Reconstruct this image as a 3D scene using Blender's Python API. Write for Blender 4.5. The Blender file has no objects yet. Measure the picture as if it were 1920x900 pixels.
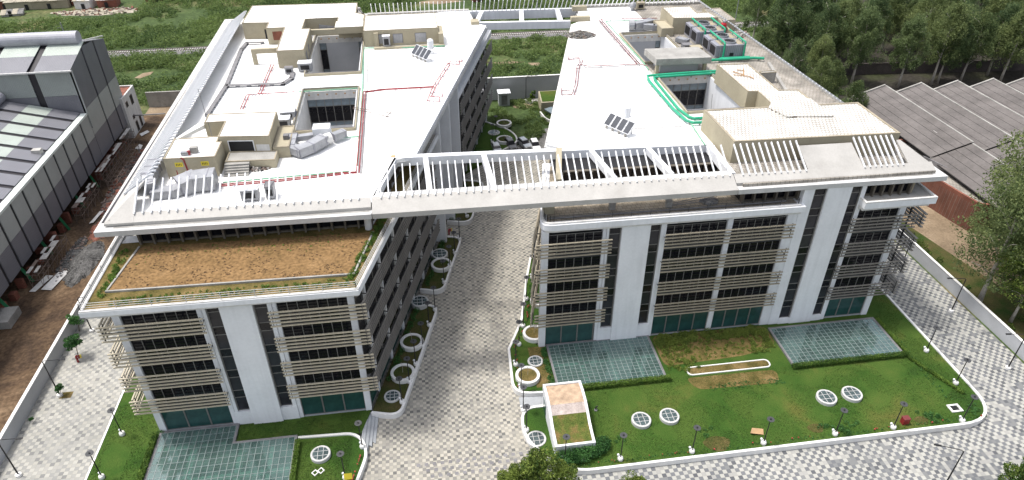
import bpy, bmesh, math, random
import numpy as np
from mathutils import Vector, Matrix
from mathutils.geometry import tessellate_polygon
random.seed(7)
RNG = np.random.default_rng(11)
SC = bpy.context.scene
COL = SC.collection

# ------------------------------------------------------------------ camera, world, sun, exposure
FPX, CXP, CYP = 1297.0, 960.0, 450.0           # the photograph is 1920 x 900
PITCH = math.atan2(890, 1297)
YAW = math.radians(8.2)
CAMH = 66.0
cam_d = bpy.data.cameras.new('camera'); cam = bpy.data.objects.new('camera', cam_d); COL.objects.link(cam)
cam_d.sensor_width = 36.0; cam_d.lens = 36.0 * FPX / 1920.0
cam_d.clip_start = 0.5; cam_d.clip_end = 3000
cam.location = (0, 0, CAMH)
cam.rotation_euler = (math.pi / 2 - PITCH, 0, -YAW)
SC.camera = cam
SUN_TO = Vector((-0.33, 0.13, 0.935)).normalized()
SUN_EL = math.asin(SUN_TO.z); SUN_AZ = math.atan2(SUN_TO.x, SUN_TO.y)
world = bpy.data.worlds.new('World'); SC.world = world; world.use_nodes = True
wn = world.node_tree
sky = wn.nodes.new('ShaderNodeTexSky'); sky.sky_type = 'NISHITA'; sky.sun_disc = False
sky.sun_elevation = SUN_EL; sky.sun_rotation = SUN_AZ
sky.air_density = 1.0; sky.dust_density = 4.0; sky.ozone_density = 1.0
hs = wn.nodes.new('ShaderNodeHueSaturation'); hs.inputs['Saturation'].default_value = 0.45   # thin high cloud
wn.links.new(sky.outputs[0], hs.inputs['Color']); wn.links.new(hs.outputs[0], wn.nodes['Background'].inputs['Color'])
wn.nodes['Background'].inputs['Strength'].default_value = 0.15
sun_d = bpy.data.lights.new('sun', 'SUN'); sun = bpy.data.objects.new('sun', sun_d); COL.objects.link(sun)
sun_d.energy = 1.75; sun_d.angle = math.radians(7.0); sun_d.color = (1.0, 0.965, 0.91)
sun.rotation_euler = SUN_TO.to_track_quat('Z', 'Y').to_euler()
SC.view_settings.view_transform = 'Standard'; SC.view_settings.look = 'None'
SC.view_settings.exposure = 0.88; SC.view_settings.gamma = 1.0
SC.cycles.max_bounces = 8; SC.cycles.transparent_max_bounces = 12

_cp, _sp, _cy, _sy = math.cos(PITCH), math.sin(PITCH), math.cos(YAW), math.sin(YAW)
_fw = Vector((_sy * _cp, _cy * _cp, -_sp)); _rt = Vector((_cy, -_sy, 0)); _up = _rt.cross(_fw)
def ray(x, y): return _fw * FPX + _rt * (x - CXP) + _up * (CYP - y)
def at(x, y, z=0.0):
    """Point of the horizontal plane z seen at photo pixel x, y (a measurement of the plan)."""
    d = ray(x, y); return Vector((0, 0, CAMH)) + d * ((z - CAMH) / d.z)
def at2(x, y, z=0.0):
    p = at(x, y, z); return (p.x, p.y)

# ------------------------------------------------------------------ materials
def _n(nt, t, **kw):
    n = nt.nodes.new(t)
    for k, v in kw.items(): setattr(n, k, v)
    return n
def mat(name, base, rough=0.7, var=0.12, scale=0.6, fine=8.0, metallic=0.0, bump=0.0, spec=0.4, tint=None, stain=0.0, island=0.0, streak=0.0):
    m = bpy.data.materials.new(name); m.use_nodes = True; nt = m.node_tree
    b = nt.nodes['Principled BSDF']; b.inputs['Roughness'].default_value = rough
    b.inputs['Metallic'].default_value = metallic; b.inputs['Specular IOR Level'].default_value = spec
    tc = _n(nt, 'ShaderNodeTexCoord')
    n1 = _n(nt, 'ShaderNodeTexNoise'); n1.inputs['Scale'].default_value = scale; n1.inputs['Detail'].default_value = 5
    n2 = _n(nt, 'ShaderNodeTexNoise'); n2.inputs['Scale'].default_value = fine; n2.inputs['Detail'].default_value = 3
    nt.links.new(tc.outputs['Object'], n1.inputs['Vector']); nt.links.new(tc.outputs['Object'], n2.inputs['Vector'])
    mx = _n(nt, 'ShaderNodeMath', operation='ADD'); mx.use_clamp = True
    s1 = _n(nt, 'ShaderNodeMath', operation='MULTIPLY'); s1.inputs[1].default_value = 0.65
    s2 = _n(nt, 'ShaderNodeMath', operation='MULTIPLY'); s2.inputs[1].default_value = 0.35
    nt.links.new(n1.outputs['Fac'], s1.inputs[0]); nt.links.new(n2.outputs['Fac'], s2.inputs[0])
    nt.links.new(s1.outputs[0], mx.inputs[0]); nt.links.new(s2.outputs[0], mx.inputs[1])
    r = _n(nt, 'ShaderNodeValToRGB')
    lo = [max(0, c * (1 - var * 1.6)) for c in base]; hi = [min(1, c * (1 + var * 1.6)) for c in base]
    if tint: lo = [c for c in tint]
    r.color_ramp.elements[0].position = 0.3; r.color_ramp.elements[0].color = (*lo, 1)
    r.color_ramp.elements[1].position = 0.7; r.color_ramp.elements[1].color = (*hi, 1)
    nt.links.new(mx.outputs[0], r.inputs[0])
    out = r.outputs[0]
    if stain:
        n3 = _n(nt, 'ShaderNodeTexNoise'); n3.inputs['Scale'].default_value = 0.22; n3.inputs['Detail'].default_value = 8; n3.inputs['Roughness'].default_value = 0.7
        nt.links.new(tc.outputs['Object'], n3.inputs['Vector'])
        rr = _n(nt, 'ShaderNodeValToRGB'); rr.color_ramp.elements[0].position = 0.5; rr.color_ramp.elements[1].position = 0.72
        nt.links.new(n3.outputs['Fac'], rr.inputs[0])
        sm = _n(nt, 'ShaderNodeMath', operation='MULTIPLY'); sm.inputs[1].default_value = stain
        nt.links.new(rr.outputs[0], sm.inputs[0])
        mc = _n(nt, 'ShaderNodeMixRGB'); mc.inputs[2].default_value = (base[0] * 0.42, base[1] * 0.4, base[2] * 0.36, 1)
        nt.links.new(sm.outputs[0], mc.inputs[0]); nt.links.new(out, mc.inputs[1]); out = mc.outputs[0]
    if streak:     # rain streaks running down the render
        mp = _n(nt, 'ShaderNodeMapping'); mp.inputs['Scale'].default_value = (1.5, 1.5, 0.10); nt.links.new(tc.outputs['Object'], mp.inputs[0])
        n4 = _n(nt, 'ShaderNodeTexNoise'); n4.inputs['Scale'].default_value = 1.0; n4.inputs['Detail'].default_value = 5; nt.links.new(mp.outputs[0], n4.inputs['Vector'])
        r4 = _n(nt, 'ShaderNodeMapRange'); r4.inputs[1].default_value = 0.45; r4.inputs[2].default_value = 0.75; r4.inputs[3].default_value = 1.0; r4.inputs[4].default_value = 1 - streak * 1.6
        nt.links.new(n4.outputs['Fac'], r4.inputs[0])
        m4 = _n(nt, 'ShaderNodeMixRGB', blend_type='MULTIPLY'); m4.inputs[0].default_value = 1; nt.links.new(out, m4.inputs[1]); nt.links.new(r4.outputs[0], m4.inputs[2]); out = m4.outputs[0]
    if island:
        g = _n(nt, 'ShaderNodeNewGeometry')
        mr = _n(nt, 'ShaderNodeMapRange'); mr.inputs[3].default_value = 1 - island; mr.inputs[4].default_value = 1 + island
        nt.links.new(g.outputs['Random Per Island'], mr.inputs[0])
        mc = _n(nt, 'ShaderNodeMixRGB', blend_type='MULTIPLY'); mc.inputs[0].default_value = 1
        nt.links.new(out, mc.inputs[1]); nt.links.new(mr.outputs[0], mc.inputs[2]); out = mc.outputs[0]
    nt.links.new(out, b.inputs['Base Color'])
    if bump:
        bp = _n(nt, 'ShaderNodeBump'); bp.inputs['Strength'].default_value = bump; bp.inputs['Distance'].default_value = 0.05
        nt.links.new(mx.outputs[0], bp.inputs['Height']); nt.links.new(bp.outputs[0], b.inputs['Normal'])
    m['bsdf'] = 1
    return m
def leaf_mat(name, c1, c2, scale=0.35, trans=0.25):
    m = bpy.data.materials.new(name); m.use_nodes = True; nt = m.node_tree
    b = nt.nodes['Principled BSDF']; b.inputs['Roughness'].default_value = 0.65; b.inputs['Specular IOR Level'].default_value = 0.25
    tc = _n(nt, 'ShaderNodeTexCoord'); n1 = _n(nt, 'ShaderNodeTexNoise'); n1.inputs['Scale'].default_value = scale; n1.inputs['Detail'].default_value = 4
    nt.links.new(tc.outputs['Object'], n1.inputs['Vector'])
    g = _n(nt, 'ShaderNodeNewGeometry'); a = _n(nt, 'ShaderNodeMath', operation='MULTIPLY_ADD'); a.inputs[1].default_value = 0.5
    nt.links.new(g.outputs['Random Per Island'], a.inputs[0]); nt.links.new(n1.outputs['Fac'], a.inputs[2])
    s = _n(nt, 'ShaderNodeMath', operation='SUBTRACT'); s.inputs[1].default_value = 0.36; oi = _n(nt, 'ShaderNodeObjectInfo'); a2 = _n(nt, 'ShaderNodeMath', operation='MULTIPLY_ADD'); a2.inputs[1].default_value = 0.3; nt.links.new(oi.outputs['Random'], a2.inputs[0]); nt.links.new(a.outputs[0], a2.inputs[2]); nt.links.new(a2.outputs[0], s.inputs[0])
    r = _n(nt, 'ShaderNodeValToRGB'); r.color_ramp.elements[0].position = 0.25; r.color_ramp.elements[1].position = 0.8
    r.color_ramp.elements[0].color = (*c1, 1); r.color_ramp.elements[1].color = (*c2, 1)
    nt.links.new(s.outputs[0], r.inputs[0]); nt.links.new(r.outputs[0], b.inputs['Base Color'])
    if trans:
        tr = _n(nt, 'ShaderNodeBsdfTranslucent'); nt.links.new(r.outputs[0], tr.inputs[0])
        ms = _n(nt, 'ShaderNodeMixShader'); ms.inputs[0].default_value = trans
        nt.links.new(b.outputs[0], ms.inputs[1]); nt.links.new(tr.outputs[0], ms.inputs[2])
        nt.links.new(ms.outputs[0], nt.nodes['Material Output'].inputs[0])
    return m
def glass_mat(name, col, rough=0.06, spec=0.5, var=0.25):
    m = mat(name, col, rough=rough, var=var, scale=0.35, fine=2.0, spec=spec); return m
def see_through(name, tint, refl=0.12, rough=0.05, haze=0.25, hcol=(0.25, 0.42, 0.4)):
    m = bpy.data.materials.new(name); m.use_nodes = True; nt = m.node_tree
    for n in list(nt.nodes):
        if n.type == 'BSDF_PRINCIPLED': nt.nodes.remove(n)
    t = _n(nt, 'ShaderNodeBsdfTransparent'); t.inputs[0].default_value = (*tint, 1)
    g = _n(nt, 'ShaderNodeBsdfGlossy'); g.inputs['Roughness'].default_value = rough
    d = _n(nt, 'ShaderNodeBsdfDiffuse')
    tc = _n(nt, 'ShaderNodeTexCoord'); ge = _n(nt, 'ShaderNodeObjectInfo')
    r = _n(nt, 'ShaderNodeValToRGB'); r.color_ramp.elements[0].color = tuple(c * 0.6 for c in hcol) + (1,); r.color_ramp.elements[1].color = tuple(min(1, c * 1.2) for c in hcol) + (1,)
    r.color_ramp.elements[0].color = tuple(c * 0.82 for c in hcol) + (1,); nt.links.new(ge.outputs['Random'], r.inputs[0]); nt.links.new(r.outputs[0], d.inputs[0])
    m1 = _n(nt, 'ShaderNodeMixShader'); m1.inputs[0].default_value = haze
    nt.links.new(t.outputs[0], m1.inputs[1]); nt.links.new(d.outputs[0], m1.inputs[2])
    lw = _n(nt, 'ShaderNodeLayerWeight'); lw.inputs[0].default_value = 0.25
    mm = _n(nt, 'ShaderNodeMath', operation='MULTIPLY_ADD'); mm.inputs[1].default_value = 0.6; mm.inputs[2].default_value = refl; mm.use_clamp = True
    nt.links.new(lw.outputs['Fresnel'], mm.inputs[0])
    m2 = _n(nt, 'ShaderNodeMixShader'); nt.links.new(mm.outputs[0], m2.inputs[0])
    nt.links.new(m1.outputs[0], m2.inputs[1]); nt.links.new(g.outputs[0], m2.inputs[2])
    nt.links.new(m2.outputs[0], nt.nodes['Material Output'].inputs[0])
    return m
def paver_mat(name, light, grey, cell=0.42, joint=(0.16, 0.15, 0.13)):
    """Small square pavers: cream ones alternate with greys that differ block by block."""
    m = bpy.data.materials.new(name); m.use_nodes = True; nt = m.node_tree; L = nt.links.new
    b = nt.nodes['Principled BSDF']; b.inputs['Roughness'].default_value = 0.8; b.inputs['Specular IOR Level'].default_value = 0.25
    tc = _n(nt, 'ShaderNodeTexCoord'); mp = _n(nt, 'ShaderNodeMapping'); mp.inputs['Scale'].default_value = (1 / cell, 1 / cell, 0.0)
    L(tc.outputs['Object'], mp.inputs[0])
    fl = _n(nt, 'ShaderNodeVectorMath', operation='FLOOR'); L(mp.outputs[0], fl.inputs[0])
    wnz = _n(nt, 'ShaderNodeTexWhiteNoise', noise_dimensions='3D'); L(fl.outputs[0], wnz.inputs[0])
    ck = _n(nt, 'ShaderNodeTexChecker'); ck.inputs['Scale'].default_value = 1.0
    off = _n(nt, 'ShaderNodeVectorMath', operation='ADD'); off.inputs[1].default_value = (0.5, 0.5, 0.5); L(fl.outputs[0], off.inputs[0]); L(off.outputs[0], ck.inputs['Vector'])
    r1 = _n(nt, 'ShaderNodeValToRGB'); r1.color_ramp.interpolation = 'CONSTANT'
    e = r1.color_ramp.elements; e[0].color = (*light[0], 1); e[1].position = 0.25; e[1].color = (*light[1], 1)
    x = e.new(0.8); x.color = (*light[2], 1)
    r2 = _n(nt, 'ShaderNodeValToRGB'); r2.color_ramp.interpolation = 'CONSTANT'
    e = r2.color_ramp.elements; e[0].color = (*grey[0], 1); e[1].position = 0.15; e[1].color = (*grey[1], 1)
    x = e.new(0.5); x.color = (*grey[2], 1); x = e.new(0.75); x.color = (*grey[3], 1)
    L(wnz.outputs[0], r1.inputs[0]); L(wnz.outputs[0], r2.inputs[0])
    mx = _n(nt, 'ShaderNodeMixRGB'); sw = _n(nt, 'ShaderNodeMath', operation='GREATER_THAN'); sw.inputs[1].default_value = 0.90; L(wnz.outputs['Value'], sw.inputs[0])
    xr = _n(nt, 'ShaderNodeMath', operation='SUBTRACT'); L(ck.outputs['Fac'], xr.inputs[0]); L(sw.outputs[0], xr.inputs[1]); ab = _n(nt, 'ShaderNodeMath', operation='ABSOLUTE'); L(xr.outputs[0], ab.inputs[0]); L(ab.outputs[0], mx.inputs[0]); L(r1.outputs[0], mx.inputs[1]); L(r2.outputs[0], mx.inputs[2])
    # joints
    fr = _n(nt, 'ShaderNodeVectorMath', operation='FRACTION'); L(mp.outputs[0], fr.inputs[0])
    sx = _n(nt, 'ShaderNodeSeparateXYZ'); L(fr.outputs[0], sx.inputs[0])
    mn = _n(nt, 'ShaderNodeMath', operation='MINIMUM'); L(sx.outputs[0], mn.inputs[0]); L(sx.outputs[1], mn.inputs[1])
    lt = _n(nt, 'ShaderNodeMath', operation='LESS_THAN'); lt.inputs[1].default_value = 0.06; L(mn.outputs[0], lt.inputs[0])
    jf = _n(nt, 'ShaderNodeMath', operation='MULTIPLY'); jf.inputs[1].default_value = 0.35; L(lt.outputs[0], jf.inputs[0])
    mj = _n(nt, 'ShaderNodeMixRGB'); mj.inputs[2].default_value = (*joint, 1); L(jf.outputs[0], mj.inputs[0]); L(mx.outputs[0], mj.inputs[1])
    # dirt and wear
    n1 = _n(nt, 'ShaderNodeTexNoise'); n1.inputs['Scale'].default_value = 0.09; n1.inputs['Detail'].default_value = 7; n1.inputs['Roughness'].default_value = 0.65; L(tc.outputs['Object'], n1.inputs['Vector'])
    rw = _n(nt, 'ShaderNodeValToRGB'); rw.color_ramp.elements[0].position = 0.32; rw.color_ramp.elements[0].color = (0.84, 0.835, 0.82, 1); rw.color_ramp.elements[1].position = 0.68; rw.color_ramp.elements[1].color = (1.1, 1.08, 1.05, 1)
    L(n1.outputs['Fac'], rw.inputs[0])
    mw = _n(nt, 'ShaderNodeMixRGB', blend_type='MULTIPLY'); mw.inputs[0].default_value = 1; L(mj.outputs[0], mw.inputs[1]); L(rw.outputs[0], mw.inputs[2])
    L(mw.outputs[0], b.inputs['Base Color'])
    return m
def multi_mat(name, cols, scale, rough=0.95, detail=8, bump=0.0, fine=6.0, finevar=0.3, dist=0.0):
    """Ground cover that wanders between several colours; cols = [(position, colour)]."""
    m = bpy.data.materials.new(name); m.use_nodes = True; nt = m.node_tree; L = nt.links.new
    b = nt.nodes['Principled BSDF']; b.inputs['Roughness'].default_value = rough; b.inputs['Specular IOR Level'].default_value = 0.15
    tc = _n(nt, 'ShaderNodeTexCoord'); n1 = _n(nt, 'ShaderNodeTexNoise'); n1.inputs['Scale'].default_value = scale; n1.inputs['Detail'].default_value = detail
    n1.inputs['Roughness'].default_value = 0.62; n1.inputs['Distortion'].default_value = dist
    L(tc.outputs['Object'], n1.inputs['Vector'])
    r = _n(nt, 'ShaderNodeValToRGB'); e = r.color_ramp.elements
    e[0].position = cols[0][0]; e[0].color = (*cols[0][1], 1); e[1].position = cols[-1][0]; e[1].color = (*cols[-1][1], 1)
    for p, c in cols[1:-1]: x = e.new(p); x.color = (*c, 1)
    L(n1.outputs['Fac'], r.inputs[0])
    n2 = _n(nt, 'ShaderNodeTexNoise'); n2.inputs['Scale'].default_value = fine; n2.inputs['Detail'].default_value = 6; L(tc.outputs['Object'], n2.inputs['Vector'])
    mr = _n(nt, 'ShaderNodeMapRange'); mr.inputs[1].default_value = 0.25; mr.inputs[2].default_value = 0.75; mr.inputs[3].default_value = 1 - finevar; mr.inputs[4].default_value = 1 + finevar
    L(n2.outputs['Fac'], mr.inputs[0])
    mx = _n(nt, 'ShaderNodeMixRGB', blend_type='MULTIPLY'); mx.inputs[0].default_value = 1; L(r.outputs[0], mx.inputs[1]); L(mr.outputs[0], mx.inputs[2])
    L(mx.outputs[0], b.inputs['Base Color'])
    if bump:
        bp = _n(nt, 'ShaderNodeBump'); bp.inputs['Strength'].default_value = bump; bp.inputs['Distance'].default_value = 0.15
        L(n2.outputs['Fac'], bp.inputs['Height']); L(bp.outputs[0], b.inputs['Normal'])
    return m
def tile_mat(name, c1, c2, mortar, w, h, rough=0.85, msize=0.06, stain=0.0, bump=0.0):
    m = bpy.data.materials.new(name); m.use_nodes = True; nt = m.node_tree; L = nt.links.new
    b = nt.nodes['Principled BSDF']; b.inputs['Roughness'].default_value = rough; b.inputs['Specular IOR Level'].default_value = 0.2
    tc = _n(nt, 'ShaderNodeTexCoord'); br = _n(nt, 'ShaderNodeTexBrick')
    br.inputs['Scale'].default_value = 1.0; br.inputs['Brick Width'].default_value = w; br.inputs['Row Height'].default_value = h; br.inputs['Mortar Size'].default_value = msize
    br.inputs['Color1'].default_value = (*c1, 1); br.inputs['Color2'].default_value = (*c2, 1); br.inputs['Mortar'].default_value = (*mortar, 1)
    L(tc.outputs['Object'], br.inputs['Vector'])
    n1 = _n(nt, 'ShaderNodeTexNoise'); n1.inputs['Scale'].default_value = 0.35; n1.inputs['Detail'].default_value = 8; L(tc.outputs['Object'], n1.inputs['Vector'])
    rr = _n(nt, 'ShaderNodeValToRGB'); rr.color_ramp.elements[0].position = 0.35; rr.color_ramp.elements[0].color = (1 - stain, 1 - stain, 1 - stain * 1.05, 1); rr.color_ramp.elements[1].position = 0.65; rr.color_ramp.elements[1].color = (1.05, 1.04, 1.02, 1)
    L(n1.outputs['Fac'], rr.inputs[0])
    mx = _n(nt, 'ShaderNodeMixRGB', blend_type='MULTIPLY'); mx.inputs[0].default_value = 1; L(br.outputs[0], mx.inputs[1]); L(rr.outputs[0], mx.inputs[2])
    L(mx.outputs[0], b.inputs['Base Color'])
    if bump:
        bp = _n(nt, 'ShaderNodeBump'); bp.inputs['Strength'].default_value = bump; bp.inputs['Distance'].default_value = 0.02; L(br.outputs['Fac'], bp.inputs['Height']); bp.invert = True; L(bp.outputs[0], b.inputs['Normal'])
    return m
def ribbed_mat(name, base, axis='X', pitch=0.3, rough=0.45, metallic=0.0, depth=0.5):
    """Profiled sheet metal: fine ribs in relief along one axis."""
    m = mat(name, base, rough=rough, var=0.06, scale=0.4, fine=3.0, metallic=metallic); nt = m.node_tree; L = nt.links.new
    b = nt.nodes['Principled BSDF']
    tc = _n(nt, 'ShaderNodeTexCoord'); w = _n(nt, 'ShaderNodeTexWave', bands_direction=axis); w.inputs['Scale'].default_value = 0.314 / pitch; w.inputs['Distortion'].default_value = 0
    L(tc.outputs['Object'], w.inputs['Vector'])
    bp = _n(nt, 'ShaderNodeBump'); bp.inputs['Strength'].default_value = depth; bp.inputs['Distance'].default_value = 0.04
    L(w.outputs['Fac'], bp.inputs['Height']); L(bp.outputs[0], b.inputs['Normal'])
    return m

WHITE = mat('white_paint', (0.70, 0.71, 0.73), 0.7, 0.05, 0.3, 3, streak=0.06)
SLABC = mat('slab_edge_concrete', (0.50, 0.495, 0.485), 0.8, 0.09, 0.3, 4, stain=0.25)
WHITE_D = mat('white_paint_dirty', (0.62, 0.61, 0.59), 0.8, 0.1, 0.25, 3, stain=0.3, streak=0.09)
ROOFW = mat('white_roof_coating', (0.80, 0.795, 0.78), 0.75, 0.04, 0.15, 2, stain=0.16)
CONC = mat('collar_concrete', (0.41, 0.395, 0.37), 0.85, 0.08, 0.35, 5, stain=0.25)
CONC_G = mat('grey_concrete', (0.30, 0.29, 0.27), 0.9, 0.18, 0.5, 6, stain=0.5)
BEIGE = mat('beige_render', (0.36, 0.32, 0.23), 0.85, 0.09, 0.3, 4, stain=0.2)
BEIGE_D = mat('beige_coping', (0.30, 0.26, 0.19), 0.85, 0.15, 0.5, 5, stain=0.3)
SOIL = multi_mat('terrace_soil', [(0.26, (0.125, 0.082, 0.034)), (0.42, (0.175, 0.107, 0.047)), (0.55, (0.205, 0.125, 0.056)), (0.75, (0.24, 0.152, 0.073))], 0.28, bump=1.0, fine=2.8, finevar=0.45)
SLAT_R = mat('grey_louvre_slat', (0.31, 0.272, 0.205), 0.6, 0.1, 0.8, 6)
FINM = mat('dark_brown_fin', (0.11, 0.095, 0.075), 0.7, 0.15, 0.8, 6)
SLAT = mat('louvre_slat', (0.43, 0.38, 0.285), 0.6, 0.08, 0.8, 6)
SLAT_D = mat('louvre_slat_dark', (0.19, 0.175, 0.155), 0.6, 0.12, 0.6, 6)  # darker slats for the street side, the end bay and its side wrap
STEEL_D = mat('dark_steel', (0.035, 0.037, 0.04), 0.5, 0.2, 1, 6)
MULL = mat('window_mullion', (0.16, 0.155, 0.145), 0.5, 0.15, 1, 6)
GLASS_D = glass_mat('dark_window_glass', (0.008, 0.008, 0.011), 0.1, 0.3)
GLASS_T = glass_mat('teal_shopfront_glass', (0.02, 0.062, 0.058), 0.05, 0.7)
GLASS_S = glass_mat('strip_window_glass', (0.022, 0.022, 0.027), 0.15, 0.35)
GLASS_B = glass_mat('pale_blue_spandrel_glass', (0.17, 0.21, 0.235), 0.15)
GLASS_R = see_through('roof_glazing', (0.55, 0.78, 0.74), 0.10, haze=0.24, hcol=(0.21, 0.31, 0.285))
GLASS_C = see_through('dome_glazing', (0.36, 0.5, 0.52), 0.06, haze=0.4, hcol=(0.16, 0.21, 0.215))
BRASS = mat('orange_brown_trim', (0.36, 0.2, 0.08), 0.5, 0.1)
PAVE = paver_mat('street_pavers', ((.35, .335, .29), (.40, .38, .33), (.31, .297, .265)), ((.135, .134, .13), (.20, .196, .185), (.245, .237, .217), (.29, .28, .253)))
PAVE_P = paver_mat('pale_passage_pavers', ((.335, .33, .30), (.37, .365, .335), (.30, .30, .28)), ((.19, .192, .19), (.25, .252, .245), (.28, .28, .266), (.31, .308, .29)), .5)
PAVE_F = paver_mat('grey_front_pavers', ((.335, .335, .315), (.365, .365, .34), (.295, .295, .285)), ((.095, .10, .11), (.13, .136, .148), (.148, .155, .167), (.18, .186, .19)), .5)
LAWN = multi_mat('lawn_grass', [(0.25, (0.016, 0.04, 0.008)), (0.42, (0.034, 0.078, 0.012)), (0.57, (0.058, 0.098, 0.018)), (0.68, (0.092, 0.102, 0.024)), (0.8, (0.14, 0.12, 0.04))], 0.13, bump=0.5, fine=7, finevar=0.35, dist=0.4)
LAWN_S = multi_mat('mixed_bed_grass', [(0.3, (0.025, 0.055, 0.01)), (0.5, (0.06, 0.062, 0.02)), (0.75, (0.10, 0.07, 0.035))], 0.35, bump=0.5, fine=7, finevar=0.35)  # mix of green grass and brown soil tones for beds, verge and planters
BED = multi_mat('dry_bed', [(0.3, (0.06, 0.055, 0.015)), (0.5, (0.13, 0.10, 0.035)), (0.7, (0.21, 0.145, 0.065))], 0.5, bump=0.5, fine=6, finevar=0.4)
DIRT = multi_mat('site_dirt', [(0.25, (0.025, 0.019, 0.015)), (0.42, (0.06, 0.04, 0.027)), (0.55, (0.11, 0.072, 0.044)), (0.75, (0.21, 0.145, 0.09))], 0.12, bump=0.6, fine=2.2, finevar=0.45, dist=1.2)
SAND = multi_mat('sandy_yard', [(0.3, (0.13, 0.098, 0.065)), (0.5, (0.22, 0.165, 0.11)), (0.7, (0.31, 0.245, 0.17))], 0.12, bump=0.4, fine=3, finevar=0.25)
FIELD = multi_mat('scrub_field', [(0.25, (0.022, 0.04, 0.015)), (0.40, (0.038, 0.062, 0.021)), (0.52, (0.06, 0.088, 0.03)), (0.60, (0.10, 0.105, 0.045)), (0.68, (0.26, 0.2, 0.12))], 0.045, bump=0.8, fine=1.2, finevar=0.45)
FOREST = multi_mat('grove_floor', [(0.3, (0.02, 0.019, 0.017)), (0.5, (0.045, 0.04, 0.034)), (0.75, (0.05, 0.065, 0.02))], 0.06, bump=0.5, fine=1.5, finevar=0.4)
PATCH = multi_mat('thin_lawn_patch', [(0.3, (0.045, 0.055, 0.014)), (0.5, (0.075, 0.07, 0.022)), (0.7, (0.125, 0.095, 0.04))], 0.6, bump=0.5, fine=6, finevar=0.4)
ROOFGR = multi_mat('patchy_roof_grass', [(0.3, (0.04, 0.075, 0.015)), (0.48, (0.09, 0.11, 0.025)), (0.6, (0.15, 0.115, 0.04)), (0.75, (0.24, 0.14, 0.06))], 0.7, bump=0.6, fine=7, finevar=0.4)
GRAVEL_D = multi_mat('dark_gravel', [(0.3, (0.055, 0.054, 0.052)), (0.6, (0.125, 0.122, 0.118))], 0.8, bump=0.8, fine=5, finevar=0.6)
GRAVEL = multi_mat('grey_gravel', [(0.3, (0.10, 0.098, 0.095)), (0.6, (0.20, 0.195, 0.19))], 0.8, bump=0.8, fine=5, finevar=0.5)
ROOFTILE = tile_mat('white_roof_tile', (0.66, 0.64, 0.605), (0.60, 0.58, 0.545), (0.15, 0.125, 0.10), 0.5, 0.62, msize=0.04, stain=0.22)
ROOFTILE_D = tile_mat('weathered_roof_tile', (0.40, 0.375, 0.34), (0.34, 0.315, 0.285), (0.16, 0.135, 0.11), 0.6, 0.5, msize=0.03, stain=0.4)
TERRTILE = tile_mat('terrace_tile', (0.33, 0.28, 0.215), (0.40, 0.35, 0.28), (0.17, 0.15, 0.12), 0.6, 0.6, msize=0.03, stain=0.35)
BRICK = tile_mat('red_brick', (0.21, 0.075, 0.05), (0.16, 0.055, 0.04), (0.23, 0.17, 0.14), 0.25, 0.1, msize=0.012, stain=0.3)
BRICK_V = mat('red_brickwork', (0.20, 0.075, 0.05), 0.9, 0.3, 0.6, 9, stain=0.3)
SH_L = ribbed_mat('light_grey_cladding', (0.34, 0.355, 0.345), 'Y', 0.3)
SH_M = ribbed_mat('mid_grey_cladding', (0.155, 0.155, 0.175), 'Y', 0.3)
SH_LX = ribbed_mat('light_grey_cladding_gable', (0.27, 0.29, 0.275), 'X', 0.3)
SH_MX = ribbed_mat('mid_grey_cladding_gable', (0.155, 0.155, 0.172), 'X', 0.3)
SH_D = mat('dark_cladding_strip', (0.022, 0.02, 0.024), 0.5, 0.2)
RF_L = ribbed_mat('pale_green_roof_sheet', (0.36, 0.40, 0.36), 'X', 0.3)
RF_M = ribbed_mat('blue_grey_roof_sheet', (0.165, 0.165, 0.182), 'X', 0.3)
VENT = mat('ridge_vent_metal', (0.33, 0.33, 0.36), 0.5, 0.15, 0.3, 4)
SAW = mat('asbestos_sheet', (0.125, 0.113, 0.107), 0.9, 0.22, 0.25, 2.5, stain=0.3)
GALV = mat('galvanised_sheet', (0.30, 0.305, 0.32), 0.5, 0.15, 0.8, 6, metallic=0.35)
CHILL = mat('chiller_panel', (0.25, 0.25, 0.285), 0.5, 0.08, 0.8, 5)
BLACK = mat('black_coil_and_interior', (0.012, 0.012, 0.014), 0.6, 0.2)  # coils and small parts; also paints the wing cores as unlit interior
PIPE_G = mat('green_pipe', (0.02, 0.30, 0.17), 0.5, 0.12, 0.5, 4)
PIPE_GL = mat('faded_green_pipe', (0.17, 0.38, 0.25), 0.6, 0.2, 0.5, 4)
PIPE_R = mat('red_pipe', (0.24, 0.02, 0.025), 0.5, 0.2, 0.5, 4)
PIPE_M = mat('maroon_pipe', (0.15, 0.028, 0.03), 0.55, 0.25, 0.5, 4)
CABLE = mat('cable_tray_grey', (0.17, 0.165, 0.17), 0.6, 0.25, 0.5, 5)
SOLAR = mat('solar_collector', (0.05, 0.055, 0.065), 0.25, 0.2)
LAMPB = mat('black_lamp_metal', (0.012, 0.012, 0.013), 0.45, 0.1)
LAMPG = mat('lamp_disc', (0.05, 0.052, 0.055), 0.6, 0.1)
KERB = mat('white_kerb', (0.70, 0.69, 0.67), 0.75, 0.06, 0.4, 4, stain=0.22)
GREY_W = mat('grey_boundary_wall', (0.40, 0.41, 0.43), 0.85, 0.06, 0.3, 4, stain=0.15)
STONE = mat('grey_step_stone', (0.33, 0.345, 0.36), 0.7, 0.12, 0.8, 6)
BARK = mat('pale_bark', (0.42, 0.38, 0.33), 0.9, 0.25, 1.2, 6)
BARK_D = mat('brown_bark', (0.13, 0.095, 0.065), 0.9, 0.25, 1.2, 6)
L_EUC = leaf_mat('eucalyptus_leaves', (0.07, 0.11, 0.042), (0.23, 0.275, 0.105), 0.22, .5)
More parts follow.
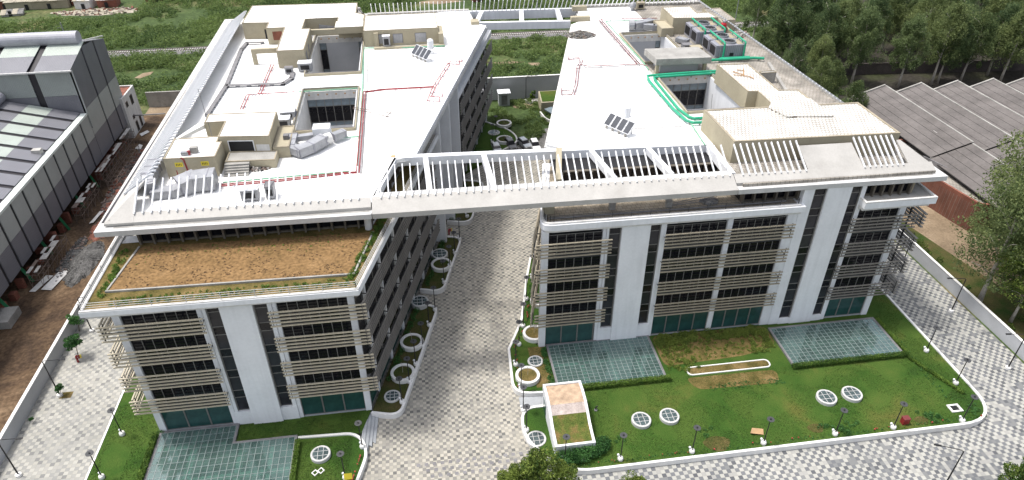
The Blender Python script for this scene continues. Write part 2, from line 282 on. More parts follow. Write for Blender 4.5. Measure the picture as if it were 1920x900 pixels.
L_EUC2 = leaf_mat('darker_eucalyptus_leaves', (0.055, 0.095, 0.04), (0.18, 0.235, 0.095), 0.22, .5)
L_TREE = leaf_mat('broad_leaves', (0.035, 0.08, 0.016), (0.23, 0.29, 0.06), 0.8, .4)
L_SCRUB = leaf_mat('scrub_leaves', (0.05, 0.092, 0.032), (0.19, 0.26, 0.08), 0.06, .45)
L_GRASS = leaf_mat('grass_blades', (0.022, 0.055, 0.009), (0.085, 0.135, 0.026), 0.13, .2)
L_HEDGE = leaf_mat('hedge_leaves', (0.03, 0.075, 0.012), (0.15, 0.24, 0.04), 0.8)
L_BUSH = leaf_mat('bush_leaves', (0.02, 0.07, 0.02), (0.08, 0.2, 0.05), 1.2)
FLOWER = mat('red_flower', (0.32, 0.04, 0.035), 0.6, 0.2)
YELLOW = mat('yellow_plate', (0.62, 0.5, 0.04), 0.6, 0.1)
RUST = mat('rusty_scaffold', (0.16, 0.12, 0.10), 0.7, 0.3)
GREEN_S = mat('green_steel', (0.015, 0.16, 0.065), 0.5, 0.15)
TARP = mat('pale_debris', (0.40, 0.385, 0.36), 0.7, 0.2, 1.5, 8)
CARW = mat('car_white', (0.72, 0.73, 0.74), 0.3, 0.03)
CARS = mat('car_silver', (0.40, 0.42, 0.44), 0.3, 0.05, metallic=0.5)
CARG = mat('car_grey', (0.16, 0.155, 0.155), 0.3, 0.05, metallic=0.4)
TYRE = mat('tyre_rubber', (0.012, 0.012, 0.012), 0.8, 0.1)
PLY = mat('plywood', (0.42, 0.27, 0.14), 0.7, 0.15)
REDDRUM = mat('red_enamel', (0.42, 0.012, 0.02), 0.4, 0.12)
MUDTILE = mat('shack_roof', (0.30, 0.27, 0.21), 0.9, 0.3, 0.6, 3, stain=0.4)
RAILM = mat('rail_steel', (0.12, 0.09, 0.075), 0.5, 0.2)

# ------------------------------------------------------------------ mesh helpers
class MB:
    def __init__(s): s.v = []; s.f = []
    def add(s, vs, fs):
        n = len(s.v); s.v += [tuple(p) for p in vs]; s.f += [tuple(i + n for i in f) for f in fs]; return s
    def box(s, x0, x1, y0, y1, z0, z1):
        return s.add([(x0, y0, z0), (x1, y0, z0), (x1, y1, z0), (x0, y1, z0), (x0, y0, z1), (x1, y0, z1), (x1, y1, z1), (x0, y1, z1)],
                     [(0, 3, 2, 1), (4, 5, 6, 7), (0, 1, 5, 4), (1, 2, 6, 5), (2, 3, 7, 6), (3, 0, 4, 7)])
    def hexa(s, p):
        return s.add(p, [(0, 3, 2, 1), (4, 5, 6, 7), (0, 1, 5, 4), (1, 2, 6, 5), (2, 3, 7, 6), (3, 0, 4, 7)])
    def beam(s, a, b, w, h, up=(0, 0, 1)):
        a = Vector(a); b = Vector(b); d = (b - a).normalized(); u = Vector(up)
        if abs(d.dot(u)) > 0.98: u = Vector((1, 0, 0))
        sd = d.cross(u).normalized() * (w / 2); uu = sd.cross(d).normalized() * (h / 2)
        return s.hexa([a - sd - uu, a + sd - uu, b + sd - uu, b - sd - uu, a - sd + uu, a + sd + uu, b + sd + uu, b - sd + uu])
    def prism(s, poly, z0, z1, holes=()):
        loops = [[Vector((p[0], p[1], 0)) for p in poly]] + [[Vector((p[0], p[1], 0)) for p in h] for h in holes]
        tri = tessellate_polygon(loops); flat = [p for l in loops for p in l]; n = len(flat); o = len(s.v)
        s.v += [(p.x, p.y, z0) for p in flat] + [(p.x, p.y, z1) for p in flat]
        for t in tri:
            a, b, c = [flat[i] for i in t]
            if (b - a).cross(c - a).z < 0: t = t[::-1]
            s.f.append((o + n + t[0], o + n + t[1], o + n + t[2])); s.f.append((o + t[2], o + t[1], o + t[0]))
        k = 0
        for l in loops:
            m = len(l)
            for i in range(m):
                j = (i + 1) % m; s.f.append((o + k + i, o + k + j, o + n + k + j, o + n + k + i))
            k += m
        return s
    def ring(s, poly_o, poly_i, z0, z1):
        n = len(poly_o); o = len(s.v)
        for pl in (poly_o, poly_i):
            for z in (z0, z1): s.v += [(p[0], p[1], z) for p in pl]
        for i in range(n):
            j = (i + 1) % n
            s.f += [(o + i, o + j, o + n + j, o + n + i), (o + 2 * n + j, o + 2 * n + i, o + 3 * n + i, o + 3 * n + j),
                    (o + n + i, o + n + j, o + 3 * n + j, o + 3 * n + i), (o + j, o + i, o + 2 * n + i, o + 2 * n + j)]
        return s
    def tube(s, pts, r, n=8, cap=True):
        pts = [Vector(p) for p in pts]; o = len(s.v); rr = r if isinstance(r, (list, tuple)) else [r] * len(pts)
        prev = None
        for i, p in enumerate(pts):
            d = (pts[min(i + 1, len(pts) - 1)] - pts[max(i - 1, 0)]).normalized()
            if prev is None:
                u = d.cross(Vector((0, 0, 1)));
                if u.length < 0.05: u = d.cross(Vector((1, 0, 0)))
            else:
                u = prev - d * prev.dot(d)
                if u.length < 1e-4: u = d.cross(Vector((0.3, 0.5, 0.8)))
            u.normalize(); prev = u; w = d.cross(u)
            for k in range(n):
                a = 2 * math.pi * k / n; s.v.append(tuple(p + (u * math.cos(a) + w * math.sin(a)) * rr[i]))
        for i in range(len(pts) - 1):
            for k in range(n):
                j = (k + 1) % n; s.f.append((o + i * n + k, o + i * n + j, o + (i + 1) * n + j, o + (i + 1) * n + k))
        if cap:
            s.f.append(tuple(o + k for k in range(n))[::-1]); s.f.append(tuple(o + (len(pts) - 1) * n + k for k in range(n)))
        return s
    def lathe(s, c, prof, n=20):
        o = len(s.v)
        for r, z in prof:
            for k in range(n):
                a = 2 * math.pi * k / n; s.v.append((c[0] + r * math.cos(a), c[1] + r * math.sin(a), c[2] + z))
        for i in range(len(prof) - 1):
            for k in range(n):
                j = (k + 1) % n; s.f.append((o + i * n + k, o + i * n + j, o + (i + 1) * n + j, o + (i + 1) * n + k))
        s.f.append(tuple(o + k for k in range(n))[::-1]); s.f.append(tuple(o + (len(prof) - 1) * n + k for k in range(n)))
        return s
    def sphere(s, c, r, n=8, m=6, sq=1.0):
        return s.lathe(c, [(max(1e-3, r * math.sin(math.pi * i / m)), -r * sq * math.cos(math.pi * i / m)) for i in range(m + 1)], n)
    def mesh(s, name, m, off=(0, 0, 0), smooth=False, fix=True):
        me = bpy.data.meshes.new(name)
        vs = [(v[0] - off[0], v[1] - off[1], v[2] - off[2]) for v in s.v]
        me.from_pydata(vs, [], s.f); me.update()
        if fix and len(s.f) < 20000:
            bm = bmesh.new(); bm.from_mesh(me); bmesh.ops.recalc_face_normals(bm, faces=bm.faces[:]); bm.to_mesh(me); bm.free()
        for x in (m if isinstance(m, (list, tuple)) else [m]): me.materials.append(x)
        if smooth:
            me.polygons.foreach_set('use_smooth', [True] * len(me.polygons))
        return me
    def build(s, name, m, parent=None, smooth=False):
        off = base_of(parent)
        o = bpy.data.objects.new(name, s.mesh(name, m, off, smooth)); COL.objects.link(o); o.parent = parent
        return o
def base_of(o):
    v = Vector((0, 0, 0))
    while o is not None: v = v + o.location; o = o.parent
    return v
def thing(name, label, cat, loc=(0, 0, 0), group=None):
    o = bpy.data.objects.new(name, None); COL.objects.link(o); o.location = loc; o.empty_display_size = 0.5
    return tag(o, label, cat, group)
def tag(o, label, cat, group=None):
    o['label'] = label; o['category'] = cat
    if group: o['group'] = group
    return o
def struct(o): o['kind'] = 'structure'; return o
def stuff(o): o['kind'] = 'stuff'; return o
def piece(name, me, loc, parent):
    """Link one more object that shares the mesh me, at world position loc."""
    o = bpy.data.objects.new(name, me); COL.objects.link(o); o.parent = parent; o.location = Vector(loc) - base_of(parent); return o
def copy_tree(src, loc, label=None, rotz=None, scale=None):
    r = src.copy(); COL.objects.link(r); r.location = loc
    if rotz is not None: r.rotation_euler = (0, 0, rotz)
    if scale is not None: r.scale = scale
    if label: r['label'] = label
    for ch in list(src.children):
        c = ch.copy(); COL.objects.link(c); c.parent = r
        for g in list(ch.children):
            d = g.copy(); COL.objects.link(d); d.parent = c
    return r
def quad_mesh(name, Q, m):
    """Fast mesh from an (n,4,3) array of quads."""
    n = len(Q); me = bpy.data.meshes.new(name)
    me.vertices.add(n * 4); me.vertices.foreach_set('co', np.ascontiguousarray(Q, dtype=np.float32).ravel())
    me.loops.add(n * 4); me.loops.foreach_set('vertex_index', np.arange(n * 4, dtype=np.int32))
    me.polygons.add(n); me.polygons.foreach_set('loop_start', np.arange(0, n * 4, 4, dtype=np.int32))
    me.update(calc_edges=True); me.validate(); me.materials.append(m); return me
def leaf_quads(P, size, flat=0.0, aspect=0.55):
    """Quads of about the given size at points P (n,3), turned at random; flat pulls them level."""
    n = len(P); a = RNG.normal(size=(n, 3)); a[:, 2] *= (1 - flat); a /= np.linalg.norm(a, axis=1)[:, None] + 1e-9
    b = RNG.normal(size=(n, 3)); b -= a * (a * b).sum(1)[:, None]; b /= np.linalg.norm(b, axis=1)[:, None] + 1e-9
    s = (size * (0.6 + 0.8 * RNG.random(n)))[:, None]; a = a * s * 0.5; b = b * s * 0.5 * aspect
    return np.stack([P - a, P - b, P + a, P + b], axis=1)
def rounded(poly, r, n=5, closed=True):
    """Round the corners of a 2-D polyline; r is one radius or one per point."""
    m = len(poly); out = []
    for i, p in enumerate(poly):
        rr = r[i] if isinstance(r, (list, tuple)) else r
        if rr <= 0 or (not closed and i in (0, m - 1)): out.append(tuple(p)); continue
        p = Vector(p); a = Vector(poly[i - 1]) - p; b = Vector(poly[(i + 1) % m]) - p
        t = min(rr, a.length * 0.49, b.length * 0.49); a = p + a.normalized() * t; b = p + b.normalized() * t
        for k in range(n + 1):
            u = k / n; q = a * (1 - u) ** 2 + p * 2 * u * (1 - u) + b * u * u; out.append((q.x, q.y))
    return out
def offset_path(path, d, closed=False):
    out = []; m = len(path)
    for i, p in enumerate(path):
        p = Vector(p); a = Vector(path[i - 1]) if (i > 0 or closed) else None; b = Vector(path[(i + 1) % m]) if (i < m - 1 or closed) else None
        ds = []
        if a is not None and (p - a).length > 1e-6: ds.append((p - a).normalized())
        if b is not None and (b - p).length > 1e-6: ds.append((b - p).normalized())
        t = Vector((0, 0))
        for q in ds: t += q
        t.normalize(); nrm = Vector((-t.y, t.x)); k = 1.0
        if len(ds) == 2: k = 1 / max(0.5, nrm.dot(Vector((-ds[0].y, ds[0].x))))
        q = p + nrm * d * k; out.append((q.x, q.y))
    return out
def wall_strip(mb, path, w, z0, z1, closed=False):
    a = offset_path(path, w / 2, closed); b = offset_path(path, -w / 2, closed); m = len(path)
    if closed: mb.ring(a, b, z0, z1); return mb
    o = len(mb.v)
    for pa, pb in zip(a, b): mb.v += [(*pa, z0), (*pb, z0), (*pb, z1), (*pa, z1)]
    for i in range(m - 1):
        for k in range(4):
            j = (k + 1) % 4; mb.f.append((o + 4 * i + k, o + 4 * i + j, o + 4 * i + 4 + j, o + 4 * i + 4 + k))
    mb.f += [(o, o + 1, o + 2, o + 3), (o + 4 * m - 1, o + 4 * m - 2, o + 4 * m - 3, o + 4 * m - 4)]
    return mb
class Fac:
    """A facade plane: s runs along it, o outward (to the right of the direction)."""
    def __init__(s, p, d):
        s.p = Vector((p[0], p[1])); s.d = Vector((d[0], d[1])).normalized(); s.n = Vector((s.d.y, -s.d.x))
    def pt(s, a, z, o): q = s.p + s.d * a + s.n * o; return (q.x, q.y, z)
    def box(s, mb, s0, s1, z0, z1, o0, o1):
        return mb.hexa([s.pt(s0, z0, o0), s.pt(s1, z0, o0), s.pt(s1, z0, o1), s.pt(s0, z0, o1), s.pt(s0, z1, o0), s.pt(s1, z1, o0), s.pt(s1, z1, o1), s.pt(s0, z1, o1)])
_pm = {}
def pane_mesh(F, w, h, m, t=0.03, name='pane'):
    k = (round(F.d.x, 3), round(F.d.y, 3), round(w, 2), round(h, 2), m.name, name)
    if k not in _pm:
        G = Fac((0, 0), F.d); mb = MB(); G.box(mb, -w / 2, w / 2, -h / 2, h / 2, -t / 2, t / 2); _pm[k] = mb.mesh(name, m)
    return _pm[k]
def window(F, root, s0, s1, z0, z1, n, rows, rec=0.22, fm=None, gm=None, fw=0.07, name='window', inner=False):
    """One glazed opening: frame with mullions and transoms (a part), every pane an object under it. rows = heights as shares."""
    fm = fm or MULL; gm = gm or GLASS_D; mb = MB(); zs = [z0]
    tot = sum(rows)
    for r in rows: zs.append(zs[-1] + (z1 - z0) * r / tot)
    pw = (s1 - s0) / n
    for i in range(n + 1):
        a = s0 + i * pw; F.box(mb, a - fw / 2, a + fw / 2, z0, z1, -rec - 0.06, -rec + 0.08)
    for z in zs: F.box(mb, s0, s1, z - fw / 2, z + fw / 2, -rec - 0.04, -rec + 0.05)
    fr = mb.build(name, fm, root)
    for r in range(len(rows)):
        g = gm[r % len(gm)] if isinstance(gm, (list, tuple)) else gm
        me = pane_mesh(F, pw - fw * 0.9, zs[r + 1] - zs[r] - fw * 0.9, g)
        for i in range(n): piece('pane', me, F.pt(s0 + (i + 0.5) * pw, (zs[r] + zs[r + 1]) / 2, -rec), fr)
    return fr
_sm = {}
def louvre(F, root, s0, s1, zc, m, n=5, pitch=0.49, out=1.15, brackets=2.6, depth=0.17, h=0.13):
    """One band of horizontal slats on brackets."""
    mb = MB(); k = max(1, round((s1 - s0) / brackets)); z0 = zc - (n - 1) * pitch / 2; z1 = zc + (n - 1) * pitch / 2
    for i in range(k + 1):
        a = s0 + 0.3 + (s1 - s0 - 0.6) * i / k
        F.box(mb, a - 0.035, a + 0.035, z0 - 0.1, z1 + 0.1, out - 0.24, out - 0.17)
        F.box(mb, a - 0.03, a + 0.03, zc - 0.06, zc + 0.06, 0.0, out - 0.24)
    F.box(mb, s0 + .25, s1 - .25, zc - 0.03, zc + 0.03, out - 0.235, out - 0.175)
    band = mb.build('louvre_band', STEEL_D, root)
    key = (round(F.d.x, 3), round(F.d.y, 3), round(s1 - s0, 2), m.name, depth, h)
    if key not in _sm:
        G = Fac((0, 0), F.d); q = MB(); G.box(q, -(s1 - s0) / 2, (s1 - s0) / 2, -h / 2, h / 2, -depth / 2, depth / 2); _sm[key] = q.mesh('slat', m)
    for i in range(n): piece('slat', _sm[key], F.pt((s0 + s1) / 2, z0 + i * pitch, out), band)
    return band
# ------------------------------------------------------------------ the two office wings
D2 = Vector((0.276, 0.961)).normalized()
ZD = 23.4                                        # roof deck
FL = Fac((-33.8, 60.9), (1, 0)); FS = Fac((-8.77, 60.9), D2); FW = Fac((-33.8, 147), (0, -1))
FR = Fac((13.65, 69.0), (1, 0)); FE = Fac((62.1, 69.0), (0, 1))
def yf(x): return 70.1 - 0.0175 * (x + 37.0)     # front edge of the roof slab
def rect(x0, x1, y0, y1): return [(x0, y0), (x1, y0), (x1, y1), (x0, y1)]
WELL1 = rect(-18.2, -9.4, 114.0, 135.0); WELL2 = rect(-17.8, -9.4, 92.0, 107.3)
WELL3 = rect(39.4, 47.6, 111.6, 127.2); WELL4 = rect(39.4, 48.5, 90.6, 105.3)

left = thing('office_building', 'white office wing with a bare soil terrace garden under its overhanging roof', 'office building', (-21, 61, 0), 'wings of the office block')
right = thing('office_building', 'white office wing behind the big lawn, with green chiller pipes on its roof', 'office building', (38, 69, 0), 'wings of the office block')

def inset_core(root, foot, z0, z1, holes, name='dark_interior_core'):
    return MB().prism(foot, z0, z1, holes).build(name, BLACK, root)  # solid block; the darkness of the interior is put into its black colour
# --- carcasses behind the glass
e = 0.5; q = FS.pt(86.1 / D2.y, 0, -e)
inset_core(left, [(-33.8 + e, 60.9 + e), (FS.pt(0.7, 0, -e)[0], 60.9 + e), (FS.pt(89.3, 0, -e)[0], FS.pt(89.3, 0, -e)[1]), (-33.8 + e, 146.5)], 0, 18.7, [WELL1, WELL2])
inset_core(left, [(-33.2, 72.6), (FS.pt(12.3, 0, -2.3)[0], 72.6), (FS.pt(88, 0, -2.3)[0], 145.5), (-33.2, 145.5)], 18.7, 22.35, [WELL1, WELL2])
SR = Fac((13.65, 69.0), D2)                      # street side of the other wing
inset_core(right, [(SR.pt(0.6, 0, e)[0], 69.0 + e), (61.6, 69.5), (61.6, 146.5), (SR.pt(80.6, 0, e)[0], 146.5)], 0, 18.9, [WELL3, WELL4])
inset_core(right, [(39.4, 70.7), (61.7, 70.1), (61.7, 145.5), (35.5, 145.5), (17.6, 83.6), (17.6, 78.0), (39.3, 77.4)], 18.9, 22.35, [WELL3, WELL4])

# --- roof slabs, decks and the sloping collar
ledgeL = [(-37.1, yf(-37.1)), (-6.5, yf(-6.5)), (-5.5, 75.2), (-3.4, 82.0), (-0.95, 82.3), (14.7, 136.7), (12.6, 139.0), (12.2, 149.6), (-38.0, 149.7)]
ledgeR = [(38.1, yf(38.1)), (65.8, yf(65.8)), (63.6, 149.4), (34.6, 149.5), (34.0, 137.4), (31.2, 134.8), (16.5, 83.6), (18.3, 82.2), (38.9, 80.6)]
MB().prism(ledgeL, 22.35, 23.0, [WELL1, WELL2]).build('roof_slab', SLABC, left)
MB().prism(ledgeR, 22.35, 23.0, [WELL3, WELL4]).build('roof_slab', SLABC, right)
deckL = [(-35.9, 71.3), (-6.6, 70.85), (-5.7, 75.2), (-3.6, 82.1), (-1.1, 82.4), (14.4, 136.6), (12.4, 138.9), (12.0, 146.5), (-36.3, 146.8)]
MB().prism(deckL, 23.0, ZD, [WELL1, WELL2]).build('roof_deck', ROOFW, left)
deckRw = [(16.8, 83.6), (18.3, 82.4), (39.4, 80.8), (39.4, 90.3), (39.1, 90.3), (39.1, 127.5), (39.4, 127.5), (39.4, 144.0), (34.8, 144.5), (34.2, 137.4), (31.4, 134.9)]
MB().prism(deckRw, 23.0, ZD).build('roof_deck', ROOFW, right)
deckRt = [(38.9, 69.4), (64.6, 69.2), (62.6, 146.6), (39.1, 146.6), (39.1, 80.7)]
MB().prism(deckRt, 23.0, ZD - 0.004, [WELL3, WELL4]).build('tiled_deck', ROOFTILE_D, right)
MB().prism(rect(39.402, 46.6, 127.3, 146.3), ZD - 0.004, ZD + 0.002).build('roof_deck', ROOFW, right)
MB().prism(rect(34.9, 39.402, 144.0, 146.5), 23.0, ZD).build('roof_deck', ROOFW, right)
MB().prism([(38.3, 80.6), (39.6, 80.4), (46, 90.4), (39.5, 90.4)], ZD + 0.004, ZD + 0.008).build('roof_deck', ROOFW, right)
# low kerb along the edge above the street
mb = MB(); wall_strip(mb, [(-1.0, 82.8), (14.4, 136.4)], 0.22, ZD, ZD + 0.12); mb.build('edge_kerb', WHITE, left)
mb = MB(); wall_strip(mb, [(16.9, 83.9), (31.4, 134.6)], 0.25, ZD, ZD + 0.14); mb.build('edge_kerb', WHITE_D, right)

S0, S1, SZ0, SZ1 = 0.95, 2.15, 23.42, 24.05       # sloping collar strip: distance in from the edge, height
def strip_front(mb, x0, x1, d0=S0, z0=SZ0, d1=S1, z1=SZ1, t=0.3):
    return mb.hexa([(x0, yf(x0) + d0, z0 - t - 0.12), (x1, yf(x1) + d0, z0 - t - 0.12), (x1, yf(x1) + d1, z1 - t), (x0, yf(x0) + d1, z1 - t),
                    (x0, yf(x0) + d0, z0), (x1, yf(x1) + d0, z0), (x1, yf(x1) + d1, z1), (x0, yf(x0) + d1, z1)])
TD, TZ = 5.2, 25.85                               # rib tips: distance in, height
mb = strip_front(MB(), -33.0, -6.5)
# solid hipped corner of the collar
A = (-36.2, yf(-36) + S0, SZ0); B = (-33.0, yf(-33) + S0, SZ0); Cc = (-33.0, yf(-33) + TD - 0.5, TZ - 0.25); Dd = (-36.2, 76.2, SZ0); Ee = (-32.6, 76.6, TZ - 0.1)
o = len(mb.v); T = 0.28
mb.v += [A, B, Cc, Ee, Dd] + [(p[0], p[1], p[2] - T) for p in (A, B, Cc, Ee, Dd)]
mb.f += [(o, o + 1, o + 2), (o, o + 2, o + 3), (o, o + 3, o + 4), (o + 7, o + 6, o + 5), (o + 8, o + 7, o + 5), (o + 9, o + 8, o + 5)] + [(o + i, o + (i + 1) % 5, o + 5 + (i + 1) % 5, o + 5 + i) for i in range(5)]
mb.build('roof_collar', CONC, left)
mb = MB(); mb.hexa([(-36.25, 71.4, 23.0), (-35.6, 71.4, 23.0), (-35.9, 147, 23.0), (-36.7, 147, 23.0), (-36.25, 71.4, SZ0), (-35.6, 71.4, SZ0 + 0.3), (-35.9, 147, SZ0 + 0.3), (-36.7, 147, SZ0)])
mb.build('roof_collar', CONC, left)
MB().hexa([(-35.62, 77.0, 23.42), (-32.3, 77.0, 25.35), (-32.5, 145.0, 25.35), (-35.9, 145.0, 23.42), (-35.62, 77.0, 23.5), (-32.3, 77.0, 25.43), (-32.5, 145.0, 25.43), (-35.9, 145.0, 23.5)]).build('collar_sheet', SLABC, left)
MB().box(-36.9, -36.35, 72, 146, 23.0, 23.012).build('gutter', SH_D, left)
mb = strip_front(MB(), 38.1, 64.6)
def slopebit(mb, x0, x1, x0t=None, x1t=None, d1=TD):
    z1 = SZ1 + (TZ - SZ1) * (d1 - S1) / (TD - S1); x0t = x0 if x0t is None else x0t; x1t = x1 if x1t is None else x1t
    return mb.hexa([(x0, yf(x0) + S1, SZ1 - T), (x1, yf(x1) + S1, SZ1 - T), (x1t, yf(x1) + d1, z1 - T), (x0t, yf(x0) + d1, z1 - T), (x0, yf(x0) + S1, SZ1), (x1, yf(x1) + S1, SZ1), (x1t, yf(x1) + d1, z1), (x0t, yf(x0) + d1, z1)])
slopebit(mb, 47.9, 55.2, 47.7, 54.9); slopebit(mb, 61.4, 64.2, 61.1, 61.6)
mb.build('roof_collar', CONC, right)
mb = MB(); mb.hexa([(64.0, 71.0, 23.0), (64.9, 70.6, 23.0), (62.8, 147, 23.0), (62.0, 147, 23.0), (64.0, 71.0, SZ0 + 0.35), (64.9, 70.6, SZ0), (62.8, 147, SZ0), (62.0, 147, SZ0 + 0.35)])
mb.build('roof_collar', CONC, right)
# open gutters behind the front ledge
def gutter(root, x0, x1): MB().hexa([(x0, yf(x0) + 0.6, 23.0), (x1, yf(x1) + 0.6, 23.0), (x1, yf(x1) + S0 - 0.01, 23.0), (x0, yf(x0) + S0 - 0.01, 23.0), (x0, yf(x0) + 0.6, 23.02), (x1, yf(x1) + 0.6, 23.02), (x1, yf(x1) + S0 - 0.01, 23.02), (x0, yf(x0) + S0 - 0.01, 23.02)]).build('gutter', CONC_G, root)
gutter(left, -35.2, -6.7); gutter(right, 40.0, 48.6); gutter(right, 55.4, 64.2)

def rib_mesh(v, name='collar_rib', tip=None):
    mb = MB(); v = Vector(v); up = (0, 0, 1); mb.beam((0, 0, 0), v, 0.13, 0.22, up)
    if tip: mb.beam(v, v + Vector(tip), 0.13, 0.2, up)
    return mb.mesh(name, WHITE)
RF = rib_mesh((0, TD - S1 + 0.9, TZ - SZ1 + 0.5)); RL = rib_mesh((3.6, 0, 2.35), tip=(0.45, 0, 0.02)); RR = rib_mesh((-3.6, 0, 2.35)); RB = rib_mesh((0, -2.5, 3.0))
x = -33.0
while x < -7.2: piece('collar_rib', RF, (x, yf(x) + S1 - 0.35, SZ1 - 0.05), left); x += 0.93
x = 39.2
while x < 47.6: piece('collar_rib', RF, (x, yf(x) + S1 - 0.35, SZ1 - 0.05), right); x += 0.83
x = 55.3
while x < 61.3: piece('collar_rib', RF, (x, yf(x) + S1 - 0.35, SZ1 - 0.05), right); x += 0.75
y = 77.2
while y < 144.5: piece('collar_rib', RL, (-35.75 - 0.3 * (y - 75) / 70, y, 23.72), left); y += 0.95
y = 86.0
while y < 144.5: piece('collar_rib', RR, (64.3 - 2.1 * (y - 71) / 76, y, 23.72), right); y += 0.95
x = -8.0
while x < 11.6: piece('collar_rib', RB, (x, 147.2 - 0.03 * x, 23.2), left); x += 0.9
x = 35.2
while x < 60.8: piece('collar_rib', RB, (x, 147.2 - 0.03 * x, 23.2), right); x += 0.9
MB().box(-9.0, 12.0, 146.9, 147.6, 22.4, 23.7).build('rear_beam', CONC, left)
MB().hexa([(35, 145.6, 22.4), (62.2, 144.9, 22.4), (62.2, 145.5, 22.4), (35, 146.3, 22.4), (35, 145.6, 23.9), (62.2, 144.9, 23.9), (62.2, 145.5, 23.9), (35, 146.3, 23.9)]).build('rear_beam', CONC_G, right)

# --- terrace slabs with stepped white edge
def sp(s, o): return FS.pt(s, 0, o)[:2]
tl_o = [(-36.2, 59.85), sp(-1.05, 1.15), sp(38, 1.15), sp(38, -2.6), (-6.5, 74), (-36.2, 74)]
tl_i = [(-35.9, 60.15), sp(-0.7, 0.85), sp(38, 0.85), sp(38, -2.6), (-6.5, 74), (-35.9, 74)]
MB().prism(tl_i, 18.72, 19.15).build('terrace_slab', WHITE_D, left)
MB().prism(tl_o, 19.15, 19.75).build('terrace_edge', WHITE, left)
mb = MB(); wall_strip(mb, [(-36.0, 74), (-36.0, 60.05), sp(-0.85, 0.95), sp(37.5, 0.95)], 0.32, 19.75, 19.9); mb.build('terrace_kerb', WHITE_D, left)
MB().prism([(-35.85, 60.25), sp(-0.7, 0.78), sp(37.5, 0.78), sp(37.5, -1.8), (-6.6, 72.4), (-35.85, 72.4)], 19.75, 19.82).build('planting_strip', BED, left)
soil = [at2(200, 548, 19.86), at2(664, 515, 19.86), at2(700, 436, 19.86), at2(262, 464, 19.86)]
MB().prism(soil, 19.82, 19.93).build('soil_bed', SOIL, left)
mb = MB(); wall_strip(mb, [soil[3], soil[0], soil[1], soil[2]], 0.2, 19.82, 20.05); mb.build('bed_kerb', CONC_G, left)
tr_o = rounded([(13.2, 68.3), (47.2, 68.05), (47.2, 84), (16.4, 84)], [1.6, 0, 0, 0]); tr_i = rounded([(13.5, 68.6), (46.9, 68.35), (46.9, 84), (16.7, 84)], [1.5, 0, 0, 0])
MB().prism(tr_i, 19.02, 19.45).build('terrace_slab', WHITE_D, right)
MB().prism(tr_o, 19.45, 20.25).build('terrace_edge', WHITE, right)
MB().prism([(14.2, 69.2), (46.4, 69.0), (46.4, 83), (17.3, 83)], 20.25, 20.298).build('terrace_floor', TERRTILE, right)
mb = MB(); wall_strip(mb, rounded([(16.6, 83), (13.55, 68.62), (46.6, 68.4)], [0, 1.4, 0], closed=False), 0.3, 20.25, 20.45); mb.build('terrace_kerb', WHITE_D, right)
MB().prism(rect(55.0, 64.3, 67.9, 73), 19.02, 19.5).build('terrace_slab', WHITE_D, right)
MB().prism(rect(54.9, 64.8, 67.5, 73.4), 19.5, 20.3).build('terrace_edge', WHITE, right)
MB().ring(rect(54.9, 64.8, 67.5, 73.3), rect(55.2, 64.5, 67.8, 73.2), 20.3, 20.5).build('terrace_kerb', WHITE_D, right)

def railing(root, path, z, hgt=0.85, nr=4, step=1.8, m=None):
    m = m or GALV; mb = MB()
    for a, b in zip(path, path[1:]):
        a = Vector((a[0], a[1], z)); b = Vector((b[0], b[1], z)); k = max(1, round((b - a).length / step))
        for i in range(k + 1):
            p = a + (b - a) * i / k; mb.box(p.x - 0.03, p.x + 0.03, p.y - 0.03, p.y + 0.03, z, z + hgt)
        for r in range(nr): mb.beam(a + Vector((0, 0, hgt * (r + 1) / nr)), b + Vector((0, 0, hgt * (r + 1) / nr)), 0.045, 0.045)
    return mb.build('railing', m, root)
railing(left, [(-36.05, 73.5), (-36.05, 60.15), sp(-0.8, 0.8), sp(37, 0.8)], 19.9, .85, 3, 3.6, SLABC)
railing(right, rounded([(16.2, 80), (13.75, 68.85), (46.4, 68.62)], [0, 1.3, 0], closed=False), 20.45, 0.8, 4, 2.4, STEEL_D)
# bits of equipment standing at the rail of the tiled terrace
for px_, py_ in ((1147, 392), (1253, 388)):
    p = at(px_, py_, 20.3); MB().box(p.x - 0.35, p.x + 0.35, p.y - 0.3, p.y + 0.3, 20.3, 21.2).add([(p.x - 0.45, p.y - 0.4, 21.2), (p.x + 0.45, p.y - 0.4, 21.2), (p.x + 0.45, p.y + 0.4, 21.25), (p.x - 0.45, p.y + 0.4, 21.25)], [(0, 1, 2, 3)]).build('rail_pier', CONC_G, right)
mb = MB()
for k in range(3): mb.tube([at(1258, 382 + k * 2, 20.6), at(1300 + 20 * k, 372 + k, 20.9), at(1345, 366, 20.7)], 0.05, 6)
mb.tube([(14.6, 69.6, 20.5), (25, 69.4, 20.55), (37, 69.3, 20.5), (45, 69.3, 20.55)], 0.12, 8); mb.build('terrace_pipe', CABLE, right)
MB().box(14.2, 15.5, 70.8, 72.2, 20.3, 22.4).build('terrace_column', BEIGE, right)
MB().lathe((-7.2, 71.5, 19.8), [(0.42, 0), (0.42, 2.6)], 14).build('terrace_column', WHITE_D, left)

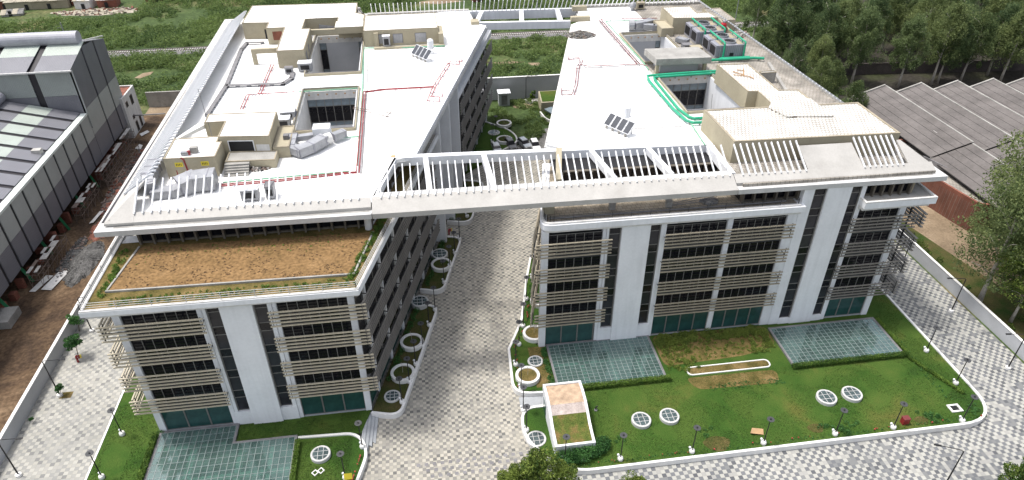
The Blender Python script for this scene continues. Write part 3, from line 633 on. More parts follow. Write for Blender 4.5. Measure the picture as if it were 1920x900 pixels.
# --- clerestory storey under the roof
def clerestory(F, root, s0, s1, z0, z1, n, fin=0.5, rec=0.1, paired=True):
    w = (s1 - s0) / n; fw_ = 0.3
    me = pane_mesh(F, w - fw_, z1 - z0 - 0.35, GLASS_D)
    G = Fac((0, 0), F.d); k = ('fin', round(F.d.x, 3), round(z1 - z0, 2), fin)
    if k not in _sm: mb = MB(); G.box(mb, -0.11, 0.11, 0, z1 - z0, -0.3, fin); _sm[k] = mb.mesh('fin', FINM)
    mb = MB(); F.box(mb, s0, s1, z0, z0 + 0.25, -0.35, 0.12); F.box(mb, s0, s1, z1 - 0.12, z1, -0.35, 0.1)
    fr = mb.build('clerestory_frame', FINM, root)
    for i in range(n):
        piece('pane', me, F.pt(s0 + (i + 0.5) * w, (z0 + z1) / 2 + 0.06, -rec), fr)
    for i in range(n + 1): piece('fin', _sm[k], F.pt(s0 + i * w, z0, 0), fr)
    return fr
clerestory(Fac((-33.4, 72.2), (1, 0)), left, 0, 26.6, 19.83, 22.34, 17)
FSU = Fac(FS.pt(12.2, 0, -1.8)[:2], D2)
clerestory(FSU, left, 0.3, 25.5, 19.83, 22.34, 13)
clerestory(Fac((39.4, 70.3), (1, -0.017)), right, 0.1, 7.4, 20.3, 22.34, 5)
MB().prism(rect(55.25, 64.45, 67.85, 73.1), 20.3, 20.32).build('terrace_floor', CONC_G, right)
clerestory(Fac((54.7, 69.5), (1, -0.017)), right, 0.7, 7.0, 20.32, 22.34, 5)
clerestory(Fac((17.6, 77.6), (1, -0.03)), right, 0.2, 21.4, 20.3, 22.34, 11)
MB().box(61.75, 62.3, 69.2, 70.1, 20.32, 22.34).build('corner_pier', BEIGE_D, right)

# --- front facade, garden wing
def pier(F, root, s0, s1, z0, z1, o=0.12, m=None, name='pilaster'):
    mb = MB(); F.box(mb, s0, s1, z0, z1, -0.6, o); return mb.build(name, m or WHITE, root)
def bay(F, root, s0, s1, n, zb=3.75, st=3.7, ns=4, top=18.7):
    for k in range(ns):
        z0 = zb + st * k; mb = MB(); F.box(mb, s0, s1, z0 - 0.32, z0 + 0.28, -0.55, -0.1); mb.build('spandrel', STEEL_D, root)
        window(F, root, s0, s1, z0 + 0.28, min(z0 + st - 0.32, top), n, (1.1, 1.5), fw=0.085)
def shopfront(F, root, s0, s1, n, z1=3.43):
    mb = MB(); F.box(mb, s0, s1, -0.02, 0.1, -0.6, 0.05); mb.build('threshold', STONE, root)
    window(F, root, s0, s1, 0.1, z1, n, (1,), gm=GLASS_T, fw=0.16, rec=0.15)
def strip(F, root, s0, s1, z0, z1, n, gm=None, o=0.0):
    window(F, root, s0, s1, z0, z1, 1, (1, 0.55) * (n // 2), rec=0.1 - o, fw=0.1, gm=gm or [GLASS_S, GLASS_D], name='strip_window')
    mb = MB(); F.box(mb, s1 - 0.02, s1 + 0.07, z0, z1, -0.1, 0.06 + o); F.box(mb, s0 - 0.07, s0 + 0.02, z0, z1, -0.1, 0.06 + o); mb.build('strip_trim', MULL, root)
pier(FL, left, 0.0, 0.75, 0, 18.72)
bay(FL, left, 0.75, 8.5, 7); shopfront(FL, left, 0.75, 8.5, 3)
pier(FL, left, 8.5, 9.0, 0, 18.72, 0.1); pier(FL, left, 9.07, 9.42, 2.2, 18.72, 0.16)
strip(FL, left, 9.5, 10.85, 2.25, 18.7, 10)
pier(FL, left, 10.92, 14.35, 0.0, 18.72, 0.4, name='wall_panel'); pier(FL, left, 9.0, 10.92, -0.1, 2.18, 0.2, name='wall_panel'); pier(FL, left, 14.35, 16.3, -0.1, 2.18, 0.2, name='wall_panel')
strip(FL, left, 14.42, 15.75, 2.25, 18.7, 10)
pier(FL, left, 15.83, 16.28, 2.18, 18.72, 0.16); pier(FL, left, 16.32, 16.75, 0, 18.72, 0.1)
bay(FL, left, 16.75, 24.3, 7); shopfront(FL, left, 16.75, 24.3, 3)
pier(FL, left, 24.3, 25.0, 0, 18.72, 0.12)
for F in (FL,):
    for zc in (5.55, 9.25, 12.97, 16.7):
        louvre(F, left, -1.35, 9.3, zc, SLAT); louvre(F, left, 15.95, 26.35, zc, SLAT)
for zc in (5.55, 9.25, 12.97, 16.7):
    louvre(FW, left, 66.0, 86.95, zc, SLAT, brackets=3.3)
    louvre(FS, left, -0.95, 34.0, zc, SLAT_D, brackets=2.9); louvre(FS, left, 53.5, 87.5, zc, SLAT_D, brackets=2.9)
# street side
for k in range(4):
    z0 = 3.75 + 3.7 * k
    for a, b in ((0.4, 34.5), (53.0, 88.0)):
        mb = MB(); FS.box(mb, a, b, z0 - 0.32, z0 + 0.28, -0.55, -0.1); mb.build('spandrel', STEEL_D, left)
        window(FS, left, a, b, z0 + 0.28, z0 + 3.38, round((b - a) / 3.0), (1,), fw=0.12)
for a, b in ((0.4, 34.5), (53.0, 88.0)): window(FS, left, a, b, 0.1, 3.43, round((b - a) / 4.2), (1,), gm=GLASS_T, fw=0.16)
for s in np.arange(3.2, 34, 5.9): pier(FS, left, s - 0.22, s + 0.22, 0, 18.7, 0.05, name='column')
for s in np.arange(56, 88, 5.9): pier(FS, left, s - 0.22, s + 0.22, 0, 18.7, 0.05, name='column')
for s, w, o in ((37.0, 0.5, 1.35), (44.0, 0.5, 1.35), (51.0, 0.55, 1.35)):
    mb = MB(); FS.box(mb, s, s + w, 0, 22.34, -1.8, o); mb.build('tall_fin', WHITE, left)
for a, b in ((34.5, 37.0), (37.5, 44.0), (44.5, 51.0), (51.55, 53.0)):
    mb = MB(); FS.box(mb, a, b, 0, 22.34, -1.7, -0.35); mb.build('recess_wall', GREY_W, left)
mb = MB(); FS.box(mb, 53, 88, 18.72, 19.75, -2.4, 1.0); mb.build('terrace_edge', WHITE, left)
clerestory(Fac(FS.pt(53.0, 0, -1.8)[:2], D2), left, 0.3, 34, 19.83, 22.34, 14)
# west face, mostly hidden
for k in range(5):
    z0 = 0.1 + 3.7 * k
    window(FW, left, 0.5, 85.5, z0, z0 + 3.2, 17, (1,), fw=0.2)
    if k: mb = MB(); FW.box(mb, 0.3, 85.7, z0 - 0.45, z0, -0.55, -0.05); mb.build('spandrel', STEEL_D, left)
for s in (0.2, 21, 42, 63): pier(FW, left, s, s + 0.7, 0, 18.72, 0.05, name='column')
MB().box(-33.3, 12, 146.45, 147.0, 0, 22.3).build('rear_wall', WHITE_D, left)

# --- front facade, lawn wing
def R(x): return x - 13.65
pier(FR, right, 0.0, 0.85, 0, 19.0)
bay(FR, right, 0.85, R(21.35), 6, top=18.95); shopfront(FR, right, 0.85, R(21.2), 3)
pier(FR, right, R(21.35), R(21.75), 0, 19.0, 0.1); pier(FR, right, R(21.8), R(22.1), 2.4, 19.0, 0.16)
strip(FR, right, R(22.2), R(23.6), 2.5, 18.95, 10)
pier(FR, right, R(23.67), R(27.35), 0, 19.0, 0.4, name='wall_panel'); pier(FR, right, R(21.75), R(23.67), -0.1, 2.4, 0.2, name='wall_panel'); pier(FR, right, R(27.35), R(29.2), -0.1, 2.4, 0.2, name='wall_panel')
strip(FR, right, R(27.42), R(28.75), 2.5, 18.95, 10)
pier(FR, right, R(28.83), R(29.2), 2.4, 19.0, 0.16); pier(FR, right, R(29.22), R(29.55), 0, 19.0, 0.1)
bay(FR, right, R(29.55), R(37.6), 7, top=18.95); shopfront(FR, right, R(29.55), R(37.6), 4)
pier(FR, right, R(37.6), R(38.3), 0, 19.0, 0.12, name='column')
bay(FR, right, R(38.3), R(45.6), 7, top=18.95); shopfront(FR, right, R(38.3), R(45.6), 4)
pier(FR, right, R(45.6), R(46.9), 0, 19.0, 0.12); 
for a, b, o in ((46.9, 48.3, 0.2), (49.95, 53.25, 0.4), (54.75, 55.35, 0.2)): pier(FR, right, R(a), R(b), 0, 22.34, o, name='wall_panel')
for a, b in ((48.3, 49.95), (53.25, 54.75)):
    pier(FR, right, R(a), R(b), -0.1, 0.95, 0.3, name='wall_panel'); strip(FR, right, R(a) + 0.07, R(b) - 0.07, 1.0, 22.3, 14, o=0.1)
bay(FR, right, R(55.35), R(61.25), 5, top=18.95); shopfront(FR, right, R(55.35), R(61.25), 3)
pier(FR, right, R(61.25), R(62.1), 0, 19.0, 0.12)
for zc in (5.55, 9.25, 12.97, 16.8):
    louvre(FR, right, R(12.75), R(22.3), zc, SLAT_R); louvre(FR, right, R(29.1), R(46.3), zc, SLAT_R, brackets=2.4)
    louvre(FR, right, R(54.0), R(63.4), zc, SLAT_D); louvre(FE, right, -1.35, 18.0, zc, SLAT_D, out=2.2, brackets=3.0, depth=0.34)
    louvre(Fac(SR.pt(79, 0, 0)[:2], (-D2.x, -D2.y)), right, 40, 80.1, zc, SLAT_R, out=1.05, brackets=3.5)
mb = MB()
for a, z in ((1.2, 0),): FE.box(mb, a, a + 0.15, 3.5, 19.0, 2.0, 2.18)
mb.build('louvre_post', STEEL_D, right)
SRr = Fac(SR.pt(80, 0, 0)[:2], (-D2.x, -D2.y))
for k in range(5):
    z0 = 0.1 + 3.7 * k
    window(SRr, right, 0.5, 79.5, z0, z0 + 3.2, 16, (1,), fw=0.2); window(FE, right, 0.9, 77, z0, z0 + 3.2, 15, (1,), fw=0.2)
    if k:
        mb = MB(); SRr.box(mb, 0.3, 79.7, z0 - 0.45, z0, -0.55, -0.05); FE.box(mb, 0.5, 77.3, z0 - 0.45, z0, -0.55, -0.05); mb.build('spandrel', STEEL_D, right)
MB().box(36.4, 61.7, 146.45, 147.0, 0, 22.3).build('rear_wall', WHITE_D, right)

# --- light wells
def well(root, x0, x1, y0, y1, style, zb=11.5):
    zt = 22.34
    W = Fac((x0, y1 - 0.25), (1, 0)); w = x1 - x0
    MB().box(x0 + 0.002, x1 - 0.002, y0 + 0.002, y1 - 0.002, zb - 0.3, zb).build('well_floor', CONC_G, root)
    mb = MB(); mb.box(x0 + 0.001, x0 + 0.22, y0 + 0.25, y1 - 0.25, zb, ZD - 0.05); mb.build('well_wall', WHITE_D if style != 'grey' else GREY_W, root)
    mb = MB(); mb.box(x1 - 0.22, x1 - 0.001, y0 + 0.25, y1 - 0.25, zb, ZD - 0.05); mb.build('well_wall', WHITE, root)
    mb = MB(); mb.box(x0 + 0.001, x1 - 0.001, y0 + 0.001, y0 + 0.24, zb, ZD - 0.05); mb.build('well_wall', WHITE_D, root)
    mb = MB(); W.box(mb, 0, w, 22.0, ZD - 0.05, -0.2, 0.02); mb.build('well_band', WHITE_D, root)
    W2 = Fac((x0, y1 - 0.22), (1, 0))
    if style == 'panel':
        mb = MB(); W.box(mb, 1.55, w - 1.2, zb, 22.0, -0.2, 0.0); mb.build('well_wall', GREY_W, root)
        window(W2, root, 0.25, 1.5, zb, 22.0, 1, (2.6, .9, 2.6, .9), gm=[GLASS_D, GLASS_B], rec=0.1); window(W2, root, w - 1.15, w - 0.25, zb, 22.0, 1, (2.6, .9, 2.6, .9), gm=[GLASS_D, GLASS_B], rec=0.1)
    else:
        n = 6
        window(W2, root, 0.25, w - 0.25, 17.35, 22.0, n, (0.75, 2.9, 1.3), gm=[GLASS_B, GLASS_D, GLASS_B], rec=0.12, fw=0.1)
        mb = MB(); W.box(mb, 0.2, w - 0.2, 16.85, 17.35, -0.2, 0.5); mb.build('well_band', WHITE, root)
        window(W2, root, 0.25, w - 0.25, zb, 16.85, n, (0.6, 2.9, 1.4), gm=[GLASS_B, GLASS_D, GLASS_B], rec=0.12, fw=0.1)
    mb = MB(); mb.ring(rect(x0 - 0.3, x1 + 0.3, y0 - 0.3, y1 + 0.3), rect(x0, x1, y0, y1), ZD - 0.003, ZD + 0.42); mb.build('well_kerb', BEIGE, root)
    mb = MB(); mb.ring(rect(x0 - 0.12, x1 + 0.12, y0 - 0.12, y1 + 0.12), rect(x0 - 0.02, x1 + 0.02, y0 - 0.02, y1 + 0.02), ZD + 0.42, ZD + 0.5); mb.build('well_rail', CABLE, root)
    sm = MB()
    for k in range(6): sm.box(x0 + w * (k + .5) / 6 - 0.12, x0 + w * (k + .5) / 6 + 0.12, y1 - 0.4, y1 - 0.26, 22.75, 22.95)
    sm.build('well_bracket', PLY, root)
well(left, -18.2, -9.4, 114.0, 135.0, 'panel'); well(left, -17.8, -9.4, 92.0, 107.3, 'glass')
well(right, 39.4, 47.6, 111.6, 127.2, 'panel'); well(right, 39.4, 48.5, 90.6, 105.3, 'glass')

# --- rendered blocks on the roofs (stair heads, plant rooms)
def block(root, poly, z0, z1, top=ROOFW, name='penthouse', par=0.18, wallm=None, sink=0.12):
    o = MB().prism(poly, z0, z1 - sink).build(name, wallm or BEIGE, root)
    area = sum(poly[i - 1][0] * poly[i][1] - poly[i][0] * poly[i - 1][1] for i in range(len(poly)))
    pl = poly if area > 0 else poly[::-1]
    inner = offset_path(pl, par, True)
    MB().ring(pl, inner, z1 - sink, z1).build('parapet', BEIGE_D, o)
    MB().prism(inner, z1 - sink - 0.05, z1 - sink + 0.03).build('block_roof', top, o)
    return o
def opening(F, root, s0, s1, z0, z1, m=BLACK, fm=None, o=0.012, name='door'):
    mb = MB(); F.box(mb, s0, s1, z0, z1, -0.05, o); d = mb.build(name, m, root)
    if fm:
        mb = MB(); F.box(mb, s0 - 0.1, s0, z0, z1, -0.05, o + 0.05); F.box(mb, s1, s1 + 0.1, z0, z1, -0.05, o + 0.05); F.box(mb, s0 - 0.1, s1 + 0.1, z1, z1 + 0.1, -0.05, o + 0.05); mb.build('door_frame', fm, d)
    return d
b1 = block(left, [(-31.3, 146.2), (-31.4, 134.9), (-26.5, 134.4), (-26.5, 131.0), (-23.2, 131.0), (-23.0, 118.2), (-18.45, 118.2), (-18.45, 129.8), (-19.9, 129.8), (-19.9, 135.7), (-13.9, 135.7), (-13.9, 133.0), (-8.95, 133.0), (-8.95, 137.0), (-10.6, 138.4), (-10.6, 145.3)], ZD, 26.5)
MB().box(-14.1, -8.95, 129.5, 133.2, 25.3, 26.5).build('penthouse', BEIGE, left)
MB().box(-14.0, -9.05, 129.6, 133.0, 26.5, 26.53).build('block_roof', ROOFW, left)
MB().box(-18.45, -14.1, 129.5, 130.1, 25.3, 26.2).build('link_beam', BEIGE, left)
MB().box(-9.3, -8.95, 129.5, 130.0, ZD, 25.3).build('link_column', BEIGE, left)
mb = MB(); mb.box(-27.6, -23.0, 120.6, 121.2, 25.3, 26.1); mb.box(-27.6, -26.9, 120.6, 121.2, ZD, 25.3); mb.build('concrete_portal', BEIGE, left)
FB = Fac((-31.4, 134.85), (1, -0.1)); opening(FB, b1, 3.9, 4.9, ZD, 25.2)
FB = Fac((-26.5, 131.0), (1, 0)); opening(FB, b1, 1.0, 2.7, 24.2, 25.8, m=BRICK_V, name='bricked_opening')
FB = Fac((-18.45, 118.2), (0, 1)); opening(FB, b1, 1.4, 3.0, ZD, 25.4, m=CABLE); opening(FB, b1, 5.0, 6.4, 24.1, 25.5, m=CABLE, name='louvre_opening')
b2 = block(left, rect(-8.9, 4.6, 127.2, 136.6), ZD, 26.4)
FB = Fac((-8.9, 127.2), (1, 0))
for a, b in ((2.7, 4.5), (5.3, 6.9), (9.3, 11.2)): opening(FB, b2, a, b, ZD + 0.5, ZD + 2.1, m=GALV, fm=CABLE, name='shutter')
MB().box(-7.1, -6.3, 126.7, 127.2, ZD, 26.0).build('penthouse_pier', BEIGE, left); MB().box(4.62, 5.5, 126.0, 131, ZD, 25.6).build('penthouse_pier', BEIGE, left)
MB().box(-7.2, 5.6, 125.3, 126.0, ZD, ZD + 0.35).build('plinth', BEIGE, left)
b3 = block(left, [(-31.6, 80.9), (-25.4, 80.7), (-25.4, 84.9), (-26.0, 85.0), (-26.0, 86.6), (-31.7, 86.6)], ZD, 26.2)
b4 = block(left, [(-25.9, 85.3), (-19.4, 84.6), (-19.4, 92.3), (-28.6, 92.8), (-28.6, 90.0), (-25.9, 90.0)], ZD, 26.7)
# sloping side roof behind the first block
MB().hexa([(-31.7, 86.7, 25.7), (-28.7, 90.1, 25.7), (-28.7, 92.7, 25.7), (-31.9, 86.9, 25.7), (-31.7, 86.7, 25.9), (-28.7, 90.1, 26.3), (-28.7, 92.7, 26.3), (-31.9, 86.9, 25.9)]).build('side_roof', ROOFW, left)
FB = Fac((-25.9, 85.3), (1, -0.107)); opening(FB, b4, 1.2, 4.3, 24.6, 26.0, m=BLACK, fm=WHITE)
opening(FB, b4, 4.6, 6.3, 24.6, 25.5, m=WHITE_D, name='patched_wall')
block(left, [(-24.9, 82.3), (-18.7, 82.0), (-18.7, 84.6), (-24.9, 85.1)], ZD, 24.6, top=CONC_G, name='plant_platform')
mb = MB()
for k in range(5): mb.box(-24.9, -21.9, 81.95 - 0.32 * k - 0.32, 81.95 - 0.32 * k + 0.3, ZD, 24.45 - 0.22 * k)
mb.build('stair', CONC_G, left)
block(left, [(-19.3, 84.7), (-17.2, 84.7), (-17.2, 91.2), (-19.3, 91.2)], ZD, 25.0, top=BEIGE, name='plant_box')
p = at(537, 258, 25.05); MB().box(p.x - .35, p.x + .35, p.y - .4, p.y + .4, 24.9, 25.5).build('vent_hood', CABLE, left)
FB = Fac((-31.6, 80.9), (1, -0.03))
for a in (1.2, 4.3):
    mb = MB(); FB.box(mb, a, a + 0.95, 25.0, 25.6, 0.0, 0.03); s = mb.build('sign_plate', YELLOW, b3)
    mb = MB()
    for i in range(4): FB.box(mb, a + 0.15 + 0.18 * i, a + 0.23 + 0.18 * i, 25.15, 25.45, 0.03, 0.034)
    mb.build('sign_marks', BLACK, s)
# lawn wing blocks
b5 = block(right, [(39.2, 84.9), (39.4, 74.9), (61.9, 74.2), (61.9, 84.3)], ZD, 26.5, top=ROOFTILE, par=0.3)
b6 = block(right, [(47.9, 101.7), (48.1, 90.4), (49.6, 90.2), (49.5, 84.6), (55.8, 84.3), (55.8, 90.0), (52.9, 90.3), (53.0, 101.4)], ZD, 26.45, top=ROOFTILE)
MB().prism([(48.3, 84.0), (49.4, 80.9), (55.9, 80.2), (55.7, 86.2), (49.6, 86.0)], 26.42, 26.62).build('raised_roof', ROOFTILE, right)
FB = Fac((47.95, 101.7), (0.015, -1)); opening(FB, b6, 0.4, 2.6, 24.0, 26.0, m=BRICK_V, name='bricked_opening'); opening(FB, b6, 3.2, 5.1, 23.9, 25.3, m=BRICK_V, name='bricked_opening'); opening(FB, b6, 3.2, 5.1, 25.3, 26.1, m=BLACK, name='window_opening')
b7 = block(right, [(49.2, 133.6), (49.1, 126.2), (57.7, 125.4), (57.2, 129.2), (54.9, 129.0), (55.1, 133.5)], ZD, 26.5, top=ROOFTILE)
block(right, [(46.6, 130.2), (46.6, 125.0), (49.0, 125.0), (49.0, 130.2)], ZD, 25.0, top=BEIGE, name='plant_box')
MB().hexa([(57.7, 125.3, ZD), (58.0, 125.3, ZD), (60.2, 119.4, ZD), (59.9, 119.4, ZD), (57.7, 125.3, 26.3), (58.0, 125.3, 26.3), (60.2, 119.4, ZD + .4), (59.9, 119.4, ZD + .4)]).build('screen_wall', BEIGE, right)
block(right, rect(58.2, 61.8, 126.5, 134.5), ZD, 25.6, top=ROOFTILE_D, name='plant_box')
MB().hexa([(56.0, 91.0, ZD), (56.5, 91.0, ZD), (60.5, 108, ZD), (60.0, 108, ZD), (56.0, 91.0, ZD + .5), (56.5, 91.0, ZD + .5), (60.5, 108, ZD + .5), (60.0, 108, ZD + .5)]).build('deck_upstand', CONC_G, right)
block(right, rect(55.0, 57.6, 100.2, 101.0), ZD, 25.2, top=CONC_G, name='screen_wall', wallm=CONC_G, par=0.1)
# rough concrete slab house between the two wells
mb = MB(); mb.prism([(39.0, 111.6), (39.4, 106.3), (48.8, 105.95), (48.4, 111.3)], 25.0, 26.05); mb.build('concrete_slab_house', CONC_G, right)
MB().box(40.6, 47.2, 107.3, 110.8, ZD, 25.0).build('slab_house_wall', GREY_W, right)
for xx in (39.6, 47.9): MB().box(xx, xx + 0.5, 106.6, 107.2, ZD, 25.0).build('slab_house_column', BEIGE, right)

# ------------------------------------------------------------------ linking roof frames over the street
fb = thing('roof_frame', 'sloping concrete roof frame with white ribs bridging the street at its front end', 'roof frame', (16, 70, 22.4), 'frames linking the two wings')
mb = MB(); x0, x1 = -6.38, 38.0
mb.hexa([(x0, yf(x0), 22.35), (x1, yf(x1), 22.35), (x1, yf(x1) + S1, SZ1 - 0.4), (x0, yf(x0) + S1, SZ1 - 0.4), (x0, yf(x0), 23.0), (x1, yf(x1), 23.0), (x1, yf(x1) + S1, SZ1), (x0, yf(x0) + S1, SZ1)])
mb.build('sloping_slab', CONC, fb)
mb = MB(); mb.hexa([(x0, yf(x0) + S1 + .002, 23.0), (x1, yf(x1) + S1 + .002, 23.0), (x1, yf(x1) + S1 + 1.1, 23.0), (x0 + .6, yf(x0) + S1 + 1.1, 23.0), (x0, yf(x0) + S1 + .002, SZ1 - .12), (x1, yf(x1) + S1 + .002, SZ1 - .12), (x1, yf(x1) + S1 + 1.1, SZ1 - .1), (x0 + .6, yf(x0) + S1 + 1.1, SZ1 - .1)])
mb.build('front_beam', WHITE_D, fb)
x = -5.3
while x < 37.9: piece('collar_rib', RF, (x, yf(x) + S1 - 0.35, SZ1 - 0.05), fb); x += 0.91
MB().hexa([(-3.6, 82.3, 22.3), (38.9, 80.1, 22.3), (38.9, 81.0, 22.3), (-3.4, 83.2, 22.3), (-3.6, 82.3, 23.5), (38.9, 80.1, 23.5), (38.9, 81.0, 23.5), (-3.4, 83.2, 23.5)]).build('back_beam', WHITE, fb)
for xa, xb in ((0.3, 0.5), (8.0, 8.3), (22.4, 23.6), (30.2, 31.0)):
    MB().hexa([(xb - 0.33, 73.2, 22.6), (xb + 0.33, 73.2, 22.6), (xa + 0.33, 82.2 - xa * .05, 22.6), (xa - 0.33, 82.2 - xa * .05, 22.6), (xb - 0.33, 73.2, 23.46), (xb + 0.33, 73.2, 23.46), (xa + 0.33, 82.2 - xa * .05, 23.46), (xa - 0.33, 82.2 - xa * .05, 23.46)]).build('cross_beam', WHITE, fb)
MB().hexa([(16.0, 73.0, 22.6), (16.7, 73.0, 22.6), (18.6, 82.0, 22.6), (17.8, 82.0, 22.6), (16.0, 73.0, 23.9), (16.7, 73.0, 23.9), (18.6, 82.0, 23.6), (17.8, 82.0, 23.6)]).build('cross_beam', BEIGE, fb)
MB().hexa([(37.9, 71.6, 22.6), (38.6, 71.4, 22.6), (39.0, 80.4, 22.6), (38.2, 80.4, 22.6), (37.9, 71.6, 23.9), (38.6, 71.4, 23.9), (39.0, 80.4, 23.7), (38.2, 80.4, 23.7)]).build('side_beam', WHITE, fb)
MB().hexa([(-6.35, 73.0, 22.4), (-5.9, 73.0, 22.4), (-3.4, 82.6, 22.4), (-3.8, 82.6, 22.4), (-6.35, 73.0, 23.4), (-5.9, 73.0, 23.4), (-3.4, 82.6, 23.4), (-3.8, 82.6, 23.4)]).build('side_beam', WHITE, fb)

rb = thing('roof_frame', 'narrow white roof frame joining the far ends of the two wings', 'roof frame', (23, 145, 21.5), 'frames linking the two wings')
MB().hexa([(5.6, 146.5, 21.7), (34.9, 145.2, 21.7), (34.9, 145.9, 21.7), (5.6, 147.2, 21.7), (5.6, 146.5, 23.5), (34.9, 145.2, 23.5), (34.9, 145.9, 23.5), (5.6, 147.2, 23.5)]).build('back_beam', WHITE, rb)
MB().hexa([(12.4, 138.2, 22.1), (31.6, 136.6, 22.1), (31.6, 137.4, 22.1), (12.4, 139.0, 22.1), (12.4, 138.2, 23.56), (31.6, 136.6, 23.56), (31.6, 137.4, 23.56), (12.4, 139.0, 23.56)]).build('near_beam', WHITE, rb)
for a, b in (((8.9, 146.2), (8.0, 139.5)), ((14.6, 146.2), (12.8, 139)), ((23.0, 145.8), (21.9, 138.2)), ((30.6, 145.4), (29.8, 137.4))):
    MB().beam((a[0], a[1], 23.1), (b[0], b[1], 23.1), 0.9, 0.75).build('cross_beam', WHITE, rb)
x = 12.6
while x < 35: piece('collar_rib', RB, (x, 147.2 - 0.03 * x - .3, 23.2), rb); x += 0.9
MB().box(31.7, 35.6, 136.5, 137.6, ZD, 24.3).build('end_block', BEIGE, rb); MB().box(33.6, 36.6, 143.6, 144.8, ZD, 24.3).build('end_block', BEIGE, rb); MB().box(11.6, 13.2, 137.4, 139.4, ZD, 24.0).build('end_block', BEIGE, rb)
# ------------------------------------------------------------------ ground
GZ = -0.6
struct(MB().prism(rect(-900, 900, -120, 1500), GZ - 1.4, GZ - 0.03).build('ground', FIELD))
struct(MB().prism(rect(-51.2, -40.25, -20, 128.5), GZ - 0.03, GZ).build('paving', PAVE_P))
struct(MB().prism([(-40.25, -20), (10.5, -20), (10.5, 58), (40, 62), (40, 128.5), (-40.25, 128.5)], GZ - 0.03, GZ).build('paving', PAVE))
struct(MB().prism([(10.5, -20), (78, -20), (78, 128.5), (40, 128.5), (40, 62), (10.5, 58)], GZ - 0.03, GZ).build('paving', PAVE_F))
struct(MB().prism(rect(-63, -51.2, -20, 158), GZ - 0.03, GZ + 0.01).build('site_ground', DIRT))
struct(MB().prism([(-200, 60), (-63, 60), (-63, 158), (-200, 158)], GZ - 0.03, GZ + 0.005).build('factory_yard', DIRT))
struct(MB().prism([(-51.2, 128.5), (-38, 128.5), (-38, 163), (-62.9, 163), (-62.9, 158.1), (-51.2, 158.1)], GZ - 0.025, GZ + 0.002).build('dry_yard', SAND))
struct(MB().prism([(79.1, 20), (84.2, 20), (85.5, 60), (87, 72), (83.5, 90), (84.0, 110), (79.1, 110)], GZ - 0.02, GZ + 0.004).build('grass_verge', LAWN_S))
struct(MB().prism([(84.0, 110), (83.5, 90), (87, 72), (90, 66), (99, 74), (108, 84), (104, 92), (96, 110)], GZ - 0.02, GZ + 0.0).build('sandy_yard', SAND))
struct(MB().prism([(85.5, 60), (84.2, 20), (200, 20), (320, 150), (300, 230), (150, 235), (96, 170), (80, 150), (79, 110.1), (96, 110.1), (104, 92.1), (108, 84.1), (99, 73.9), (90, 65.9), (87, 71.9)], GZ - 0.029, GZ - 0.012).build('grove_ground', FOREST))
struct(MB().prism([(9.6, 128.6), (24, 128.6), (30, 128.6), (32, 140), (26.5, 138), (22.5, 134), (20.8, 131.5)], GZ - 0.02, GZ + 0.012).build('gravel_patch', GRAVEL))
struct(MB().prism(rect(-38, 78, 128.502, 163), GZ - 0.028, GZ - 0.004).build('rear_field', FIELD))
for q in ([(252, 146), (268, 137), (288, 134), (282, 140), (262, 147)], [(905, 118), (960, 115), (985, 116), (940, 121)], [(990, 118), (1016, 117), (1010, 123), (994, 122)], [(780, 4), (830, -2), (870, 2), (820, 8)]):
    struct(MB().prism([at2(*p, GZ) for p in q], GZ - 0.028, GZ + 0.006).build('sand_patch', SAND))
mb = MB(); n = 26
# row of dark single blocks set across the mouth of the street
for r, yy in enumerate((51.9, 51.05, 50.2)):
    for k in range(16 - 2 * r):
        xx = -3.6 + 2.2 * r * 0.35 + k * 0.92 + (0.3 if r % 2 else 0); mb.box(xx, xx + 0.42, yy, yy + 0.42, GZ - 0.02, GZ + 0.006)
struct(mb.build('dark_paver_row', CABLE))
# construction yard relief: ruts and heaps of spoil
mb = MB(); nx, ny = 26, 90
for j in range(ny):
    for i in range(nx):
        u, v = i / (nx - 1), j / (ny - 1); x = -62.2 + 10.6 * u; y = 62 + 95 * v
        h = 0.16 * math.sin(5.5 * u * math.pi + 1.2 * math.sin(v * 9)) + 0.25 * random.random() ** 2
        if v > 0.3: h += 0.5 * max(0, math.sin(v * 40 + 6 * u)) * max(0, 0.75 - u) * random.random()
        mb.v.append((x, y, GZ + 0.012 + .45 * max(0, h) * min(1, 8 * u * (1 - u))))
for j in range(ny - 1):
    for i in range(nx - 1): a = j * nx + i; mb.f.append((a, a + 1, a + nx + 1, a + nx))
stuff(mb.build('churned_earth', DIRT, smooth=True))

# ------------------------------------------------------------------ lawns, beds and their kerbs
def lawn(poly, m, name='lawn', z=0.0): return struct(MB().prism(poly, GZ, z).build(name, m))
def kerb(path, label, closed=False, w=0.32, z=0.16, m=KERB, name='kerb_wall'):
    mb = MB(); wall_strip(mb, path, w, GZ, z, closed); o = mb.build(name, m); return tag(o, label, 'kerb wall', 'white kerb walls round the planted beds')
big = rounded([(9.3, 72), (9.0, 62.0), (12.4, 60.9), (12.5, 59.0), (9.7, 58.6), (9.0, 54.5), (13.2, 48.1), (66.9, 48.1), (67.7, 72)], [0, 2.6, .0, .0, 2.6, 4.0, 3.0, 6.0, 0], 7)
lawn(rounded([(13.39, 60.5), (9.0, 60.9), (9.5, 69), (12.1, 74.5), (14.5, 84.5), (16.2, 90.5), (21, 91.2), (21, 75), (13.39, 69.6)], [0, 2.6, 0, 1, 1, 2.2, 0, 0, 0], 7), LAWN)
biglawn = [(13.4, 69.2), (13.4, 58.5)] + rounded([(9.8, 58.5), (9.2, 54.2), (13.0, 48.3), (67.3, 48.3), (67.6, 120)], [2.2, 4, 3.4, 5.0, 0], 7)[0:24] + [(67.6, 120), (62.5, 120), (62.5, 69.2)]
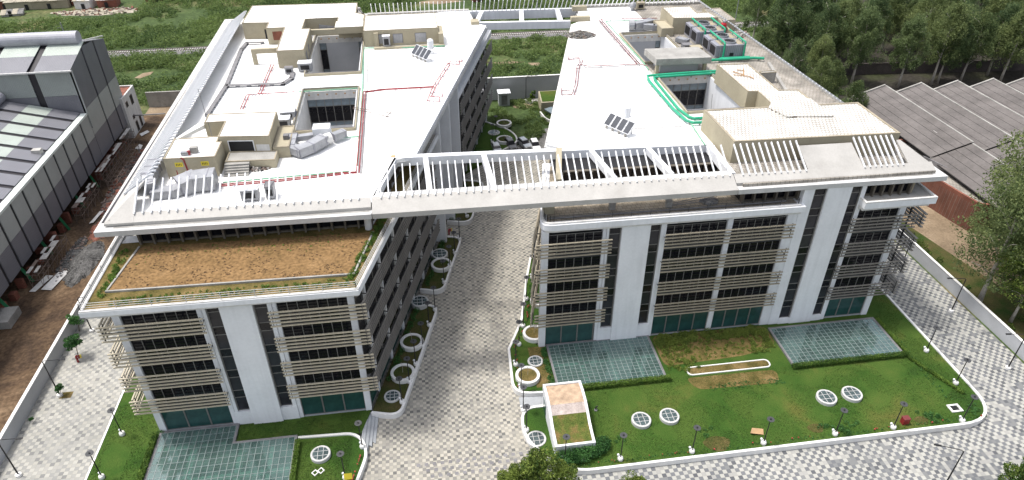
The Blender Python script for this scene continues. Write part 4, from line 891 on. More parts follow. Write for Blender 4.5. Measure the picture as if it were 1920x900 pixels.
lawn([(13.4, 69.4), (13.4, 58.5)] + rounded([(13.4, 58.5), (9.8, 58.5), (9.2, 54.2), (13.0, 48.3), (67.3, 48.3), (67.6, 120)], [0, 2.2, 4, 3.4, 5.0, 0], 7, closed=False)[1:] + [(62.3, 120), (62.3, 69.4)], LAWN)
kerb(rounded([(13.2, 58.3), (9.7, 58.3), (9.1, 54.0), (13.0, 48.2), (67.4, 48.2), (67.6, 73), (67.6, 120)], [0, 2.2, 4.0, 3.4, 5.0, 0, 0], 8, closed=False), 'long white kerb wall curving round the big front lawn')
kerb(rounded([(13.2, 60.5), (9.0, 60.9), (9.5, 69), (12.1, 74.5), (14.5, 84.5), (16.2, 90.5), (18.5, 91)], [0, 2.6, 0, 1, 1, 2.2, 0], 7, closed=False), 'white kerb wall of the narrow bed between street and lawn wing, north of the ramp house')
struct(MB().prism([(9.6, 58.6), (13.0, 58.6), (13.0, 60.4), (9.6, 60.6)], GZ, -0.42).build('ramp_slab', STONE))
# garden wing, front and side
lawn([(-40.2, 71), (-40.2, 40), (-33.6, 40), (-33.6, 60.9), (-34.2, 61.5), (-34.2, 71)], LAWN)
kerb([(-40.3, 74), (-40.3, 40)], 'thin white kerb of the side lawn next to the factory passage', w=0.22, z=0.08)
lawn([(-25.1, 60.9), (-25.1, 57.6), (-17.8, 57.6), (-10.0, 57.3), (-8.9, 60.9)], LAWN)
lawn(rounded([(-17.6, 57.5), (-10.6, 57.2), (-9.3, 54.4), (-10.6, 49.5), (-14, 40), (-17.6, 40)], [0, 2.4, 2.2, 4, 0, 0], 6), LAWN, z=-0.02)
kerb(rounded([(-17.4, 57.6), (-10.4, 57.3), (-9.1, 54.4), (-10.5, 49.5), (-14, 40)], [0, 2.6, 2.4, 4, 0], 8, closed=False), 'white kerb wall curving round the small lawn with one glass dome')
steps = thing('stone_steps', 'grey stone steps between the small lawn and the paved street', 'steps', (-8.6, 58, GZ))
for k in range(4):
    a = -0.05 - 0.14 * k; o = 0.42 * k
    MB().prism([(-9.7 + o, 60.6), (-9.28 + o, 60.6), (-9.6 + o, 54.4 + 0.5 * k), (-10.1 + o, 54.8 + 0.5 * k)], GZ, a).build('step', STONE, steps)
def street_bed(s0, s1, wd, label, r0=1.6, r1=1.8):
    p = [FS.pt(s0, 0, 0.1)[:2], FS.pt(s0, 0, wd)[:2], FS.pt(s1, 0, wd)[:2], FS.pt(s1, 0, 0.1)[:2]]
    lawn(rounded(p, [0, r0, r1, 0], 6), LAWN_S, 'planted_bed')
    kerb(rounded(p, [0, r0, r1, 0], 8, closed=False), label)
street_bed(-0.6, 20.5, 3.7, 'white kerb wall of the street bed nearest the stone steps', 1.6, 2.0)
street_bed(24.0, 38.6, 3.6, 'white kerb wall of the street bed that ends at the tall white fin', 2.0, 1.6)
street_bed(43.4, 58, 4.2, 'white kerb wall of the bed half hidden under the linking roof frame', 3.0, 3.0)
rear = rounded([(8.0, 120), (15.0, 126.8), (20.6, 131.5), (19.4, 137.5), (14.4, 142.8), (12.0, 142.8)], [0, 1, 4, 5, 1, 0], 7)
lawn(rear, LAWN, 'planted_bed')
kerb(rounded([(15.0, 126.8), (20.6, 131.5), (19.6, 137.2), (14.0, 142.9)], [0, 5, 5, 0], 8, closed=False), 'white kerb wall round the oval bed behind the garden wing')
# bare earth patches and the oblong bed
struct(MB().prism(rounded([(31.5, 60.4), (44, 60.2), (43.5, 57.9), (32.5, 58.2)], 1.0), -0.05, 0.015).build('flower_bed', BED))
ob = rounded(rect(32.2, 43.6, 60.75, 62.1), 0.67, 8)
struct(MB().prism(ob, 0.0, 0.06).build('oblong_bed', BED)); kerb(ob, 'thin white rim of the long oblong bed on the big lawn', True, 0.16, 0.14, name='bed_rim')
struct(MB().prism(rounded([(29.6, 68.8), (46.4, 68.6), (46.2, 64.6), (41, 63.3), (29.6, 62.8)], 1.2), -0.05, 0.012).build('shrub_bed', BED))
struct(MB().prism(rect(12.1, 14.3, 61.5, 69), -0.05, 0.01).build('shrub_bed', BED))
for q in ((1345, 832, 1.6), (1530, 803, 1.0), (1728, 788, 0.9)):
    p = at(q[0], q[1], 0.0); struct(MB().prism([(p.x + q[2] * math.cos(t) * (1 + .15 * math.sin(3 * t)), p.y + q[2] * .7 * math.sin(t)) for t in np.linspace(0, 6.28, 15)[:-1]], -0.05, 0.014).build('bare_patch', PATCH))

# ------------------------------------------------------------------ glazed roofs set in the lawn
BARS = mat('glazing_bar_grey', (0.20, 0.235, 0.23), .5, .1)
def glass_roof(poly, ncol, nrow, label, z=0.22, notch=None, beams=()):
    x0, y0, x1, y1 = poly; t = thing('glass_roof', label, 'glass roof', ((x0 + x1) / 2, (y0 + y1) / 2, 0), 'glazed roofs over the basement')
    fr = MB(); dx = (x1 - x0) / ncol; dy = (y1 - y0) / nrow
    inside = lambda i, j: not (notch and x0 + (i + .5) * dx > notch[0] and y0 + (j + .5) * dy > notch[1])
    nk = min(ncol, max(0, round((notch[0] - x0) / dx))) if notch else ncol
    nj = min(nrow, max(0, round((notch[1] - y0) / dy))) if notch else nrow
    for i in range(ncol + 1):
        x = x0 + i * dx; yt = y1 if (not notch or i <= nk) else y0 + nj * dy
        fr.box(x - 0.032, x + 0.032, y0, yt, z - 0.1, z + 0.035)
    for j in range(nrow + 1):
        y = y0 + j * dy; xt = x1 if (not notch or j <= nj) else x0 + nk * dx
        fr.box(x0, xt, y - 0.022, y + 0.022, z - 0.1, z + 0.025)
    fr.build('glazing_bars', BARS, t)
    q = MB(); q.box(-dx / 2 + .04, dx / 2 - .04, -dy / 2 + .03, dy / 2 - .03, -0.012, 0.012); me = q.mesh('pane', GLASS_R)
    for i in range(ncol):
        for j in range(nrow):
            if inside(i, j): piece('pane', me, (x0 + (i + .5) * dx, y0 + (j + .5) * dy, z), t)
    if notch: ol = [(x0, y0), (x1, y0), (x1, y0 + nj * dy), (x0 + nk * dx, y0 + nj * dy), (x0 + nk * dx, y1), (x0, y1)]
    else: ol = rect(x0, x1, y0, y1)
    MB().ring(offset_path(ol, -0.28, True), offset_path(ol, -0.02, True), -0.02, z + 0.06).build('edge_frame', CABLE, t)
    MB().prism(ol, 0.002, 0.02).build('basement_floor', mat('basement_floor', (0.035, 0.055, 0.055), 0.6, 0.6, 0.4, 1.5), t)
    for (a, b, c, d) in beams: MB().box(a, b, c, d, 0.03, z - 0.11).build('basement_beam', mat('basement_beam', (0.40, 0.42, 0.36), 0.8, 0.2), t)
    return t
glass_roof((14.9, 60.95, 28.9, 68.7), 20, 13, 'glass roof in the lawn beside the sloping ramp house', beams=[(18.4, 19.0, 61, 68.6), (22.4, 23.0, 61, 68.6), (26.0, 26.5, 61, 68.6), (15, 28.8, 64.6, 65.2)])
glass_roof((46.7, 60.6, 62.2, 67.6), 21, 11, 'glass roof in the lawn below the tall white wall panel', beams=[(50.5, 51.1, 60.7, 67.5), (54.6, 55.2, 60.7, 67.5), (58.7, 59.3, 60.7, 67.5), (46.8, 62.1, 63.6, 64.3)])
glass_roof((-33.5, 46.5, -17.75, 60.4), 22, 15, 'L-shaped glass roof in front of the soil terrace wing', notch=(-25.1, 57.4), beams=[(-29.6, -28.9, 46.6, 60.3), (-24.0, -23.3, 46.6, 57), (-20.4, -19.9, 46.6, 57), (-33.4, -17.9, 52.8, 53.5), (-33.4, -25.5, 57.6, 58.2)])

# ------------------------------------------------------------------ round domes and round planters
CG = 'round glazed skylights in the grass'; PG = 'round white planters along the buildings'
def skylight(x, y, r, label, h=0.42):
    t = thing('round_skylight', label, 'skylight', (x, y, 0), CG)
    MB().lathe((x, y, 0), [(r, 0), (r, h), (r - 0.05, h + 0.05), (r - 0.22, h + 0.05), (r - 0.26, h - 0.03)], 32).build('ring', SLABC, t)
    MB().lathe((x, y, 0), [(r - 0.32, 0.02), (r - 0.32, 0.1)], 24).build('well_base', mat('dome_base', (0.05, 0.065, 0.065), 0.7, 0.4, 1.2, 4), t)
    ri = r - 0.22; mb = MB(); g = 3; w = 2 * ri / g
    for k in range(1, g):
        c = -ri + w * k; hl = math.sqrt(max(0, ri * ri - c * c))
        mb.box(x + c - 0.025, x + c + 0.025, y - hl, y + hl, h - 0.02, h + 0.05); mb.box(x - hl, x + hl, y + c - 0.024, y + c + 0.024, h - 0.018, h + 0.048)
    mb.build('glazing_bars', SLABC, t)
    for i in range(g):
        for j in range(g):
            xa, ya = -ri + w * i + .04, -ri + w * j + .04; xb, yb = xa + w - .08, ya + w - .08
            pts = []
            for (u, v) in ((xa, ya), (xb, ya), (xb, yb), (xa, yb)):
                d = math.hypot(u, v); f = min(1, (ri - 0.02) / d) if d > 0 else 1; pts.append((x + u * f, y + v * f))
            a = sum(pts[k - 1][0] * pts[k][1] - pts[k][0] * pts[k - 1][1] for k in range(4))
            if abs(a) > 0.06: MB().prism(pts, h + 0.0, h + 0.015).build('pane', GLASS_C, t)
    return t
def round_planter(x, y, r, label, h=0.6, m=None):
    t = thing('round_planter', label, 'planter', (x, y, 0), PG)
    MB().lathe((x, y, 0), [(r, 0), (r, h), (r - 0.04, h + 0.03), (r - 0.36, h + 0.03), (r - 0.4, h - 0.12)], 32).build('ring', KERB, t)
    MB().lathe((x, y, 0), [(r - 0.3, 0.05), (r - 0.3, h - 0.1)], 24).build('soil', m or BED, t)
    s = MB(); s.tube([(x, y, h - .1), (x + .05, y + .1, h + 0.8), (x - .1, y + .3, h + 1.5)], 0.02, 4); s.build('stem', BARK, t)
    return t
skylight(-14.5, 54.6, 1.15, 'single round skylight on the small kerbed lawn')
skylight(-6.3, 62.6, 1.05, 'flat round skylight at the corner of the street bed by the steps', 0.15)
skylight(-2.2, 80.4, 1.3, 'round skylight at the far end of the bed nearest the steps', 0.7)
skylight(1.4, 92.2, 1.35, 'round skylight behind the grass planter near the tall white fin', 0.6)
skylight(23.7, 54.2, 1.2, 'first skylight of the pair nearer the ramp house'); skylight(27.3, 54.3, 1.2, 'second skylight of the pair nearer the ramp house')
skylight(47.9, 54.4, 1.25, 'skylight of the far lawn pair, on the ramp house side'); skylight(51.4, 54.5, 1.25, 'skylight of the far lawn pair, nearer the lawn corner')
skylight(12.7, 66.2, 1.05, 'flat round skylight between two planters beside the glass roof', 0.12)
skylight(15.7, 136.6, 1.3, 'flat round skylight between the two planters of the oval rear bed', 0.12)
skylight(10.6, 53.4, 1.2, 'shallow oval opening half hidden by the ramp house wall', 0.1)
round_planter(-3.6, 72.0, 1.6, 'round white planter in the middle of the bed by the steps', m=LAWN_S)
round_planter(-4.9, 66.2, 1.6, 'round white planter nearest the steps on the street bed', m=LAWN_S)
round_planter(1.5, 89.4, 1.65, 'round white planter in the second street bed', m=LAWN_S)
round_planter(13.4, 71.3, 1.6, 'round white planter against the corner column of the lawn wing')
round_planter(11.2, 63.4, 1.6, 'round white planter in front of the ramp, thin sapling in it')
round_planter(18.4, 140.2, 1.7, 'far round planter in the oval rear bed', m=LAWN_S); round_planter(17.4, 132.2, 1.7, 'round planter of the oval rear bed nearest the parked cars', m=LAWN_S)
round_planter(15.4, 78.3, 1.4, 'round white planter behind the louvres at the street corner of the lawn wing', m=LAWN)

# ------------------------------------------------------------------ ramp house with planted roof
rh = thing('ramp_house', 'small white ramp shelter with a curved roof of bare earth and grass', 'shelter', (14.6, 54.6, 0))
prof = [(58.6, 3.05), (57, 3.15), (55.6, 3.0), (54.4, 2.5), (53.2, 1.9), (51.9, 1.55), (50.9, 1.4)]
for x in (12.3, 16.75):
    mb = MB(); o = len(mb.v)
    for y, z in prof: mb.v += [(x, y, GZ), (x + 0.3, y, GZ), (x + 0.3, y, z + 0.28), (x, y, z + 0.28)]
    for i in range(len(prof) - 1):
        for k in range(4): j = (k + 1) % 4; mb.f.append((o + 4 * i + k, o + 4 * i + j, o + 4 * i + 4 + j, o + 4 * i + 4 + k))
    mb.f += [(o, o + 1, o + 2, o + 3), tuple(len(mb.v) - 1 - k for k in range(4))]; mb.build('side_wall', WHITE, rh)
def roofpart(i0, i1, m, name):
    mb = MB(); o = 0
    for y, z in prof[i0:i1 + 1]: mb.v += [(12.6, y, z - 0.15), (16.75, y, z - 0.15), (16.75, y, z + 0.12), (12.6, y, z + 0.12)]
    for i in range(i1 - i0):
        for k in range(4): j = (k + 1) % 4; mb.f.append((o + 4 * i + k, o + 4 * i + j, o + 4 * i + 4 + j, o + 4 * i + 4 + k))
    mb.f += [(0, 1, 2, 3), tuple(len(mb.v) - 1 - k for k in range(4))]; return mb.build(name, m, rh)
roofpart(0, 2, mat('roof_gravel', (0.40, 0.29, 0.2), 0.95, 0.25, 1.5, 12, bump=0.4), 'earth_roof')
roofpart(2, 3, mat('bare_roof_membrane', (0.40, 0.34, 0.31), 0.9, 0.3, 0.8, 6, stain=0.5), 'bare_roof')
roofpart(3, 6, ROOFGR, 'grass_roof')
MB().box(12.3, 17.05, 58.6, 58.85, 2.5, 3.35).build('end_wall', WHITE, rh); MB().box(12.3, 17.05, 50.62, 50.9, GZ, 1.68).build('end_wall', WHITE, rh)
MB().box(12.25, 12.3, 56.4, 58.0, GZ, 2.0).build('side_glass', GLASS_T, rh)
LAWN_DONE = True

# ------------------------------------------------------------------ garden lamps and street lamps
def garden_lamp():
    t = thing('garden_lamp', 'x', 'lamp post', (0, 0, 0), 'black garden lamps along the kerbs')
    MB().lathe((0, 0, 0), [(0.30, 0), (0.34, 0.18), (0.30, 0.42), (0.2, 0.5)], 14).build('white_base', KERB, t)
    MB().sphere((-0.22, 0.25, 0.62), 0.15, 10, 8).build('base_globe', WHITE, t)
    MB().tube([(-0.22, 0.25, 0.3), (-0.22, 0.25, 0.5)], 0.06, 6).build('globe_stem', WHITE, t)
    MB().tube([(0, 0, 0.45), (0, 0, 4.25)], [0.07, 0.05], 8).build('pole', LAMPB, t)
    h = MB().lathe((0, 0, 4.2), [(0.30, 0), (0.42, 0.02), (0.42, 0.07), (0.34, 0.08), (0.1, 0.05)], 20).build('lamp_disc', LAMPG, t)
    MB().lathe((0, 0, 4.32), [(0.1, 0), (0.1, 0.06)], 10).build('disc_cap', LAMPB, h)
    return t
GL = garden_lamp(); first = [True]
def lamp(px_, py_, label, z=0.0, loc=None):
    p = loc or at(px_, py_, z)
    if first[0]: GL.location = p; GL['label'] = label; first[0] = False
    else: copy_tree(GL, p, label)
for q in [(1163, 862, 'garden lamp on the front kerb beside the ramp house bushes'), (1297, 848, 'garden lamp on the front kerb before the skylight pair'), (1431, 832, 'garden lamp on the front kerb beside the plywood board'),
          (1565, 815, 'garden lamp on the front kerb between two bare patches'), (1674, 803, 'garden lamp on the front kerb beside the red box'), (1803, 790, 'garden lamp at the rounded corner of the big lawn'),
          (1791, 720, 'garden lamp halfway up the side kerb of the big lawn'), (1736, 659, 'garden lamp on the side kerb level with the far glass roof'), (1059, 865, 'garden lamp in the bushes behind the ramp house'),
          (987, 808, 'garden lamp on the curved kerb beside the ramp house opening'), (981, 771, 'garden lamp just below the grey ramp slab'), (977, 730, 'garden lamp just above the grey ramp slab by the planter'),
          (967, 685, 'garden lamp on the bed next to the flat skylight'), (973, 647, 'garden lamp level with the corner column of the lawn wing'), (981, 613, 'garden lamp on the narrow bed under the lowest louvres'),
          (987, 562, 'garden lamp on the narrow bed half hidden by the corner louvres'), (998, 522, 'garden lamp at the far end of the narrow bed'),
          (680, 839, 'garden lamp at the corner of the small lawn by the steps'), (648, 897, 'garden lamp on the small lawn beside the yellow sign'), (754, 755, 'garden lamp at the near corner of the street bed'),
          (768, 717, 'garden lamp beside the nearest planter of the street bed'), (780, 684, 'garden lamp between the two planters of the street bed'), (793, 650, 'garden lamp behind the second planter of the street bed'),
          (805, 611, 'garden lamp near the raised skylight of the street bed'), (816, 582, 'garden lamp at the far rounded end of the nearest street bed'), (833, 531, 'garden lamp at the near end of the second street bed'),
          (844, 503, 'garden lamp beside the planter of the second street bed'), (853, 476, 'garden lamp beside the skylight of the second street bed'), (862, 450, 'garden lamp at the far end of the second street bed'),
          (876, 407, 'garden lamp on the bed half hidden under the linking roof frame'), (230, 815, 'garden lamp on the side lawn beside the lowest louvres'), (192, 896, 'garden lamp on the side lawn beside the hedge'),
          (923, 268, 'garden lamp beside the near planter of the oval rear bed'), (930, 252, 'garden lamp beside the flat skylight of the oval rear bed')]: lamp(*q)
def street_lamp(loc, d, label):
    t = thing('street_lamp', label, 'street lamp', loc, 'tall arm lamps along the boundary walls'); x, y, z = loc
    MB().lathe((x, y, z), [(0.34, 0), (0.34, 0.3), (0.15, 0.38)], 12).build('white_base', KERB, t)
    MB().tube([(x, y, z + .3), (x, y, z + 6.0)], [0.09, 0.06], 8).build('pole', LAMPB, t)
    a = MB().tube([(x, y, z + 5.9), (x + d[0] * .2, y + d[1] * .2, z + 6.15), (x + d[0] * 2.6, y + d[1] * 2.6, z + 6.3)], 0.045, 6).build('arm', LAMPB, t)
    MB().beam((x + d[0] * 2.1, y + d[1] * 2.1, z + 6.26), (x + d[0] * 2.8, y + d[1] * 2.8, z + 6.28), 0.2, 0.09).build('lamp_head', LAMPB, a)
for px_, py_, d, l in ((113, 742, (1, -.1), 'street lamp beside the tree pit in the factory side passage'), (36, 892, (1, -.1), 'street lamp of the factory side passage nearest the camera'), (173, 621, (1, -.1), 'street lamp behind the lowest side louvres of the garden wing'),
                       (1783, 584, (-1, .1), 'street lamp by the boundary wall where the trees begin'), (1889, 691, (-1, .1), 'street lamp by the boundary wall nearest the tree trunks'), (1692, 494, (-1, .1), 'street lamp behind the corner louvres of the lawn wing'), (1770, 912, (-1, .4), 'street lamp rising from the paving below the lawn corner')):
    p = at(px_, py_, GZ); street_lamp((p.x, p.y, GZ), d, l)

# ------------------------------------------------------------------ boundary walls
def bwall(path, h, label, m=GREY_W, cap=KERB, w=0.3, n=0):
    t = thing('boundary_wall', label, 'wall', (path[0][0], path[0][1], GZ), 'boundary walls of the site')
    mb = MB(); wall_strip(mb, path, w, GZ - 0.3, h); mb.build('wall', m, t)
    mb = MB(); wall_strip(mb, path, w + 0.1, h, h + 0.1); mb.build('coping', cap, t)
    if n:
        for a, b in zip(path, path[1:]):
            for k in range(n):
                p = Vector(a) + (Vector(b) - Vector(a)) * (k + .5) / n; MB().box(p.x - .1, p.x + .1, p.y - .22, p.y + .22, GZ, h + .02).build('wall_pier', m, t)
    return t
bwall([(-51.3, 20), (-51.3, 131)], 1.55, 'long pale boundary wall between the paved passage and the churned site')
bwall([(78.6, 20), (78.4, 128)], 1.5, 'grey boundary wall between the paved passage and the tree belt')
bwall([(10, 155.9), (40, 155.7), (78, 155.5)], 4.9, 'high grey wall closing the rear field between the wings', w=0.4, n=3)
bwall([(-63, 163.2), (-38, 162.6), (-12, 162)], 3.0, 'weathered low wall behind the white concrete house', m=CONC_G, cap=CONC_G, n=5)
# ------------------------------------------------------------------ things on the roofs
def V3(x, y, z=0.0): return Vector((x, y, z))
def solar(pl, pr_, label, tank):
    """Four collectors in a row; pl, pr_ = ends of the lower edge on the deck."""
    a, b = Vector(pl), Vector(pr_); d = (b - a).normalized(); nrm = Vector((-d.y, d.x, 0)); L = (b - a).length / 4
    t = thing('solar_water_heater', label, 'solar water heater', (a + b) / 2, 'solar water heaters on the roofs')
    for k in range(4):
        o_ = a + d * (L * k + 0.06); u = d * (L - 0.12); v = nrm * 1.35 + V3(0, 0, 1.35); w = V3(0, 0, .08) - nrm * .08; lift = V3(0, 0, .45)
        p = MB().hexa([o_ + lift, o_ + u + lift, o_ + u + v + lift, o_ + v + lift, o_ + lift + w, o_ + u + lift + w, o_ + u + v + lift + w, o_ + v + lift + w]).build('collector', WHITE, t)
        i = 0.07; o2 = o_ + d * i + v * .04 + w * 1.05; u2 = d * (L - .12 - 2 * i); v2 = v * .92
        MB().hexa([o2 + lift, o2 + u2 + lift, o2 + u2 + v2 + lift, o2 + v2 + lift, o2 + lift + w * .2, o2 + u2 + lift + w * .2, o2 + u2 + v2 + lift + w * .2, o2 + v2 + lift + w * .2]).build('collector_glass', SOLAR, p)
        MB().beam(o_ + u * .5, o_ + u * .5 + lift, .3, .3).build('foot', CONC_G, t)
        MB().beam(o_ + u * .5 + nrm * 1.3, o_ + u * .5 + nrm * 1.3 + V3(0, 0, 1.75), .08, .08).build('leg', GALV, t)
    tk = Vector(tank); MB().lathe(tk, [(0.5, .75), (0.56, .9), (0.56, 2.3), (0.4, 2.5), (0.1, 2.62)], 16).build('tank', WHITE, t)
    for k in range(3):
        an = k * 2.1; q = tk + V3(.45 * math.cos(an), .45 * math.sin(an)); MB().beam(q, q + V3(0, 0, .9), .07, .07).build('leg', GALV, t)
    MB().tube([tk + V3(.5, 0, 1), b + nrm * 1.3 + V3(0, 0, 1.7)], .05, 6).build('pipe', GALV, t)
solar(at(771, 105, ZD), at(801, 118, ZD), 'solar heater with four tilted collectors on the soil terrace wing', at(813, 105, ZD) + V3(-.4, 1.6))
solar(at(1131, 238, ZD), at(1178, 259, ZD), 'solar heater with four tilted collectors on the lawn wing', at(1173, 236, ZD) + V3(.4, 1.2))

def chiller(x, y, label):
    t = thing('chiller', label, 'chiller', (x, y, ZD), 'twin-fan chillers piped in green')
    w, l, h = 5.4, 6.4, 2.45
    MB().box(x, x + w, y, y + l, ZD + 0.0, ZD + 0.3).build('base_frame', CONC_G, t)
    for k in range(2):
        yy = y + k * (l / 2 + .1); hl = l / 2 - .1
        b = MB().box(x + .55, x + w, yy, yy + hl, ZD + .3, ZD + h).build('cabinet', CHILL, t)
        MB().box(x, x + .55, yy + .15, yy + hl - .15, ZD + .3, ZD + h - .02).build('cabinet', CHILL, t)
        MB().box(x - .04, x, yy + .4, yy + hl - .4, ZD + .6, ZD + h - .35).build('coil', BLACK, b)
        MB().box(x + .75, x + 1.9, yy + .3, yy + hl - .3, ZD + h, ZD + h + .05).build('hatch', BEIGE_D, b); MB().box(x + 4.0, x + 5.1, yy + .3, yy + hl - .3, ZD + h, ZD + h + .05).build('hatch', BEIGE_D, b)
        cx, cy = x + 2.95, yy + hl / 2
        f = MB().lathe((cx, cy, ZD + h), [(1.15, 0), (1.1, .35), (1.0, .35), (0.95, .1)], 24).build('fan', GALV, t)
        m = MB()
        for q in range(5):
            a = q * 1.2566; m.hexa([(cx + .15 * math.cos(a) - .12 * math.sin(a), cy + .15 * math.sin(a) + .12 * math.cos(a), ZD + h + .12), (cx + .15 * math.cos(a) + .12 * math.sin(a), cy + .15 * math.sin(a) - .12 * math.cos(a), ZD + h + .2), (cx + .92 * math.cos(a) + .25 * math.sin(a), cy + .92 * math.sin(a) - .25 * math.cos(a), ZD + h + .24), (cx + .92 * math.cos(a) - .25 * math.sin(a), cy + .92 * math.sin(a) + .25 * math.cos(a), ZD + h + .14)] +
                   [(cx + .15 * math.cos(a) - .12 * math.sin(a), cy + .15 * math.sin(a) + .12 * math.cos(a), ZD + h + .15), (cx + .15 * math.cos(a) + .12 * math.sin(a), cy + .15 * math.sin(a) - .12 * math.cos(a), ZD + h + .23), (cx + .92 * math.cos(a) + .25 * math.sin(a), cy + .92 * math.sin(a) - .25 * math.cos(a), ZD + h + .27), (cx + .92 * math.cos(a) - .25 * math.sin(a), cy + .92 * math.sin(a) + .25 * math.cos(a), ZD + h + .17)])
        m.build('fan_blades', BEIGE_D, f)
        for q in range(3): MB().lathe((cx, cy, ZD + h + .3), [(.3 + .28 * q, 0), (.3 + .28 * q, .025), (.33 + .28 * q, .025), (.33 + .28 * q, 0)], 20).build('fan_guard', GALV, f)
    mb = MB()
    for k in range(14): mb.box(x + .6 + k * .35, x + .62 + k * .35, y - .02, y, ZD + .4, ZD + h - .05)
    mb.build('panel_seam', STEEL_D, t); MB().box(x + 2.6, x + 3.3, y - .05, y, ZD + .55, ZD + 1.1).build('inlet', BLACK, t)
    for xx in (x + 1.3, x + w - .35):
        p = MB().tube([(xx, y + l + .2, ZD + h + .55), (xx, y - .2, ZD + h + .55), (xx, y - .32, ZD + h + .4), (xx, y - .35, ZD + .2)], .16, 10).build('riser_pipe', PIPE_G, t)
        for q in range(3): MB().tube([(xx, y + 1.0 + 2.1 * q, ZD + h), (xx, y + 1.0 + 2.1 * q, ZD + h + .55)], .1, 8).build('branch', PIPE_G, p)
chiller(51.4, 119.3, 'twin-fan chiller farther from the camera, beside the red tank'); chiller(52.0, 111.7, 'twin-fan chiller nearer the camera, above the thick green header pipe')
t = thing('red_tank', 'red upright tank with a grey cap beside the far chiller', 'tank', (58.0, 123.2, ZD))
MB().lathe((58.0, 123.2, ZD), [(.5, .0), (.55, .1), (.55, 2.5), (.35, 2.8)], 16).build('vessel', REDDRUM, t); MB().lathe((58.0, 123.2, ZD), [(.3, 2.8), (.32, 3.1), (.1, 3.2)], 12).build('cap', GALV, t)

def pipe(name, label, runs, r, m, z=ZD + .3, n=8, cat='pipe', grp=None, foot=4.5, bracket=None):
    """Pipe runs drawn over the roof plan; every run a part, its supports joined."""
    t = thing(name, label, cat, at(*runs[0][0][:2], ZD) if not isinstance(runs[0][0], Vector) else runs[0][0], grp)
    for run in runs:
        pts = [p if isinstance(p, Vector) else at(p[0], p[1], p[2] if len(p) > 2 else z) for p in run]
        q = MB().tube(pts, r, n).build('pipe_run', m, t)
        mb = MB()
        for a, b in zip(pts, pts[1:]):
            k = int((b - a).length / foot)
            for i in range(k + 1):
                c = a + (b - a) * (i + .5) / (k + 1)
                if c.z < z + .3: mb.box(c.x - .11, c.x + .11, c.y - .09, c.y + .09, ZD + .003, c.z)
        if mb.v: stuff(mb.build('pipe_support', bracket or WHITE, q))
    return t
def two(run, d):
    """A second run beside the first, shifted on plan."""
    return [at(p[0], p[1], ZD + .3) + V3(*d) if not isinstance(p, Vector) else p + V3(*d) for p in run]
RG, GG = 'red fire pipes on the roofs', 'green chilled water pipes on the roofs'
r1 = [(672, 327), (676, 178), (815, 163), (860, 118)]
pipe('fire_pipe', 'long red fire pipe running beside both wells of the soil terrace wing', [[(640, 324), (668, 322), (681, 172), (718, 167), (812, 162)], two([(640, 324), (668, 322), (681, 172), (718, 167), (812, 162)], (.35, -.3)), [(412, 346), (520, 337), (640, 324)], two([(412, 346), (520, 337), (640, 324)], (0, -.4))], .085, PIPE_R, grp=RG)
pipe('fire_pipe', 'red hydrant branch with upright stubs near the street edge of the soil terrace wing', [[(804, 180), (812, 162), (838, 122), (846, 114), (866, 115), (866, 107)], two([(804, 180), (812, 162), (838, 122)], (.45, 0)), [(838, 119), (861, 121), (861, 111)], [(804, 180), (829, 182), (829, 172)], [(804, 180), (801, 189), (824, 190), (824, 182)]], .07, PIPE_R, z=ZD + .45, grp=RG)
pipe('fire_pipe', 'red pipe pair running between the portal and the front plant room', [[(450, 205), (462, 178), (484, 176), (508, 122)], two([(450, 205), (462, 178), (484, 176), (508, 122)], (.45, 0)), [(484, 176), (553, 172)]], .075, PIPE_R, grp=RG)
pipe('fire_pipe', 'maroon pipe along the well of the lawn wing with a branch to the street edge', [[(1127, 36), (1140, 52), (1200, 120), (1214, 124)], two([(1127, 36), (1140, 52), (1200, 120)], (-.45, 0)), [(1127, 36), (1232, 34)], [(1088, 121), (1104, 124), (1196, 120)]], .075, PIPE_M, grp=RG)
pipe('fire_pipe', 'maroon hydrant branch with two arms at the street edge of the lawn wing', [[(1066, 109), (1086, 108), (1088, 116), (1082, 124), (1078, 160), (1072, 178)], two([(1086, 108), (1088, 116), (1082, 124), (1078, 160), (1072, 178)], (.4, 0)), [(1066, 104), (1066, 112), (1086, 110)], [(1053, 164), (1053, 178), (1072, 177)], [(1053, 170), (1070, 169)]], .07, PIPE_M, z=ZD + .4, grp=RG)
mb_hp = at(1212, 140, ZD + .45)
pipe('chilled_water_pipe', 'thick bright green pipe pair looping round the near well of the lawn wing', [[(1345, 133), (1280, 137), (1214, 142), (1216, 150), (1262, 204), (1287, 226), (1300, 230), (1325, 229)], two([(1345, 137), (1280, 141), (1226, 145), (1228, 150), (1272, 204), (1292, 219), (1302, 222), (1325, 220)], (0, 0)), [(1345, 137), (1280, 141), (1226, 145)]], .21, PIPE_G, z=ZD + .45, n=10, grp=GG, bracket=CONC_G)
pipe('chilled_water_pipe', 'green header pipe at the foot of the near chiller', [[V3(50.2, 110.3, ZD + .5), V3(58.6, 110.3, ZD + .5), V3(60.2, 109.8, ZD + .5)], [V3(52.5, 110.9, ZD + .45), V3(58, 110.9, ZD + .45)]], .24, PIPE_G, z=ZD + .5, n=10, grp=GG, bracket=CONC_G)
pipe('drain_pipe', 'thin faded green pipe beside the maroon pipe and the far well of the lawn wing', [[(1228, 37), (1136, 40), (1207, 118), (1216, 131)], [(1296, 232), (1322, 272)]], .09, PIPE_GL, z=ZD + .25, grp=GG)
pipe('drain_pipe', 'faded green pipe along the street side of both wells of the soil terrace wing', [[(682, 70), (680, 160), (669, 322)], [(560, 172), (676, 165)], [(640, 258), (672, 256)], [(418, 342), (655, 321)]], .1, PIPE_GL, z=ZD + .22, grp=GG)
